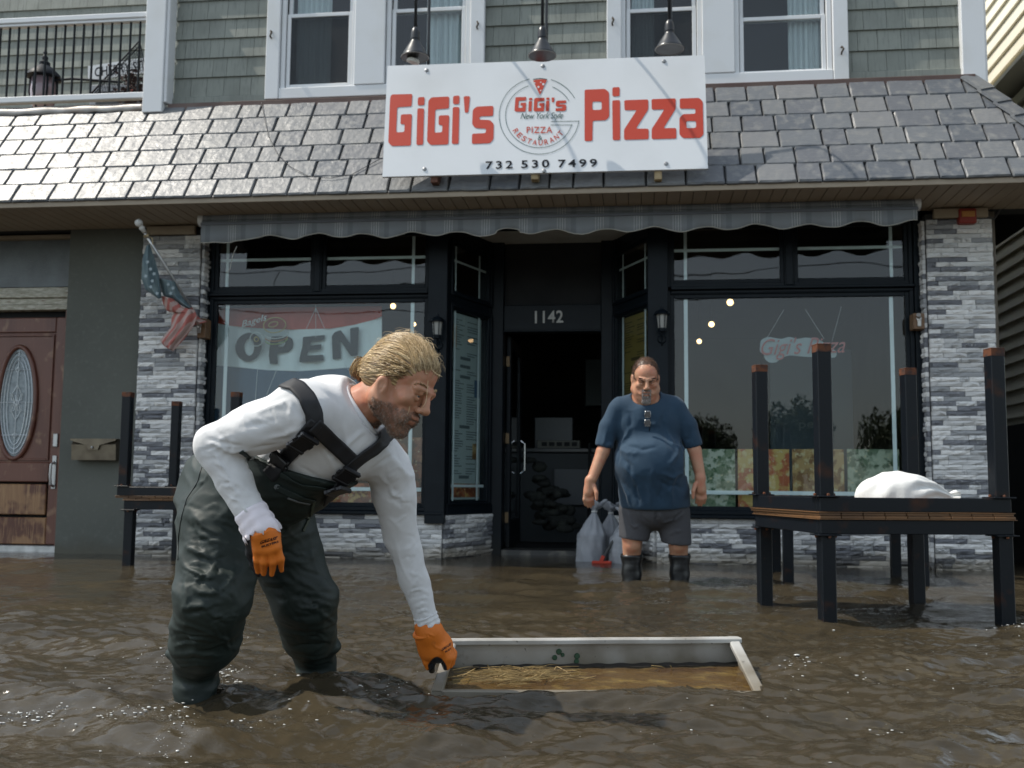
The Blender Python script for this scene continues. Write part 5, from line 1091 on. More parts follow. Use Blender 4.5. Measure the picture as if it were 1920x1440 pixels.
A=oY(158,190,.45);Bp=oY(262,76,.45);Cp=oY(285,190,.45); m_=MB()
m_.tube([A,Bp,Cp],.009,6); m_.tube([A+Vector((.03,0,-.0)),Bp+Vector((0,0,-.05)),Cp-Vector((.03,0,0))],.005,6); m_.build('frame',M_black,SC)
m_=MB(); n=26
for i in range(1,n): u=i/n; m_.tube([A.lerp(Bp,u),A.lerp(Cp,u)],.002,3,cap=False); m_.tube([A.lerp(Cp,u),(Bp.lerp(Cp,u) if False else Cp.lerp(Bp,1-u))],.002,3,cap=False)
for i in range(1,18): u=i/18; m_.tube([A.lerp(Bp,u),Cp.lerp(Bp,u)],.002,3,cap=False)
m_.build('wire_mesh',M_black,SC)
PT=thing('flower_pot','dark basket of dried plants with tiny red flowers on the balcony','plant',tuple(oY(250,185,.7))); c=oY(250,170,.75); m_=MB(); r=random.Random(2)
for k in range(260): d=Vector((r.gauss(0,.09),r.gauss(0,.06),r.gauss(0,.09))); q=c+d; e=Vector((r.gauss(0,1),r.gauss(0,1),r.gauss(0,1))).normalized()*.025; g_=e.orthogonal().normalized()*.02; m_.add([q-e,q+g_,q+e,q-g_],[(0,1,2,3)])
m_.build('foliage',mat('dried_plant',(.06,.03,.025),.8),PT)
m_=MB(); [m_.ball(c+Vector((r.gauss(.05,.07),-.1,r.gauss(-.08,.02))),.012,6) for k in range(6)]; m_.build('flowers',mat('tiny_red_flower',(.4,.05,.03),.6),PT)
# ================================================================ PEOPLE : implicit surfaces -> mesh
def cam2w(v): return RC.T@np.array(v,float)
def J(px,py,d): return np.array(PD(px,py,d))
class SDF:
    def __init__(s,k=.02): s.P=[]; s.k=k
    def cone(s,a,b,ra,rb,k=None,op=1): a=np.array(a,float);b=np.array(b,float); r=max(ra,rb); s.P.append(('c',a,b,ra,rb,np.minimum(a,b)-r,np.maximum(a,b)+r,s.k if k is None else k,op)); return s
    def ell(s,c,rad_,ax=None,k=None,op=1):
        c=np.array(c,float); R=np.eye(3) if ax is None else np.array(ax,float); rad_=np.array(rad_,float); m=max(rad_); s.P.append(('e',c,rad_,R,None,c-m,c+m,s.k if k is None else k,op)); return s
    def chain(s,pts,rs,k=None):
        for i in range(len(pts)-1): s.cone(pts[i],pts[i+1],rs[i],rs[i+1],k)
        return s
    def half(s,p,n,k=.004): s.P.append(('h',np.array(p,float),np.array(n,float)/np.linalg.norm(n),None,None,None,None,k,-2)); return s
    def halfbox(s,p,n,lo,hi,k=.004): s.P.append(('h',np.array(p,float),np.array(n,float)/np.linalg.norm(n),None,None,np.array(lo),np.array(hi),k,-2)); return s
    def mesh(s,h,warp=None):
        lo=np.min([q[5] for q in s.P if q[8]==1],0)-3*h; hi=np.max([q[6] for q in s.P if q[8]==1],0)+3*h
        n=np.ceil((hi-lo)/h).astype(int)+1; D=np.full(n,.2,dtype=np.float32)
        ax=[lo[i]+h*np.arange(n[i]) for i in range(3)]
        for q in s.P:
            k=q[7]
            if q[5] is not None:
                mg=k+2.5*h; i0=np.clip(np.floor((q[5]-mg-lo)/h).astype(int),0,n); i1=np.clip(np.ceil((q[6]+mg-lo)/h).astype(int)+1,0,n)
            else: i0=np.zeros(3,int); i1=n
            if (i1<=i0).any(): continue
            sl=tuple(slice(i0[i],i1[i]) for i in range(3))
            x,y,z=np.meshgrid(*[ax[i][sl[i]] for i in range(3)],indexing='ij')
            if q[0]=='c':
                a,b,ra,rb=q[1:5]; ba=b-a; L=ba@ba+1e-12; t=np.clip(((x-a[0])*ba[0]+(y-a[1])*ba[1]+(z-a[2])*ba[2])/L,0,1)
                d=np.sqrt((x-a[0]-t*ba[0])**2+(y-a[1]-t*ba[1])**2+(z-a[2]-t*ba[2])**2)-(ra+(rb-ra)*t)
            elif q[0]=='e':
                c,r,R=q[1:4]; X_=x-c[0];Y_=y-c[1];Z_=z-c[2]; u=[(R[i][0]*X_+R[i][1]*Y_+R[i][2]*Z_) for i in range(3)]
                k0=np.sqrt(sum((u[i]/r[i])**2 for i in range(3))); k1=np.sqrt(sum((u[i]/r[i]**2)**2 for i in range(3)))+1e-9; d=k0*(k0-1)/k1
            else: d=(x-q[1][0])*q[2][0]+(y-q[1][1])*q[2][1]+(z-q[1][2])*q[2][2]
            A=D[sl]
            if q[8]==1: hh=np.clip(.5+.5*(A-d)/k,0,1); D[sl]=A*(1-hh)+d*hh-k*hh*(1-hh)
            elif q[8]==-1: hh=np.clip(.5-.5*(A+d)/k,0,1); D[sl]=A*(1-hh)+(-d)*hh+k*hh*(1-hh)
            else: D[sl]=np.maximum(A,d)
        # surface nets
        S=D<0; nx,ny,nz=n-1
        c=np.zeros((nx,ny,nz),dtype=np.int8)
        off=[(i,j,k_) for i in(0,1) for j in(0,1) for k_ in(0,1)]
        for o in off: c+=S[o[0]:o[0]+nx,o[1]:o[1]+ny,o[2]:o[2]+nz]
        act=(c>0)&(c<8); idx=-np.ones(act.shape,dtype=np.int64); I=np.argwhere(act); idx[act]=np.arange(len(I))
        acc=np.zeros((len(I),3)); cnt=np.zeros(len(I))
        for a in off:
            for ax_ in range(3):
                if a[ax_]==0:
                    b=list(a); b[ax_]=1
                    va=D[I[:,0]+a[0],I[:,1]+a[1],I[:,2]+a[2]].astype(float); vb=D[I[:,0]+b[0],I[:,1]+b[1],I[:,2]+b[2]].astype(float)
                    m=(va<0)!=(vb<0); t=np.where(m,va/(va-vb+1e-20),0); p=np.array(a,float)[None,:].repeat(len(I),0); p[:,ax_]+=t
                    acc+=p*m[:,None]; cnt+=m
        V=lo+(I+acc/cnt[:,None])*h
        F=[]
        for ax_ in range(3):
            a1,a2=[(1,2),(2,0),(0,1)][ax_]
            sh=[slice(0,None)]*3; A0=[slice(1,-1)]*3; A0[ax_]=slice(0,-1); B0=[slice(1,-1)]*3; B0[ax_]=slice(1,None)
            s0=S[tuple(A0)];s1=S[tuple(B0)]; e=np.argwhere(s0!=s1)
            if len(e)==0: continue
            pos=e.copy(); 
            for q_ in range(3):
                if q_!=ax_: pos[:,q_]+=1
            sgn=s0[e[:,0],e[:,1],e[:,2]]
            def cell(d1,d2): p=pos.copy(); p[:,a1]-=d1; p[:,a2]-=d2; return idx[p[:,0],p[:,1],p[:,2]]
            q=np.stack([cell(1,1),cell(0,1),cell(0,0),cell(1,0)],-1); q[~sgn]=q[~sgn][:,::-1]; F.append(q)
        F=np.concatenate(F); F=F[(F>=0).all(1)]
        return V,F
def vnorm(V,F):
    n=np.cross(V[F[:,2]]-V[F[:,0]],V[F[:,3]]-V[F[:,1]]); N=np.zeros_like(V)
    for i in range(4): np.add.at(N,F[:,i],n)
    return N/(np.linalg.norm(N,axis=1,keepdims=True)+1e-12)
def smoothv(V,F,it=2,lam=.5):
    E=np.concatenate([F[:,[0,1]],F[:,[1,2]],F[:,[2,3]],F[:,[3,0]]]); 
    for _ in range(it):
        A=np.zeros_like(V); c=np.zeros(len(V)); np.add.at(A,E[:,0],V[E[:,1]]); np.add.at(A,E[:,1],V[E[:,0]]); np.add.at(c,E[:,0],1); np.add.at(c,E[:,1],1); V=V+lam*(A/c[:,None]-V)
    return V
def toobj(name,V,F,mt,parent,attrs={}):
    me=bpy.data.meshes.new(name); off=np.array(wloc(parent)) if parent else 0; me.from_pydata((V-off).tolist(),[],F.tolist()); me.update()
    for k,a in attrs.items(): at=me.attributes.new(k,'FLOAT','POINT'); at.data.foreach_set('value',a.astype(np.float32))
    return link(name,me,mt,parent,True)
def proj(V): c=(V-CP)@RC.T; return 960+FPX*c[:,0]/c[:,1],720-FPX*c[:,2]/c[:,1],c[:,1]
def folds(V,F,strokes,N=None):
    """press soft ridges/valleys into cloth along strokes [(pts in picture px), width m, amp m]; points are first dropped on the surface"""
    if N is None: N=vnorm(V,F)
    px,py,dp=proj(V); view=(CP-V); view/=np.linalg.norm(view,axis=1,keepdims=True); face=(N*view).sum(1)>.05
    disp=np.zeros(len(V))
    for pts,w,amp in strokes:
        P=[]
        dense=[]
        for a,b in zip(pts[:-1],pts[1:]):
            for t in np.linspace(0,1,5)[:-1]: dense.append((a[0]+(b[0]-a[0])*t,a[1]+(b[1]-a[1])*t))
        dense.append(pts[-1])
        for x,y in dense:
            d2=(px-x)**2+(py-y)**2; c=np.where((d2<60)&face)[0]
            if len(c)==0: continue
            j=c[np.argmin(dp[c])]; P.append(V[j])
        if len(P)<2: continue
        best=np.full(len(V),9.); tt=np.zeros(len(V))
        for i in range(len(P)-1):
            a=P[i];ba=P[i+1]-a; t=np.clip(((V-a)@ba)/(ba@ba+1e-9),0,1); d=np.linalg.norm(V-a-t[:,None]*ba,axis=1); m=d<best; best[m]=d[m]; tt[m]=((i+t)/(len(P)-1))[m]
        env=np.sin(np.clip(tt,0.03,.97)*math.pi)**.6
        w=w*.72; disp+=amp*1.15*env*(np.exp(-(best/w)**1.5)-.42*np.exp(-(best/(2.4*w))**2))
    return V+N*disp[:,None]
def noise3(V,scale,seed,n=14,st=(1,1,1)):
    r=np.random.default_rng(seed); o=np.zeros(len(V)); W_=V*np.array(st)
    for i in range(n):
        d=r.normal(size=3); d/=np.linalg.norm(d); o+=np.sin((W_@d)*scale*r.uniform(.6,1.8)+r.random()*6.28+1.2*np.sin((W_@r.normal(size=3))*scale*.4))
    return o/n**.5
# ---- materials
def clothmat(name,c,rough=.85,weave=(300,.25,.0015),noise=(),sheen=.0,**k):
    return mat(name,c,rough,bump=[(weave[0],weave[1],weave[2]),(25,.18,.006)],noise=noise,sheen=sheen,**k)
def skinmat(name,c,blush,beardc):
    m=mat(name,c,.48,noise=[(16,blush,.42,.72),(120,(c[0]*.8,c[1]*.75,c[2]*.7),.62,.8)],bump=[(260,.16,.0012),(60,.15,.003)],sss=.12,spec=.45); t=m.node_tree;N=t.nodes;L=t.links;b=N['Principled BSDF']
    src=b.inputs['Base Color'].links[0].from_socket; a=N.new('ShaderNodeAttribute'); a.attribute_name='beard'; mx=N.new('ShaderNodeMix'); mx.data_type='RGBA'; L.new(a.outputs['Fac'],mx.inputs[0]); L.new(src,mx.inputs[6]); mx.inputs[7].default_value=(*beardc,1)
    a2=N.new('ShaderNodeAttribute'); a2.attribute_name='lip'; m2=N.new('ShaderNodeMix'); m2.data_type='RGBA'; L.new(a2.outputs['Fac'],m2.inputs[0]); L.new(mx.outputs[2],m2.inputs[6]); m2.inputs[7].default_value=(.30,.10,.075,1); L.new(m2.outputs[2],b.inputs['Base Color']); return m
M_skin=skinmat('ruddy_skin',(.43,.215,.13),(.46,.17,.10),(.17,.10,.07)); M_skin2=skinmat('tanned_skin',(.44,.235,.145),(.45,.18,.11),(.20,.17,.15))
M_eye=mat('eye_white',(.55,.52,.48),.15,spec=.8); M_iris=mat('eye_iris',(.03,.035,.04),.1)
# ---- head, local frame (forward, left/right, up)
def headsdf(S_,o,F_,R_,U_,sc=1.,fat=0.,mouth=0.,sock=1.,eo=0.,jowl=0.):
    A=np.stack([F_,R_,U_]); 
    def w(f,r,u): return o+(F_*f+R_*r+U_*u)*sc
    E=lambda c,r,k=.012,op=1,ax=A: S_.ell(w(*c),np.array(r)*sc,ax,k,op)
    Cn=lambda a,b,ra,rb,k=.01,op=1: S_.cone(w(*a),w(*b),ra*sc,rb*sc,k,op)
    E((-.012,0,.022),(.098,.077,.098),.012); E((.040,0,.030),(.056,.064,.066),.015); E((.040,0,-.045),(.056,.056+fat*.4,.070),.015)
    Cn((.074,0,-.124),(.070,0,-.112),.022,.026,.012)
    for s in(-1,1):
        Cn((.068,s*.014,-.122),(.000,s*(.056+fat),-.072),.020,.026+fat*.6,.018)
        Cn((.000,s*(.056+fat),-.072),(-.008,s*.066,-.02),.024,.020,.016)
        Cn((.086,s*.045,.004),(.096,s*.012,.004),.0125,.0125,.012)
        E((.066,s*.044,-.034),(.026,.022,.022),.016)
        E((.076,s*.026,-.085),(.020,.022,.022),.014)
        if jowl: E((.034,s*.046,-.075),(.044,.030,.052),.016); E((.045,s*.028,-.118),(.034,.030,.028),.016)
        S_.ell(w(.108,s*.031,-.014),np.array((.017,.019,.0125))*sc*sock,A,.010,-1)
        E((.080,s*.031,-.013),(.0145,.0155,.0135),.004)
        Cn((.0885,s*.045,-.0075),(.0945,s*.031,-.0062),.0062,.0072,.004); Cn((.0945,s*.031,-.0062),(.0925,s*.019,-.0080),.0072,.0055,.004)
        Cn((.0865,s*.044,-.0215),(.0935,s*.031,-.0235),.0048,.0055,.005); Cn((.0935,s*.031,-.0235),(.0905,s*.020,-.0215),.0055,.0045,.005)
        E((.1065,s*.0135,-.050),(.012,.0085,.0085),.006)
    Cn((.098,0,.000),(.117,0,-.040),.0095,.0125,.010); E((.120,0,-.0445),(.0125,.0120,.0115),.006)
    for s in(-1,1): S_.ell(w(.1115,s*.0075,-.0585),np.array((.005,.0035,.004))*sc,A,.003,-1)
    E((.090,0,-.076),(.018,.026,.016),.010)
    Cn((.092,.018,-.0755),(.0985,0,-.0735),.0048,.0058,.006); Cn((.0985,0,-.0735),(.092,-.018,-.0755),.0058,.0048,.006)
    Cn((.090,.015,-.088-mouth),(.0955,0,-.089-mouth),.0055,.0068,.006); Cn((.0955,0,-.089-mouth),(.090,-.015,-.088-mouth),.0068,.0055,.006)
    Cn((.100,.020,-.082-mouth*.5),(.1055,0,-.0815-mouth*.5),.0025+mouth*.35,.0025+mouth*.4,.003,-1); Cn((.1055,0,-.0815-mouth*.5),(.100,-.020,-.082-mouth*.5),.0025+mouth*.4,.0025+mouth*.35,.003,-1)
    for s in(-1,1):
        ef=(F_*.35+R_*s*.93); ef/=np.linalg.norm(ef); eu=U_*.97-F_*.22; eu/=np.linalg.norm(eu); en=np.cross(eu,ef); EA=np.stack([np.cross(eu,ef),ef,eu])
        S_.ell(w(.004-eo*.4,s*(.081),-.040+eo),np.array((.0185,.0085,.031))*sc,EA,.004); S_.ell(w(.009-eo*.4,s*(.091),-.036+eo),np.array((.0105,.0075,.019))*sc,EA,.0035,-1); S_.cone(w(.015-eo*.4,s*.080,-.050+eo),w(.016-eo*.4,s*.081,-.036+eo),.005*sc,.004*sc,.003); S_.cone(w(.004-eo*.4,s*.082,-.028+eo),w(.008-eo*.4,s*.084,-.044+eo),.003*sc,.003*sc,.003)
    return w
def headattrs(V,o,F_,R_,U_,sc,full=True):
    L=(V-o)/sc; f=L@F_; r=np.abs(L@R_); u=L@U_
    nz=.010*np.sin(f*210+r*130)+.008*np.sin(u*170+r*90)
    sm=lambda x,a,b: np.clip((x-a)/(b-a),0,1)
    if full: b=sm(-(u+nz),.050,.080)*sm(f+nz,-.012,.015)*sm(-(u-.9*f*0),-1,0)*(1-sm(f,.085,.10)*sm(u,-.066,-.06)); b=np.maximum(b,sm(-(u),.056,.062)*sm(f,.088,.096)*(1-sm(u,-.060,-.055))); b*=sm(-u,.045,.07); b*=1-.0*f; b*=.62*(1-sm(-u,.150,.18))*(.75+.25*np.sin(f*300+u*240))
    else: b=sm(-(u+nz),.058,.066)*sm(f,.072,.082)*(1-sm(r,.022,.032)); b*=.5
    lip=(((f>.090)&(r<.022)&(np.abs(u+.0745)<.0055))|((f>.088)&(r<.019)&(np.abs(u+.0905)<.007))).astype(float)
    b=b*(1-lip)
    return {'beard':b,'lip':lip*.35}
def eyes(par,w,R_,F_,sc,down=.3):
    for s in(-1,1):
        m_=MB(); m_.ball(w(.0825,s*.031,-.0138),.0138*sc,16); m_.build('eyeball',M_eye,par,smooth=True)
        c=np.array(w(.0825,s*.031,-.0138)); m_=MB(); U_=np.cross(R_,F_); U_=-U_ if False else U_
        d=F_*.93-down*np.array([0,0,.35]); d/=np.linalg.norm(d); m_.ball(c+d*.0098*sc,.0062*sc,12); m_.build('iris',M_iris,par,smooth=True)
def strands(name,mt,par,paths,rad0,shade=None,n=3):
    V=[];F=[];A=[]
    for pi,(P,r) in enumerate(paths):
        P=[Vector(p) for p in P]; k=len(P); o=len(V); nrm=None
        for i,p in enumerate(P):
            t=(P[min(i+1,k-1)]-P[max(i-1,0)]).normalized()
            if nrm is None: nrm=t.orthogonal().normalized()
            else: nrm=(nrm-t*nrm.dot(t)); nrm=nrm.normalized() if nrm.length>1e-6 else t.orthogonal().normalized()
            bn=t.cross(nrm); rr=r*(1 if i<k-1 else .3)
            for j in range(n): a=2*math.pi*j/n; V.append(p+(nrm*math.cos(a)+bn*math.sin(a))*rr); A.append(shade[pi] if shade else .5)
        for i in range(k-1):
            for j in range(n): F.append((o+i*n+j,o+i*n+(j+1)%n,o+(i+1)*n+(j+1)%n,o+(i+1)*n+j))
    off=wloc(par); me=bpy.data.meshes.new(name); me.from_pydata([tuple(v-off) for v in V],[],F); me.update(); at=me.attributes.new('shade','FLOAT','POINT'); at.data.foreach_set('value',np.array(A,dtype=np.float32))
    return link(name,me,mt,par,True)
def hairmat(name,cols,rough=.38):
    m=mat(name,cols[0],rough,spec=.6); t=m.node_tree;N=t.nodes;L=t.links;b=N['Principled BSDF']; a=N.new('ShaderNodeAttribute'); a.attribute_name='shade'; c=N.new('ShaderNodeValToRGB'); e=c.color_ramp.elements; e[0].color=(*cols[0],1); e[1].color=(*cols[-1],1)
    for i,q in enumerate(cols[1:-1]): k=e.new((i+1)/(len(cols)-1)); k.color=(*q,1)
    L.new(a.outputs['Fac'],c.inputs[0]); L.new(c.outputs[0],b.inputs['Base Color']); return m
# ================================================================ MAN IN WADERS
H1=thing('person','bending man with tied blond hair, white shirt, green waders and orange gloves','person',tuple(J(430,1230,3.3)))
Fv=cam2w((.80,-.42,-.43)); Uv=cam2w((.47,.02,.88)); Fv/=np.linalg.norm(Fv); Uv-=Fv*(Uv@Fv); Uv/=np.linalg.norm(Uv); Rv=np.cross(Fv,Uv)
ho=J(751,711,2.93)
rs_=J(566,772,2.80); ls_=J(728,858,3.06); pel=J(445,935,3.20); che=J(618,806,2.98); nb=J(672,772,2.955); nt_=J(722,742,2.945)
el=J(401,832,2.84); wr=J(484,985,2.82); lel=J(751,1000,3.14); lwr=J(802,1168,3.18)
hipN=J(425,985,3.12); knN=J(398,1120,3.00); anN=J(367,1262,3.17); hipF=J(510,985,3.33); knF=J(572,1120,3.33); anF=J(592,1228,3.55)
ftN=oZ(372,1330,-.2); ftF=oZ(600,1280,-.2)
ftN=np.array((anN[0]+.03,anN[1]-.02,-.28)); ftF=np.array((anF[0]+.03,anF[1]-.02,-.28))
# body: one continuous skin surface, head to feet
body=SDF(.02); w1=headsdf(body,ho,Fv,Rv,Uv,1.0,.004)
body.cone(nb,nt_,.066,.060,.03); body.cone(nt_,w1(-.02,0,-.03),.060,.052,.02); body.cone(w1(-.035,0,-.05),nb+(Uv*.02),.045,.055,.02)
body.chain([pel,che,nb],[.108,.105,.055],.03); body.cone(rs_,ls_,.032,.030,.02); body.chain([rs_,el,wr],[.04,.034,.024]); body.chain([ls_,lel,lwr],[.036,.032,.024]); body.chain([hipN,knN,anN,ftN],[.085,.06,.045,.04]); body.chain([hipF,knF,anF,ftF],[.085,.06,.045,.04]); body.cone(hipN,hipF,.09,.09,.03)
headV,headF=None,None
def splitmesh(sd,fine,coarse,c,r):
    return sd.mesh(fine)
hs_=SDF(.02); hs_.P=[q for q in body.P if (q[5] is None or (np.minimum(np.abs(q[5]-ho),np.abs(q[6]-ho)).max()<.25))]
# head and neck at fine resolution, trunk and limbs coarser, welded into the same mesh
hd_=SDF(.02); wH=headsdf(hd_,ho,Fv,Rv,Uv,1.0,.004); hd_.cone(nb,nt_,.066,.060,.03); hd_.cone(nt_,wH(-.02,0,-.03),.060,.052,.02); hd_.cone(wH(-.035,0,-.05),nb+(Uv*.02),.045,.055,.02)
V1,F1=hd_.mesh(.0021); V1=smoothv(V1,F1,2); 
tr=SDF(.02); tr.P=body.P[len(hd_.P):]; V2,F2=tr.mesh(.010)
V1n=vnorm(V1,F1); V1=V1+V1n*(.0006*noise3(V1,160,3))[:,None]
# forehead creases / crow's feet
V1=folds(V1,F1,[([(800,668),(822,690)],.0022,-.0010),([(795,676),(816,698)],.0022,-.0010),([(790,750),(797,741)],.0018,-.0016),([(786,746),(792,740)],.0015,-.0016),([(797,775),(785,790)],.003,-.003),([(784,752),(792,762),(800,766)],.0025,-.0018),([(700,740),(720,760),(730,790)],.007,.003),([(690,760),(705,780)],.006,.002)])
VV=np.concatenate([V1,V2]); FF=np.concatenate([F1,F2+len(V1)]); at=headattrs(VV,ho,Fv,Rv,Uv,1.0)
toobj('body',VV,FF,M_skin,H1,at); eyes(H1,wH,Rv,Fv,1.0,.9)
# ---- shirt
sh=SDF(.025); sh.ell(che,(.165,.150,.150),np.stack([(nb-pel)/np.linalg.norm(nb-pel),*np.linalg.svd(np.outer((nb-pel),(nb-pel)))[2][1:]]),.03)
sh.chain([pel,(pel+che)/2,che],[.135,.140,.148],.03); sh.cone(che,nb,.135,.082,.03); sh.cone(rs_,che,.082,.12,.03); sh.cone(ls_,che,.080,.12,.03); sh.cone(rs_,nb,.075,.075,.03); sh.cone(ls_,nb,.072,.075,.03)
mid=(rs_+el)/2; sh.chain([rs_,mid,el],[.083,.070,.055],.02); f1=el+(wr-el)*.45; f2=el+(wr-el)*.95; sh.chain([el,f1,f2],[.056,.050,.041],.015)
mid2=(ls_+lel)/2; sh.chain([ls_,mid2,lel],[.078,.062,.052],.02); g1=lel+(lwr-lel)*.5; g2=lel+(lwr-lel)*.97; sh.chain([lel,g1,g2],[.052,.044,.035],.015)
nd=(nt_-nb)/np.linalg.norm(nt_-nb); hn=nd
sh.half(nb+nd*.018,nd); 
V,F=sh.mesh(.0058); V=smoothv(V,F,2)
N=vnorm(V,F); nA=noise3(V,30,5,16); nB=noise3(V,60,15,16); V=V+N*(.0028*(.5-np.abs(nA))+.0012*(.5-np.abs(nB)))[:,None]
ST=[([(400,800),(430,845),(425,860)],.010,-.006),([(385,830),(430,855),(470,850)],.009,.007),([(390,850),(432,876)],.007,.006),([(395,870),(440,890)],.007,.006),([(402,893),(446,905)],.006,.005),([(410,912),(452,922)],.006,.005),([(418,932),(458,940)],.006,.004),([(430,955),(470,955)],.006,.004),
 ([(378,812),(420,838),(455,842)],.008,-.006),([(540,735),(580,790),(565,840)],.012,-.006),([(470,770),(540,745)],.012,.005),([(440,800),(520,790)],.012,-.004),([(500,830),(560,812)],.010,.006),([(470,848),(530,838)],.010,-.005),
 ([(620,870),(700,800)],.012,.006),([(640,895),(720,830)],.012,-.005),([(600,840),(640,900)],.012,.005),([(690,870),(735,830),(745,800)],.010,.007),([(700,885),(750,850)],.009,-.006),([(712,900),(735,930),(772,945)],.007,.006),([(768,915),(748,950)],.010,-.003),([(724,975),(752,1000)],.009,.003),([(735,1010),(745,1060),(765,1100)],.007,.004),([(785,1040),(770,1075),(752,1090)],.006,-.004),([(760,1120),(808,1105)],.005,.005),([(772,1140),(812,1128)],.004,-.004),([(776,1155),(812,1145)],.004,.005),
 ([(750,840),(768,900)],.012,.0025),([(722,880),(732,940)],.011,-.0025),([(460,880),(500,860),(540,880)],.012,-.006),([(440,900),(500,930)],.012,.004),([(560,880),(600,905)],.01,-.004),([(600,720),(650,760)],.014,-.003),([(650,800),(660,850)],.012,.004)]
rc=random.Random(6)
for (ax0,ay0),(bx0,by0),hw_,nn_ in(((400,850),(470,985),26,13),((745,880),(800,1160),24,18),((540,760),(420,815),30,8),((395,835),(405,845),30,5)):
    for _ in range(nn_):
        t=rc.random(); x=ax0+(bx0-ax0)*t;y=ay0+(by0-ay0)*t; dx,dy=bx0-ax0,by0-ay0; L0=math.hypot(dx,dy); nx_,ny_=-dy/L0,dx/L0; sk=rc.gauss(0,.35); l=hw_*rc.uniform(.45,.95); o_=rc.gauss(0,8)
        ST.append(([(x-nx_*l-dx/L0*l*sk+nx_*o_,y-ny_*l-dy/L0*l*sk+ny_*o_),(x+nx_*o_,y+ny_*o_+rc.uniform(-3,3)),(x+nx_*l+dx/L0*l*sk+nx_*o_,y+ny_*l+dy/L0*l*sk+ny_*o_)],rc.uniform(.005,.008),rc.choice((-1,1))*rc.uniform(.0018,.0034)))
V=folds(V,F,ST)
M_shirt=mat('white_waffle_knit',(.66,.655,.655),.88,bump=[(420,.30,.0012,(1,1,2.5)),(28,.25,.005)],noise=[(9,(.57,.565,.56),.5,.75)],sheen=.15)
toobj('long_sleeved_shirt',V,F,M_shirt,H1); shV,shF=V,F
# neckband
def bvh(V,F):
    from mathutils.bvhtree import BVHTree
    return BVHTree.FromPolygons([tuple(v) for v in V],[tuple(f) for f in F])
cc=nb+nd*.014; e1=np.cross(nd,Fv); e1/=np.linalg.norm(e1); e2=np.cross(nd,e1)
m_=MB(); m_.tube([cc+e1*.078*math.cos(a)+e2*.078*math.sin(a)+nd*(.004*math.sin(a*2)) for a in np.linspace(0,2*math.pi,41)[:-1]],.0095,8,closed=True); m_.build('neckband',mat('ribbed_white_band',(.70,.70,.71),.85),H1,smooth=True)
# frayed cuffs
def cuff(a,b,r0,r1,fray,nm,seed):
    ax=(b-a)/np.linalg.norm(b-a); u=np.cross(ax,(0,1,.2)); u/=np.linalg.norm(u); v=np.cross(ax,u); r=random.Random(seed); P=[];n=56
    fr=[r.random() for _ in range(n)]
    for j in range(n):
        t=2*math.pi*j/n; row=[]
        for i in range(9):
            s=i/8; rr=r0+(r1-r0)*s+.0022*math.sin(s*16+math.sin(t*2)*1.5)+(.003*math.sin(t*7)*s)
            L=np.linalg.norm(b-a)*s+(fray*(fr[j]*.7+.5*math.sin(t*2+1)) if i==8 else 0)
            row.append(tuple(a+ax*L+u*math.cos(t)*rr+v*math.sin(t)*rr))
        P.append(row)
    m_=MB(); m_.grid(P,closed=True); m_.build(nm,mat(nm+'_cloth',(.78,.72,.76),.8) if fray>.005 else M_shirt,H1,smooth=True,thick=.0015)
cuff(el+(wr-el)*.80,wr+(wr-el)*.085,.044,.050,.024,'frayed_cuff',1); cuff(lel+(lwr-lel)*.90,lwr+(lwr-lel)*.02,.035,.0365,.003,'shirt_cuff',2)
# ---- waders
wd=SDF(.03); wd.chain([pel,(pel*.45+che*.55),che],[.163,.168,.168],.03); wd.ell(che,(.172,.160,.160),np.stack([(nb-pel)/np.linalg.norm(nb-pel),*np.linalg.svd(np.outer((nb-pel),(nb-pel)))[2][1:]]),.03); wd.cone(pel,hipN,.155,.140,.04); wd.cone(pel,hipF,.150,.135,.04); wd.ell(J(405,930,3.22),(.12,.12,.15),None,.04)
calN=J(385,1195,3.08); wd.chain([hipN,knN],[.136,.110],.03); wd.chain([knN,calN],[.108,.104],.02); wd.chain([calN,anN+np.array((0,0,.02))],[.098,.070],.012); wd.cone(anN,ftN,.068,.062,.01); calF=J(578,1185,3.45); wd.chain([hipF,knF],[.128,.102],.03); wd.chain([knF,calF],[.104,.098],.02); wd.chain([calF,anF],[.090,.070],.012); wd.cone(anF,ftF,.068,.06,.01)
wd.ell(J(350,1222,3.15),(.062,.07,.030),None,.012); wd.ell(J(600,1212,3.5),(.072,.06,.035),None,.012)
pA=J(449,843,2.95); pB_=J(612,918,2.83); pC=pA+cam2w((.03,.35,.02)); nn=np.cross(pB_-pA,pC-pA); nn/=np.linalg.norm(nn); 
if nn[2]<0: nn=-nn
wd.half(pA+nn*.006,nn)
V,F=wd.mesh(.0062); V=smoothv(V,F,2); N=vnorm(V,F)
msk=np.clip((.95-(V[:,2]))/.2,0,1)
nA=noise3(V,17,8,18,(1,1,1.5)); nB=noise3(V,36,9,16,(1,1,1.7)); V=V+N*((.0065*(.5-np.abs(nA))+.0035*(.5-np.abs(nB)))*(.35+.65*msk))[:,None]
def cp(l): return [(300+x/2.88,850+y/2.88) for x,y in l]
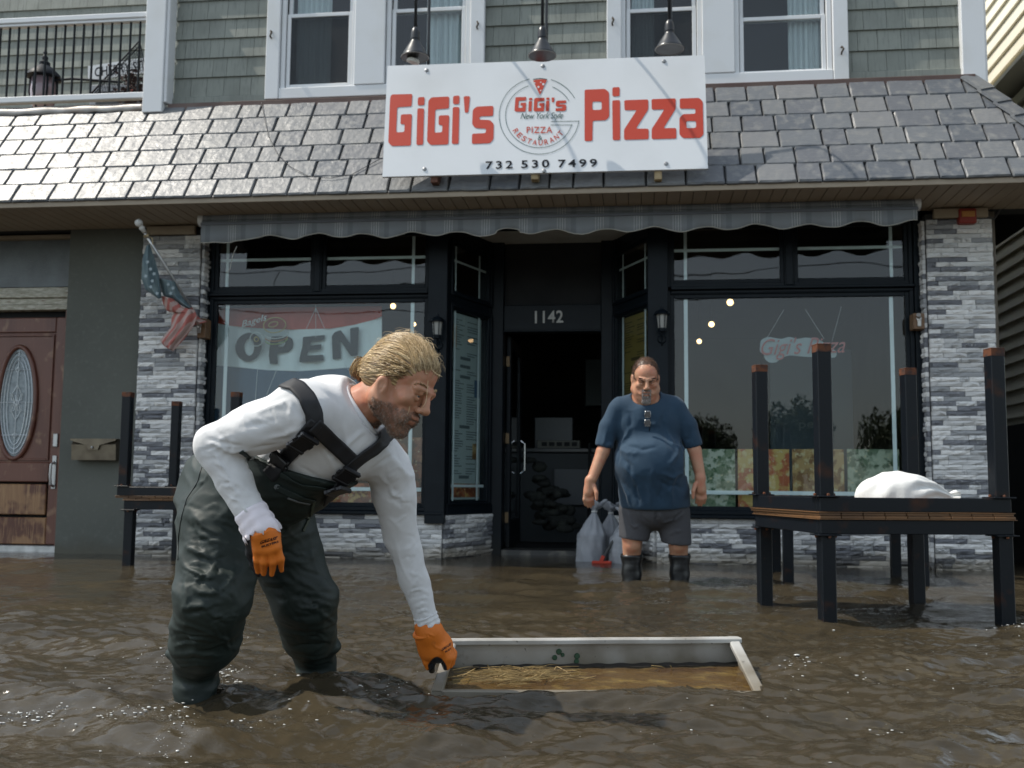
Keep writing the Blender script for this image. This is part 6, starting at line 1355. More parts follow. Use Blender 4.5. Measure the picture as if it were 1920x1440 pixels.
WS=[(cp([(160,330),(220,380),(330,420)]),.013,.014),(cp([(120,360),(170,400),(210,500)]),.014,-.010),(cp([(150,400),(240,430),(330,470)]),.012,.012),(cp([(130,480),(200,520),(300,560)]),.016,.012),(cp([(110,560),(180,590),(270,610)]),.014,-.011),
 (cp([(150,700),(250,740),(350,730)]),.013,.014),(cp([(180,760),(270,770),(350,745)]),.010,-.010),(cp([(100,850),(170,830),(250,850)]),.012,.014),(cp([(120,880),(200,880),(260,860)]),.010,-.010),(cp([(90,930),(170,950),(300,1000)]),.014,.013),(cp([(150,1000),(210,1040)]),.010,.012),
 (cp([(60,1050),(150,1030),(210,1055)]),.010,.013),(cp([(100,1090),(220,1100),(350,1110)]),.011,.012),(cp([(60,1130),(180,1130),(300,1140)]),.009,-.010),(cp([(70,1170),(200,1160),(290,1170)]),.008,.010),(cp([(200,1080),(300,1060),(400,1020)]),.012,.008),
 (cp([(330,500),(300,600),(230,680)]),.014,.008),(cp([(420,560),(400,700),(380,850)]),.016,.006),(cp([(360,640),(330,740),(300,880)]),.014,-.007),(cp([(440,700),(430,860),(400,980)]),.014,.005),
 (cp([(160,160),(230,140),(250,60)]),.009,.006),(cp([(120,270),(180,190),(240,130)]),.007,-.006),(cp([(300,200),(400,330),(470,420)]),.018,.007),(cp([(260,260),(330,360),(420,440)]),.016,-.006),
 (cp([(520,700),(620,710),(740,680)]),.014,.008),(cp([(560,760),(700,790),(850,760)]),.014,-.008),(cp([(700,640),(800,690),(890,760)]),.013,.009),(cp([(760,830),(850,840),(930,800)]),.012,.009),(cp([(700,900),(820,900),(950,860)]),.013,-.008),(cp([(650,980),(780,1000),(960,960)]),.012,.008),(cp([(700,1060),(820,1050),(940,1040)]),.010,-.010),(cp([(720,1110),(830,1130),(950,1110)]),.010,.011),(cp([(730,1150),(850,1170),(960,1140)]),.008,-.008),
 (cp([(560,330),(640,440),(700,560)]),.016,.006),(cp([(820,420),(840,540),(870,640)]),.014,.007),(cp([(640,520),(760,540),(860,500)]),.014,-.007),(cp([(600,200),(690,330),(730,420)]),.014,-.004),(cp([(200,520),(240,640),(200,740)]),.014,-.008),(cp([(120,640),(140,740),(110,830)]),.012,.009)]
WS=[(a,b,c*.72) for a,b,c in WS]; rc=random.Random(5)
for x0,x1,y0,y1,nn_ in((335,460,1040,1240,26),(505,630,1060,1225,20),(350,470,930,1060,10),(500,600,990,1060,7)):
    for _ in range(nn_):
        x=rc.uniform(x0,x1);y=rc.uniform(y0,y1);l=rc.uniform(18,48);a=rc.gauss(.15,.45); WS.append(([(x-l*math.cos(a),y-l*math.sin(a)),(x,y+rc.uniform(-6,6)),(x+l*math.cos(a),y+l*math.sin(a))],rc.uniform(.005,.009),rc.choice((-1,1))*rc.uniform(.003,.006)))
V=folds(V,F,WS)
M_wader=mat('dark_green_rubberised_waders',(.013,.021,.018),.58,noise=[(4,(.020,.030,.025),.45,.75),(60,(.011,.018,.016),.5,.7)],bump=[(180,.12,.0012),(30,.15,.004)],rvar=.08,spec=.45)
toobj('waders',V,F,M_wader,H1); wdV,wdF=V,F
BT=bvh(np.concatenate([shV,wdV]),np.concatenate([shF,wdF+len(shV)]))
def drop(px,py):
    d=Vector(ray(px,py)).normalized(); h=BT.ray_cast(Vector(CP),d); return (h[0],h[1]) if h[0] is not None else (None,None)
M_web=mat('black_webbing',(.012,.012,.014),.6,bump=[(400,.3,.001)])
def strap(name,pts,wm,lift=.004,mt=None,th=.004,dens=14,par=None):
    Q=[]
    for a,b in zip(pts[:-1],pts[1:]):
        for t in np.linspace(0,1,dens)[:-1]: Q.append((a[0]+(b[0]-a[0])*t,a[1]+(b[1]-a[1])*t))
    Q.append(pts[-1]); H=[]
    for q in Q:
        h,n=drop(*q)
        if h is not None:
            if n.dot(Vector(CP)-h)<0: n=-n
            H.append((h,n))
    if len(H)<3: return None
    # smooth
    P=[h for h,n in H];Nn=[n for h,n in H]
    for _ in range(4): P=[P[0]]+[(P[i-1]+P[i]*2+P[i+1])/4 for i in range(1,len(P)-1)]+[P[-1]]; Nn=[Nn[0]]+[((Nn[i-1]+Nn[i]*2+Nn[i+1])/4).normalized() for i in range(1,len(Nn)-1)]+[Nn[-1]]
    G=[]
    for i in range(len(P)):
        t=(P[min(i+1,len(P)-1)]-P[max(i-1,0)]).normalized(); s=t.cross(Nn[i]).normalized(); b=P[i]+Nn[i]*lift
        row=[]
        for u in np.linspace(-1,1,7):
            q=b+s*(wm/2*u); hh=BT.find_nearest(q); 
            if hh[0] is not None:
                nn_=hh[1] if hh[1].dot(Nn[i])>0 else -hh[1]; dq=(q-hh[0]).dot(nn_); 
                if dq<lift: q=q+Nn[i]*(lift-dq)*.9
                elif dq>lift*1.5 and dq<.05: q=q-Nn[i]*(dq-lift*1.5)*.7
            row.append(tuple(q))
        G.append(row)
    m_=MB(); m_.grid(G); return m_.build(name,mt or M_web,par or H1,smooth=True,thick=th)
strap('shoulder_strap',[(529,717),(556,724),(575,745),(588,775),(590,798)],.048)
strap('front_strap',[(592,792),(560,830),(528,868),(504,892)],.043)
strap('cross_strap',[(588,796),(622,828),(660,864)],.043,.006)
strap('shoulder_strap',[(727,812),(700,838),(660,868),(640,900),(613,938)],.043,.008)
def buckle(px,py,ang,w_,h_):
    h,n=drop(px,py)
    if h is None: return
    if n.dot(Vector(CP)-h)<0: n=-n
    x=Vector(cam2w((math.cos(rad(ang)),0,-math.sin(rad(ang))))); x=(x-n*x.dot(n)).normalized(); y=n.cross(x); M_=Matrix((x,y,n)).transposed().to_4x4(); M_.translation=h+n*.012
    m_=MB(); m_.box(-w_/2,w_/2,-h_/2,h_/2,-.004,.008,.003,M_); m_.box(-w_/2-.006,-w_/2+.006,-h_/2-.004,h_/2+.004,-.004,.010,.003,M_); m_.box(w_/2-.004,w_/2+.008,-h_/2-.002,h_/2+.002,-.004,.010,.003,M_); m_.box(-w_/6,w_/6,-h_/2-.006,h_/2+.006,-.002,.006,.002,M_); m_.build('buckle',mat('black_buckle_plastic',(.010,.010,.012),.35) if not bpy.data.materials.get('black_buckle_plastic') else bpy.data.materials['black_buckle_plastic'],H1)
buckle(566,823,130,.05,.058); buckle(529,862,130,.055,.056); buckle(648,885,125,.045,.054); buckle(632,912,125,.045,.052)
# bib zip pocket with cord, bib hem
strap('bib_hem',[(452,846),(494,868),(522,886),(564,910),(612,916)],.014,.003,M_wader,.003)
strap('zip_flap',[(519,914),(545,926),(570,936),(588,940)],.018,.003,M_wader,.004); strap('zip_teeth',[(540,932),(560,939),(580,943)],.006,.0055,mat('zip_grey',(.12,.13,.13),.4),.002)
strap('zip_cord',[(588,940),(582,965),(572,985),(567,996)],.008,.004,mat('olive_cord',(.05,.06,.04),.7),.003)
strap('side_seam',[(378,876),(370,905),(350,935),(340,970),(334,1010),(334,1050)],.004,.001,mat('wader_seam',(.008,.012,.010),.5),.002)
h,n=drop(520,913); m_=MB(); m_.lathe([(.008,0),(.009,.003),(.005,.005)],h,10,axis=n); m_.build('eyelet',bpy.data.materials['zip_grey'],H1)
# ---- gloves
def glovemat():
    m=mat('orange_work_glove',(.62,.155,.012),.62,noise=[(35,(.42,.12,.02),.62,.8),(12,(.68,.19,.02),.5,.8)],bump=[(350,.3,.001),(50,.2,.003)]); t=m.node_tree;N=t.nodes;L=t.links;b=N['Principled BSDF']; src=b.inputs['Base Color'].links[0].from_socket
    a=N.new('ShaderNodeAttribute'); a.attribute_name='palm'; mx=N.new('ShaderNodeMix'); mx.data_type='RGBA'; L.new(a.outputs['Fac'],mx.inputs[0]); L.new(src,mx.inputs[6]); mx.inputs[7].default_value=(.012,.013,.016,1); L.new(mx.outputs[2],b.inputs['Base Color'])
    mr=N.new('ShaderNodeMapRange'); mr.inputs[3].default_value=.62; mr.inputs[4].default_value=.3; L.new(a.outputs['Fac'],mr.inputs[0]); L.new(mr.outputs[0],b.inputs['Roughness']); return m
M_glove=glovemat()
gd=2.80
gl=SDF(.006)
def Jz(x,y,d=gd): return J(440+x/10.28,960+y/10.28,d)
gl.cone(Jz(470,200),Jz(520,400),.020,.033,.012); 
for a,b,r0,r1 in (((400,500),(440,720),.020,.015),((520,450),(560,720),.026,.017),((640,420),(700,700),.026,.017),((720,430),(810,670),.022,.015)): gl.cone(Jz(*a,gd+.008),Jz(*b,gd),r0,r1,.016)
for pts,r in ((((432,740),(425,930),(448,1150)),(.0118,.0108,.0072)),(((568,760),(568,960),(562,1190)),(.0125,.0118,.0078)),(((712,740),(742,950),(715,1200)),(.0122,.0115,.0072)),(((825,690),(885,900),(905,1125)),(.0112,.0105,.0065))):
    gl.chain([Jz(*p,gd+.012*i*(i-.6)) for i,p in enumerate(pts)],r,.005)
gl.chain([Jz(330,560,gd+.030),Jz(330,800,gd+.045),Jz(400,1010,gd+.05),Jz(450,1200,gd+.05)],[.020,.016,.0135,.009],.010)
gl.ell(Jz(520,600,gd+.03),(.030,.026,.035),None,.015)
V,F=gl.mesh(.0021); V=smoothv(V,F,1); N=vnorm(V,F); V=V+N*(.0006*noise3(V,140,4))[:,None]
V=folds(V,F,[([(487,1031),(500,1025),(512,1020),(524,1012)],.004,-.0035),([(486,1000),(505,992),(515,985)],.006,.002),([(500,1032),(510,1026)],.003,.003)])
x_,y_,d_=proj(V); zx=(x_-440)*10.28; zy=(y_-960)*10.28; N=vnorm(V,F); vw=(CP-V); vw/=np.linalg.norm(vw,axis=1,keepdims=True)
pl=np.clip((-.15-(N*vw).sum(1))*6,0,1); pl=np.maximum(pl,np.clip((320+ (zy-560)*.12-zx)/14,0,1)*(zy>480)); pl=np.maximum(pl,(d_>gd+.034).astype(float))
toobj('glove',V,F,M_glove,H1,{'palm':pl})
GT=bvh(V,F)
def glovetext(GT_,s,bl,br,tl,par,**k):
    v,f=text_verts(s,**k); out=[]
    for a,b in v:
        x=bl[0]+(br[0]-bl[0])*a+(tl[0]-bl[0])*b; y=bl[1]+(br[1]-bl[1])*a+(tl[1]-bl[1])*b; d=Vector(ray(x,y)).normalized(); h=GT_.ray_cast(Vector(CP),d)
        if h[0] is None: return
        out.append(tuple(h[0]-d*.0012))
    m_=MB(); m_.add(out,f); m_.build('glove_print',M_black,par)
def zz(x,y): return (440+x/10.28,960+y/10.28)
glovetext(GT,'GREASE',zz(485,620),zz(825,520),zz(495,560),H1,bold=.03,shear=.35); glovetext(GT,'BUSTERS',zz(520,690),zz(850,588),zz(515,650),H1,bold=.03)
# gripping hand
g2s=SDF(.006)
def Jq(x,y,d): return J(760+x/9.6,1140+y/9.6,d)
D0=3.20
g2s.cone(Jq(380,330,D0-.02),Jq(440,430,D0-.02),.036,.038,.012); g2s.cone(Jq(440,430,D0-.02),Jq(560,700,D0),.038,.048,.018); g2s.ell(Jq(540,690,D0),(.050,.034,.045),None,.02)
g2s.cone(Jq(330,560,D0-.01),Jq(380,800,D0+.0),.026,.020,.015); g2s.chain([Jq(380,800,D0),Jq(400,960,D0-.002),Jq(415,1060,D0)],[.021,.015,.011],.006)
for i,(kx,ky,mx_,my_,tx,ty,dd_) in enumerate(((700,720,760,900,745,1060,-.035),(730,720,812,900,800,1030,-.015),(745,700,838,860,835,990,.008),(745,690,845,820,842,950,.03))):
    g2s.chain([Jq(kx,ky,D0+dd_),Jq(mx_,my_,D0+dd_),Jq(tx,ty,D0+dd_+.004)],[.0165,.0145,.0105],.005)
V,F=g2s.mesh(.0023); V=smoothv(V,F,1); V=folds(V,F,[([(792,1190),(810,1200)],.004,-.003),([(800,1178),(822,1196)],.005,.003),([(790,1183),(800,1205)],.004,.0025),([(815,1215),(835,1232)],.006,.003)]); N=vnorm(V,F); 
x_,y_,d_=proj(V); zx=(x_-760)*9.6; zy=(y_-1140)*9.6
pl=np.clip(((zy-(870+((zx-570)/190.)**2*200))/16),0,1)*((zx>410)&(zx<748)); pl=np.maximum(pl,np.clip((-.25-(N*((CP-V)/3.2)).sum(1))*5,0,1))
toobj('glove',V,F,M_glove,H1,{'palm':pl}); GT2=bvh(V,F)
def z2(x,y): return (760+x/9.6,1140+y/9.6)
glovetext(GT2,'GREASE',z2(655,780),z2(835,660),z2(650,735),H1,bold=.03,shear=.35); glovetext(GT2,'BUST',z2(720,808),z2(835,740),z2(715,778),H1,bold=.03)
m_=MB()
for (a,b,c,r) in (((470,1090),(500,900),(640,880),.014),((520,900),(680,905),(745,1080),.014),((480,1130),(470,1000),(560,900),.013)): m_.tube([Jq(*a,D0+.02),Jq(*b,D0+.0),Jq(*c,D0+.02)],[r*.8,r,r*.8],10)
m_.build('gripping_finger_pads',mat('black_nitrile',(.010,.012,.016),.3),H1,smooth=True)
c=(lwr+Jq(400,360,D0-.02))/2; ax=Jq(560,700,D0)-lwr; ax/=np.linalg.norm(ax); u=np.cross(ax,(0,1,0)); u/=np.linalg.norm(u); v=np.cross(ax,u); c=Jq(395,420,D0-.02)
m_=MB(); m_.tube([c+u*.0405*math.cos(a)+v*.036*math.sin(a) for a in np.linspace(0,2*math.pi,33)[:-1]],.0065,8,closed=True); m_.build('glove_rolled_cuff',M_glove,H1,smooth=True)
# ---- hair
M_blond=hairmat('dark_blond_hair',[(.10,.055,.022),(.26,.16,.07),(.46,.32,.15),(.72,.56,.34)],.34); M_beard=hairmat('grizzled_beard',[(.09,.055,.035),(.20,.135,.09),(.45,.38,.32)],.5)
hc=SDF(.01); AX=np.stack([Fv,Rv,Uv]); hc.ell(wH(-.014,0,.024),(.1012,.0805,.1000),AX); hc.ell(wH(-.045,0,-.005),(.073,.082,.073),AX,.02); hc.ell(wH(.037,0,.034),(.0605,.0665,.0675),AX,.012)
hc.cone(wH(-.085,0,-.03),wH(-.118,0,-.030),.030,.022,.015); hc.ell(wH(-.128,-.006,-.030),(.022,.030,.026),AX,.006)
hc.ell(wH(.114,0,-.012),(.066,.12,.088),AX,.003,-1); hc.ell(wH(.030,0,-.085),(.075,.14,.062),AX,.01,-1)
for s in(-1,1): hc.ell(wH(.062,s*.085,-.012),(.036,.034,.040),AX,.004,-1); hc.ell(wH(.006,s*.100,-.046),(.023,.032,.032),AX,.004,-1)
V,F=hc.mesh(.0026); V=smoothv(V,F,2)
L=(V-ho); f_=L@Fv; r_a=L@Rv; u_=L@Uv; bd=np.arctan2(r_a,u_+.03)
V=V+vnorm(V,F)*(.0008*np.sin(bd*58+4*np.sin(f_*22))*np.clip((f_+.12)*14,0.2,1)+.001*np.sin(bd*131+f_*30))[:,None]
toobj('hair',V,F,M_blond,H1,{'shade':np.clip(.42+.22*np.sin(bd*41+3*np.sin(f_*20))+.15*np.sin(bd*97),0,1)})
HB=bvh(np.concatenate([V,V1]),np.concatenate([F,F1+len(V)])); r=random.Random(21); paths=[];shd=[]
bun=np.array(wH(-.115,0,-.030))
def hsurf(f,rr,u,l):
    d=(Fv*f+Rv*rr+Uv*u); d=d/np.linalg.norm(d); c=np.array(wH(-.014,0,.020)); h=HB.ray_cast(Vector(c+d*.3),Vector(-d)); 
    return (np.array(h[0])+d*l) if h[0] is not None else None
for k in range(2800):
    a=r.uniform(-1.75,1.75); # around the head (0 = top)
    s0=np.array([.80+.12*math.cos(a)*0,math.sin(a)*.72,math.cos(a)*.62+.20]); 
    if abs(a)>1.15: s0=np.array([.45-.25*(abs(a)-1.15),math.sin(a)*.8,math.cos(a)*.5+.05])
    s0+=np.array([r.gauss(.08,.10),r.gauss(0,.04),r.gauss(-.03,.07)]); e0=np.array([-1.,r.gauss(0,.08),-.42+r.gauss(0,.06)])
    st=r.random()*.45; P=[]; l=.0008+r.random()*.0025; n=9; wob=r.uniform(-.04,.04); ph=r.random()*6
    for i in range(n):
        t=st+(1-st)*i/(n-1); q=s0*(1-t)+e0*t; q[2]+=.55*math.sin(t*math.pi)*max(0,math.cos(a)); q[1]*=1+.12*math.sin(t*math.pi); q[1]+=wob*math.sin(t*7+ph)
        p=hsurf(q[0],q[1],q[2],l)
        if p is not None: P.append(p)
    if len(P)>4: paths.append((P,r.uniform(.0005,.0011))); shd.append(min(1,max(0,r.gauss(.58,.27))))
for k in range(1100): # wisps across the hairline
    rr0=r.uniform(-.62,.62); s0=np.array([.86-.35*abs(rr0)+r.gauss(0,.06),rr0,.50-.18*abs(rr0)+r.gauss(0,.09)]); e0=np.array([-1.,r.gauss(0,.1),-.42]); te=r.uniform(.25,.75); P=[]; l=.0008+r.random()*.004; wob=r.gauss(0,.05); ph=r.random()*6
    for i in range(8):
        t=te*i/7; q=s0*(1-t)+e0*t; q[2]+=.55*math.sin(t*math.pi); q[1]*=1+.12*math.sin(t*math.pi); q[1]+=wob*math.sin(t*9+ph); p=hsurf(q[0],q[1],q[2],l*(1+t))
        if p is not None: P.append(p)
    if len(P)>4: paths.append((P,r.uniform(.0004,.0008))); shd.append(min(1,max(0,r.gauss(.68,.22))))
for k in range(520): # bun
    a=r.random()*6.28; b=r.gauss(0,.9); c=np.array(wH(-.126,-.004,-.03))+np.array([r.gauss(0,.004) for _ in range(3)]); P=[]
    for i in range(7): t=a+i*.55; q=c+Fv*(.020*math.sin(b+i*.15))+Rv*(.029*math.cos(t))+Uv*(.026*math.sin(t)); P.append(q)
    paths.append((P,.0010)); shd.append(min(1,max(0,r.gauss(.42,.32))))
for k in range(210): # flyaways
    th=r.uniform(-.9,.9); q=hsurf(r.uniform(-.5,.95),math.sin(th)*.8,math.cos(th),.001)
    if q is None: continue
    dirv=(q-np.array(wH(0,0,.02))); dirv/=np.linalg.norm(dirv); tn=np.cross(dirv,np.array([r.gauss(0,1),r.gauss(0,1),r.gauss(0,1)])); tn/=np.linalg.norm(tn); L_=r.uniform(.010,.038)
    paths.append(([q,q+dirv*L_*.4+tn*L_*.3,q+dirv*L_*.5+tn*L_*.8,q+dirv*L_*.35+tn*L_*1.2],.00035)); shd.append(.95)
def hz(x,y,d): return J(640+x/5.54,600+y/5.54,d)
for pts in ([(705,690),(715,850),(700,970),(650,1020),(590,1032)],[(900,630),(890,760),(880,860),(830,920)],[(720,700),(740,740),(720,900)],[(560,700),(600,780),(655,740),(700,640)],[(620,640),(680,720),(690,800)],[(590,690),(560,760),(640,780)],[(650,560),(700,640),(690,720)],[(860,470),(880,560),(900,560)],[(930,500),(980,560),(1050,590)]):
    P=[]
    for x,y in pts:
        q=hz(x,y,2.86); hh=BT.ray_cast(Vector(CP),Vector(ray(640+x/5.54,600+y/5.54)).normalized()); P.append(q)
    # smooth curve
    Q=[]
    for i in range(len(P)-1):
        for t in np.linspace(0,1,5)[:-1]: Q.append(P[i]*(1-t)+P[i+1]*t)
    Q.append(P[-1])
    for _ in range(3): Q=[Q[0]]+[(Q[i-1]+Q[i]*2+Q[i+1])/4 for i in range(1,len(Q)-1)]+[Q[-1]]
    paths.append((Q,.0008)); shd.append(.9)
for k in range(420): # loose hair round the ear and temple
    s=-1 if True else 1
    q0=(r.uniform(.0,.050),r.uniform(.066,.080),r.uniform(.008,.05)); P=[]
    side=1 if (Rv@(CP-ho))>0 else -1
    c0=wH(q0[0],side*q0[1],q0[2]); dirx=-Fv*r.uniform(.6,1.2)-Uv*r.uniform(-.1,.45); L_=r.uniform(.02,.06); b=r.gauss(0,.012)
    for i in range(5): t=i/4; P.append(c0+dirx*L_*t+Rv*side*(.010*math.sin(t*3))+Fv*b*math.sin(t*3.1))
    paths.append((P,.0007)); shd.append(min(1,max(0,r.gauss(.5,.28))))
strands('hair_strands',M_blond,H1,paths,.001,shd)
# beard and brows
HBD=bvh(V1,F1); paths=[];shd=[]
px_,py_,dp_=proj(V1); att=headattrs(V1,ho,Fv,Rv,Uv,1.0); idx_=np.where(att['beard']>.25)[0]; N1=vnorm(V1,F1); rr_=np.random.default_rng(3)
for j in rr_.choice(idx_,min(len(idx_),4200),replace=False):
    p=V1[j]; n=N1[j]; d=n*.75-Uv*.5-Fv*.15*0+rr_.normal(size=3)*.30; d/=np.linalg.norm(d); L_=rr_.uniform(.002,.0065); paths.append(([p,p+d*L_*.6,p+d*L_-Uv*L_*.25],.00042)); shd.append(float(np.clip(rr_.normal(.42,.3),0,1)))
for s in(-1,1):
    for k in range(140):
        t=rr_.random(); p=np.array(wH(.094-.012*t,s*(.014+.036*t),.004+.006*math.sin(t*3))); h=HBD.find_nearest(Vector(p)); p=np.array(h[0]); d=Rv*s*.8+Uv*.3+Fv*.45+rr_.normal(size=3)*.25; d/=np.linalg.norm(d); paths.append(([p,p+d*.004,p+d*.009],.0005)); shd.append(float(np.clip(rr_.normal(.75,.2),0,1)))
nb_=len(shd)-280; strands('beard',M_beard,H1,paths[:nb_],.0005,shd[:nb_]); strands('eyebrows',M_blond,H1,paths[nb_:],.0005,shd[nb_:])
# ================================================================ MAN IN BLUE SHIRT
H2=thing('person','heavy standing man in blue t-shirt, grey shorts and black rubber boots','person',(1.17,-1.47,0)); D2=7.03
def K(x,y,d=0.): return J(1060+x/3.,640+y/3.,D2+d)
F2v=cam2w((-.04,-.98,-.17)); U2v=cam2w((0.0,-.17,.98)); F2v/=np.linalg.norm(F2v); U2v-=F2v*(U2v@F2v); U2v/=np.linalg.norm(U2v); R2v=np.cross(F2v,U2v)
ho2=K(451,206,-.02); SC2=1.07
b2=SDF(.02); w2=headsdf(b2,ho2,F2v,R2v,U2v,SC2,.006,.006,.76,.030,1); nh=len(b2.P)
b2.cone(w2(-.02,0,-.06),K(452,330,.03),.078,.100,.02); b2.cone(w2(.04,0,-.115),K(455,325,.0),.045,.07,.02)
hd2=SDF(.02); hd2.P=list(b2.P)
def lit(x,y,d=0): return K(x,y,d)
armL=[K(300,405,.04),K(210,622,.0),K(150,775,-.06)]; armR=[K(612,400,.04),K(728,615,.0),K(762,770,-.05)]
tr2=SDF(.02); tr2.chain([K(460,430,.05),K(480,760,.04)],[.12,.13],.03); tr2.cone(K(455,330,.04),K(460,430,.05),.075,.11,.03); tr2.cone(armL[0],armR[0],.045,.045,.03); tr2.chain(armL,[.032,.045,.034],.012); tr2.chain(armR,[.032,.045,.034],.012)
tr2.chain([K(395,930,.02),K(378,1080,0),K(372,1260,.03),K(372,1400,.03)],[.085,.074,.054,.045],.02); tr2.chain([K(590,930,.02),K(632,1080,-.01),K(641,1260,.03),K(641,1400,.03)],[.085,.074,.054,.045],.02); tr2.ell(K(636,1150,-.035),(.045,.04,.045),None,.02); tr2.ell(K(380,1150,-.03),(.045,.04,.045),None,.02)
def hand2(side,wx_,wy_):
    s=side; d0=-.06
    def Q(x,y,d=0): return K(wx_+s*x,wy_+y,d0+d)
    tr2.cone(Q(0,-10),Q(-2,55),.034,.036,.012); tr2.ell(Q(-4,48),(.036,.024,.048),None,.012)
    for i,(fx,l) in enumerate(((-26,88),(-10,102),(6,100),(20,84))): tr2.chain([Q(fx,60,.0),Q(fx-4-2*i*0,60+l*.45,-.01),Q(fx+2,60+l*.8,.012)],[.0125,.0115,.0085],.004)
    tr2.chain([Q(24,20,-.02),Q(38,60,-.045),Q(38,98,-.05)],[.016,.0135,.0105],.006)
hand2(1,137,792); hand2(-1,757,782)
V1b,F1b=hd2.mesh(.0030); V1b=smoothv(V1b,F1b,1); V2b,F2b=tr2.mesh(.0072)
V1b=folds(V1b,F1b,[([(1204,692),(1216,692)],.003,-.0015),([(1200,687),(1220,687)],.003,-.001),([(1198,722),(1203,731)],.004,-.004),([(1224,722),(1219,731)],.004,-.004),([(1209,705),(1210,696)],.003,-.004),([(1213,705),(1213,696)],.003,-.004),([(1190,745),(1210,755),(1230,745)],.008,-.006)])
VV=np.concatenate([V1b,V2b]); FF=np.concatenate([F1b,F2b+len(V1b)]); toobj('body',VV,FF,M_skin2,H2,headattrs(VV,ho2,F2v,R2v,U2v,SC2,False)); eyes(H2,w2,R2v,F2v,SC2,.8)
# hair, brows, goatee
hc=SDF(.01); AX2=np.stack([F2v,R2v,U2v]); hc.ell(w2(-.014,0,.026),np.array((.1005,.0795,.1005))*SC2,AX2); hc.ell(w2(.105,0,.0),np.array((.060,.085,.078))*SC2,AX2,.01,-1); hc.ell(w2(.03,0,-.075),np.array((.09,.15,.062))*SC2,AX2,.01,-1)
for s in(-1,1): hc.ell(w2(.070,s*.070,.03),np.array((.040,.032,.045))*SC2,AX2,.01,-1)
V,F=hc.mesh(.0035); V=smoothv(V,F,1); N=vnorm(V,F); V=V+N*(.0012*noise3(V,160,3))[:,None]; M_brown=hairmat('short_brown_hair',[(.030,.016,.010),(.075,.035,.018),(.16,.075,.035)],.45)
toobj('hair',V,F,M_brown,H2,{'shade':np.clip(.4+.2*noise3(V,220,2),0,1)})
HB2=bvh(V1b,F1b); paths=[];shd=[]; N1=vnorm(V1b,F1b)
for j in rr_.choice(len(V),1600,replace=False): p=V[j]; d=N[j]*.6-F2v*.2+U2v*.2+rr_.normal(size=3)*.3; d/=np.linalg.norm(d); paths.append(([p,p+d*.007,p+d*.012],.0008)); shd.append(float(np.clip(rr_.normal(.45,.25),0,1)))
for s in(-1,1):
    for k in range(150): t=rr_.random(); p=np.array(w2(.096-.010*t,s*(.008+.038*t),.000+.005*t+.003*rr_.random())); p=np.array(HB2.find_nearest(Vector(p))[0]); d=R2v*s*.8+F2v*.5+rr_.normal(size=3)*.2; d/=np.linalg.norm(d); paths.append(([p,p+d*.006,p+d*.010],.0010)); shd.append(.15)
strands('hair_strands',M_brown,H2,paths,.0008,shd)
att=headattrs(V1b,ho2,F2v,R2v,U2v,SC2,False); idx_=np.where(att['beard']>.25)[0]; paths=[];shd=[]
for j in rr_.choice(idx_,min(900,len(idx_)),replace=False): p=V1b[j];d=N1[j]*.7-U2v*.6+rr_.normal(size=3)*.2; d/=np.linalg.norm(d); paths.append(([p,p+d*.004,p+d*.008],.0007)); shd.append(float(np.clip(rr_.normal(.6,.3),0,1)))
strands('goatee',hairmat('grey_goatee',[(.16,.12,.10),(.34,.31,.29),(.52,.50,.48)],.5),H2,paths,.0007,shd)
# t-shirt
ts=SDF(.04); ts.ell(K(465,470,.06),(.245,.165,.22),np.stack([cam2w((1,0,0)),cam2w((0,1,0)),cam2w((0,0,1))]),.04); ts.ell(K(478,690,.0),(.255,.225,.23),None,.05); ts.ell(K(496,845,.03),(.244,.212,.20),None,.05); ts.ell(K(500,930,.04),(.242,.205,.14),None,.04); ts.cone(K(305,376,.04),K(612,372,.04),.070,.074,.04); ts.cone(K(400,330,.04),K(320,365,.04),.05,.06,.03); ts.cone(K(510,328,.04),K(600,362,.04),.05,.06,.03); ts.cone(K(452,330,.04),K(455,420,.04),.10,.13,.03)
ts.chain([K(288,395,.04),K(246,480,.03),K(214,602,.01)],[.072,.065,.061],.02); ts.chain([K(622,390,.04),K(684,475,.03),K(724,592,.01)],[.074,.065,.060],.02)
ts.half(K(500,934,0),cam2w((.02,0,-1)))
up_=cam2w((0,0,1)); na=cam2w((-.25,0,-1)); nb2=cam2w((.30,0,-1))
x1=K(205,590,0); ts.halfbox(x1,na,x1-np.array((.13,.2,.16)),x1+np.array((.050,.2,.04))); x2=K(735,590,0); ts.halfbox(x2,nb2,x2-np.array((.050,.2,.16)),x2+np.array((.13,.2,.04)))
ts.cone(K(452,200,-.01),K(453,292,-.01),.122,.100,.006,-1); ts.cone(K(454,270,-.15),K(456,352,-.17),.060,.010,.006,-1)
V,F=ts.mesh(.0085); V=smoothv(V,F,3); N=vnorm(V,F); nA=noise3(V,13,6,14,(1,1,.7)); nB=noise3(V,30,16,14,(1,1,.6)); V=V+N*(.006*(.5-np.abs(nA))+.0025*(.5-np.abs(nB)))[:,None]
k3=lambda l:[(1060+x/3.,640+y/3.) for x,y in l]
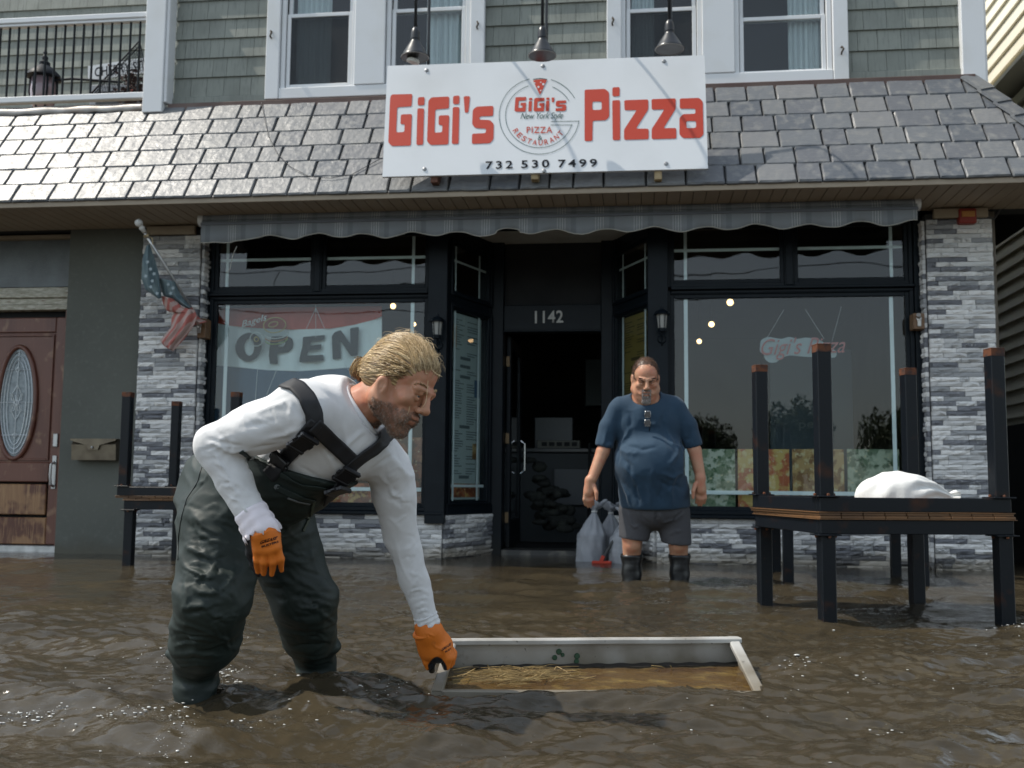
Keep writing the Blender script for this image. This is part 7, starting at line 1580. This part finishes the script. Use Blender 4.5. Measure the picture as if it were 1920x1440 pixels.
V=folds(V,F,[(a,b*1.5,c*1.5) for a,b,c in [(k3([(250,600),(300,560),(350,480)]),.016,.012),(k3([(265,520),(285,600),(275,680)]),.016,-.012),(k3([(275,580),(330,620),(400,620)]),.018,.010),(k3([(660,560),(640,640),(600,700)]),.016,.010),(k3([(690,470),(670,560),(690,620)]),.014,-.012),(k3([(680,600),(620,560),(580,480)]),.016,.008),
 (k3([(300,700),(380,800),(420,910)]),.018,.009),(k3([(290,800),(330,870),(340,930)]),.016,.010),(k3([(390,780),(380,860),(400,930)]),.014,-.009),(k3([(450,820),(460,880),(455,930)]),.016,.008),(k3([(560,820),(540,880),(545,930)]),.016,-.008),(k3([(640,760),(610,850),(620,930)]),.018,.010),(k3([(540,760),(620,780),(690,740)]),.016,.009),(k3([(520,800),(600,830),(690,810)]),.014,-.008),(k3([(230,480),(210,540),(200,590)]),.012,.008),(k3([(255,470),(240,540),(240,590)]),.010,-.008),(k3([(330,370),(350,430),(340,500)]),.018,-.008),(k3([(580,370),(560,440),(580,500)]),.018,-.006),(k3([(300,640),(340,700),(350,780)]),.016,-.009),(k3([(470,700),(480,780),(470,850)]),.018,.007),(k3([(310,560),(420,590),(520,570)]),.014,-.007),(k3([(400,430),(470,460),(540,430)]),.016,.006)]])
M_tee=mat('dark_blue_jersey',(.012,.036,.066),.85,bump=[(350,.2,.001),(20,.2,.008)],noise=[(6,(.015,.043,.077),.45,.75)],sheen=.1); toobj('t_shirt',V,F,M_tee,H2)
BT=bvh(V,F)
strap('collar',k3([(385,292),(405,325),(440,352),(456,360)]),.022,.003,M_tee,.004,par=H2); strap('collar',k3([(533,285),(510,320),(478,348),(456,360)]),.022,.003,M_tee,.004,par=H2)
# sunglasses hung from the collar
h,n=drop(1213,783); GS=thing('sunglasses','folded silver sunglasses hanging from the collar of the blue t-shirt','sunglasses',tuple(h)); m_=MB()
Xc=Vector(cam2w((1,0,0)));Zc=Vector(cam2w((0,-.1,1)).tolist()); b0=h+Vector(cam2w((0,-.035,0)))
M_gl=mat('glossy_dark_lens',(.25,.26,.28),.08,metal=.8); 
for k,(dz) in enumerate((.022,-.035)):
    c=b0+Zc*dz; m_=MB(); m_.prism([(-.014,-.019),(.014,-.019),(.018,0),(.014,.019),(-.014,.019),(-.018,0)],c,Xc,Zc,.004); m_.build('lens',M_gl,GS)
    m_=MB(); m_.tube([c+Xc*a+Zc*b for a,b in((-.016,-.021),(.016,-.021),(.020,0),(.016,.021),(-.016,.021),(-.020,0))],.0026,6,closed=True); m_.build('frame',mat('silver_frame',(.55,.55,.55),.3,metal=1) if not bpy.data.materials.get('silver_frame') else bpy.data.materials['silver_frame'],GS,smooth=True)
m_=MB(); m_.tube([b0+Xc*.012+Zc*.05,b0+Xc*.018-Zc*.03,b0+Xc*.012-Zc*.09],.0028,6); m_.tube([b0-Xc*.01+Zc*.05,b0-Xc*.012-Zc*.0,b0-Xc*.004-Zc*.06],.0028,6); m_.build('temple',M_black,GS,smooth=True)
# shorts
so_=SDF(.03); so_.ell(K(500,950,.04),(.228,.185,.14),None,.03); so_.chain([K(400,960,.03),K(384,1140,.01)],[.122,.098],.02); so_.chain([K(600,960,.03),K(626,1130,.0)],[.122,.100],.02)
so_.half(K(388,1112,0),cam2w((-.11,0,-1))); so_.half(K(500,905,0),cam2w((0,0,1)))
V,F=so_.mesh(.0085); V=smoothv(V,F,2); N=vnorm(V,F); V=V+N*(.0025*noise3(V,22,7,12,(1,1,.5)))[:,None]; V=folds(V,F,[(k3([(330,960),(350,1030),(420,1080)]),.016,.010),(k3([(540,960),(560,1040),(640,1020)]),.016,.010),(k3([(600,1050),(650,990),(690,940)]),.014,-.010),(k3([(500,950),(505,1010),(512,1060)]),.012,-.012),(k3([(400,950),(420,1010),(470,1050)]),.014,-.008),(k3([(560,1080),(620,1050),(680,1060)]),.012,.008)])
toobj('shorts',V,F,mat('charcoal_shorts',(.058,.058,.064),.8,bump=[(300,.2,.001),(25,.2,.006)]),H2)
# boots
M_boot=mat('black_rubber',(.010,.011,.012),.32,noise=[(9,(.016,.017,.018),.5,.8)])
for cx,cx2 in((373,373),(642,640)):
    a=K(cx,1197,.02); bq=np.array((a[0]+.0,a[1]-.0,-.18)); m_=MB(); P=[];n=32
    for i in range(26):
        z=a[2]+(-.20-a[2])*i/25; row=[]
        r0=.068-.004*math.sin(i/25*3)+(.004 if i in(0,1) else 0)+(.003 if abs(a[2]-z-.085)<.008 else 0)
        for j in range(n): t=2*math.pi*j/n; row.append((a[0]+r0*math.cos(t)+.004*math.sin(i*.9+t),a[1]+r0*1.08*math.sin(t),z+.004*math.sin(t)*(i<2)))
        P.append(row)
    m_.grid([q+[q[0]] for q in P]); m_.tube([(bq[0],bq[1],-.17),(bq[0],bq[1]-.20,-.19)],[.07,.05],12); m_.build('rubber_boot',M_boot,H2,smooth=True,thick=.004)
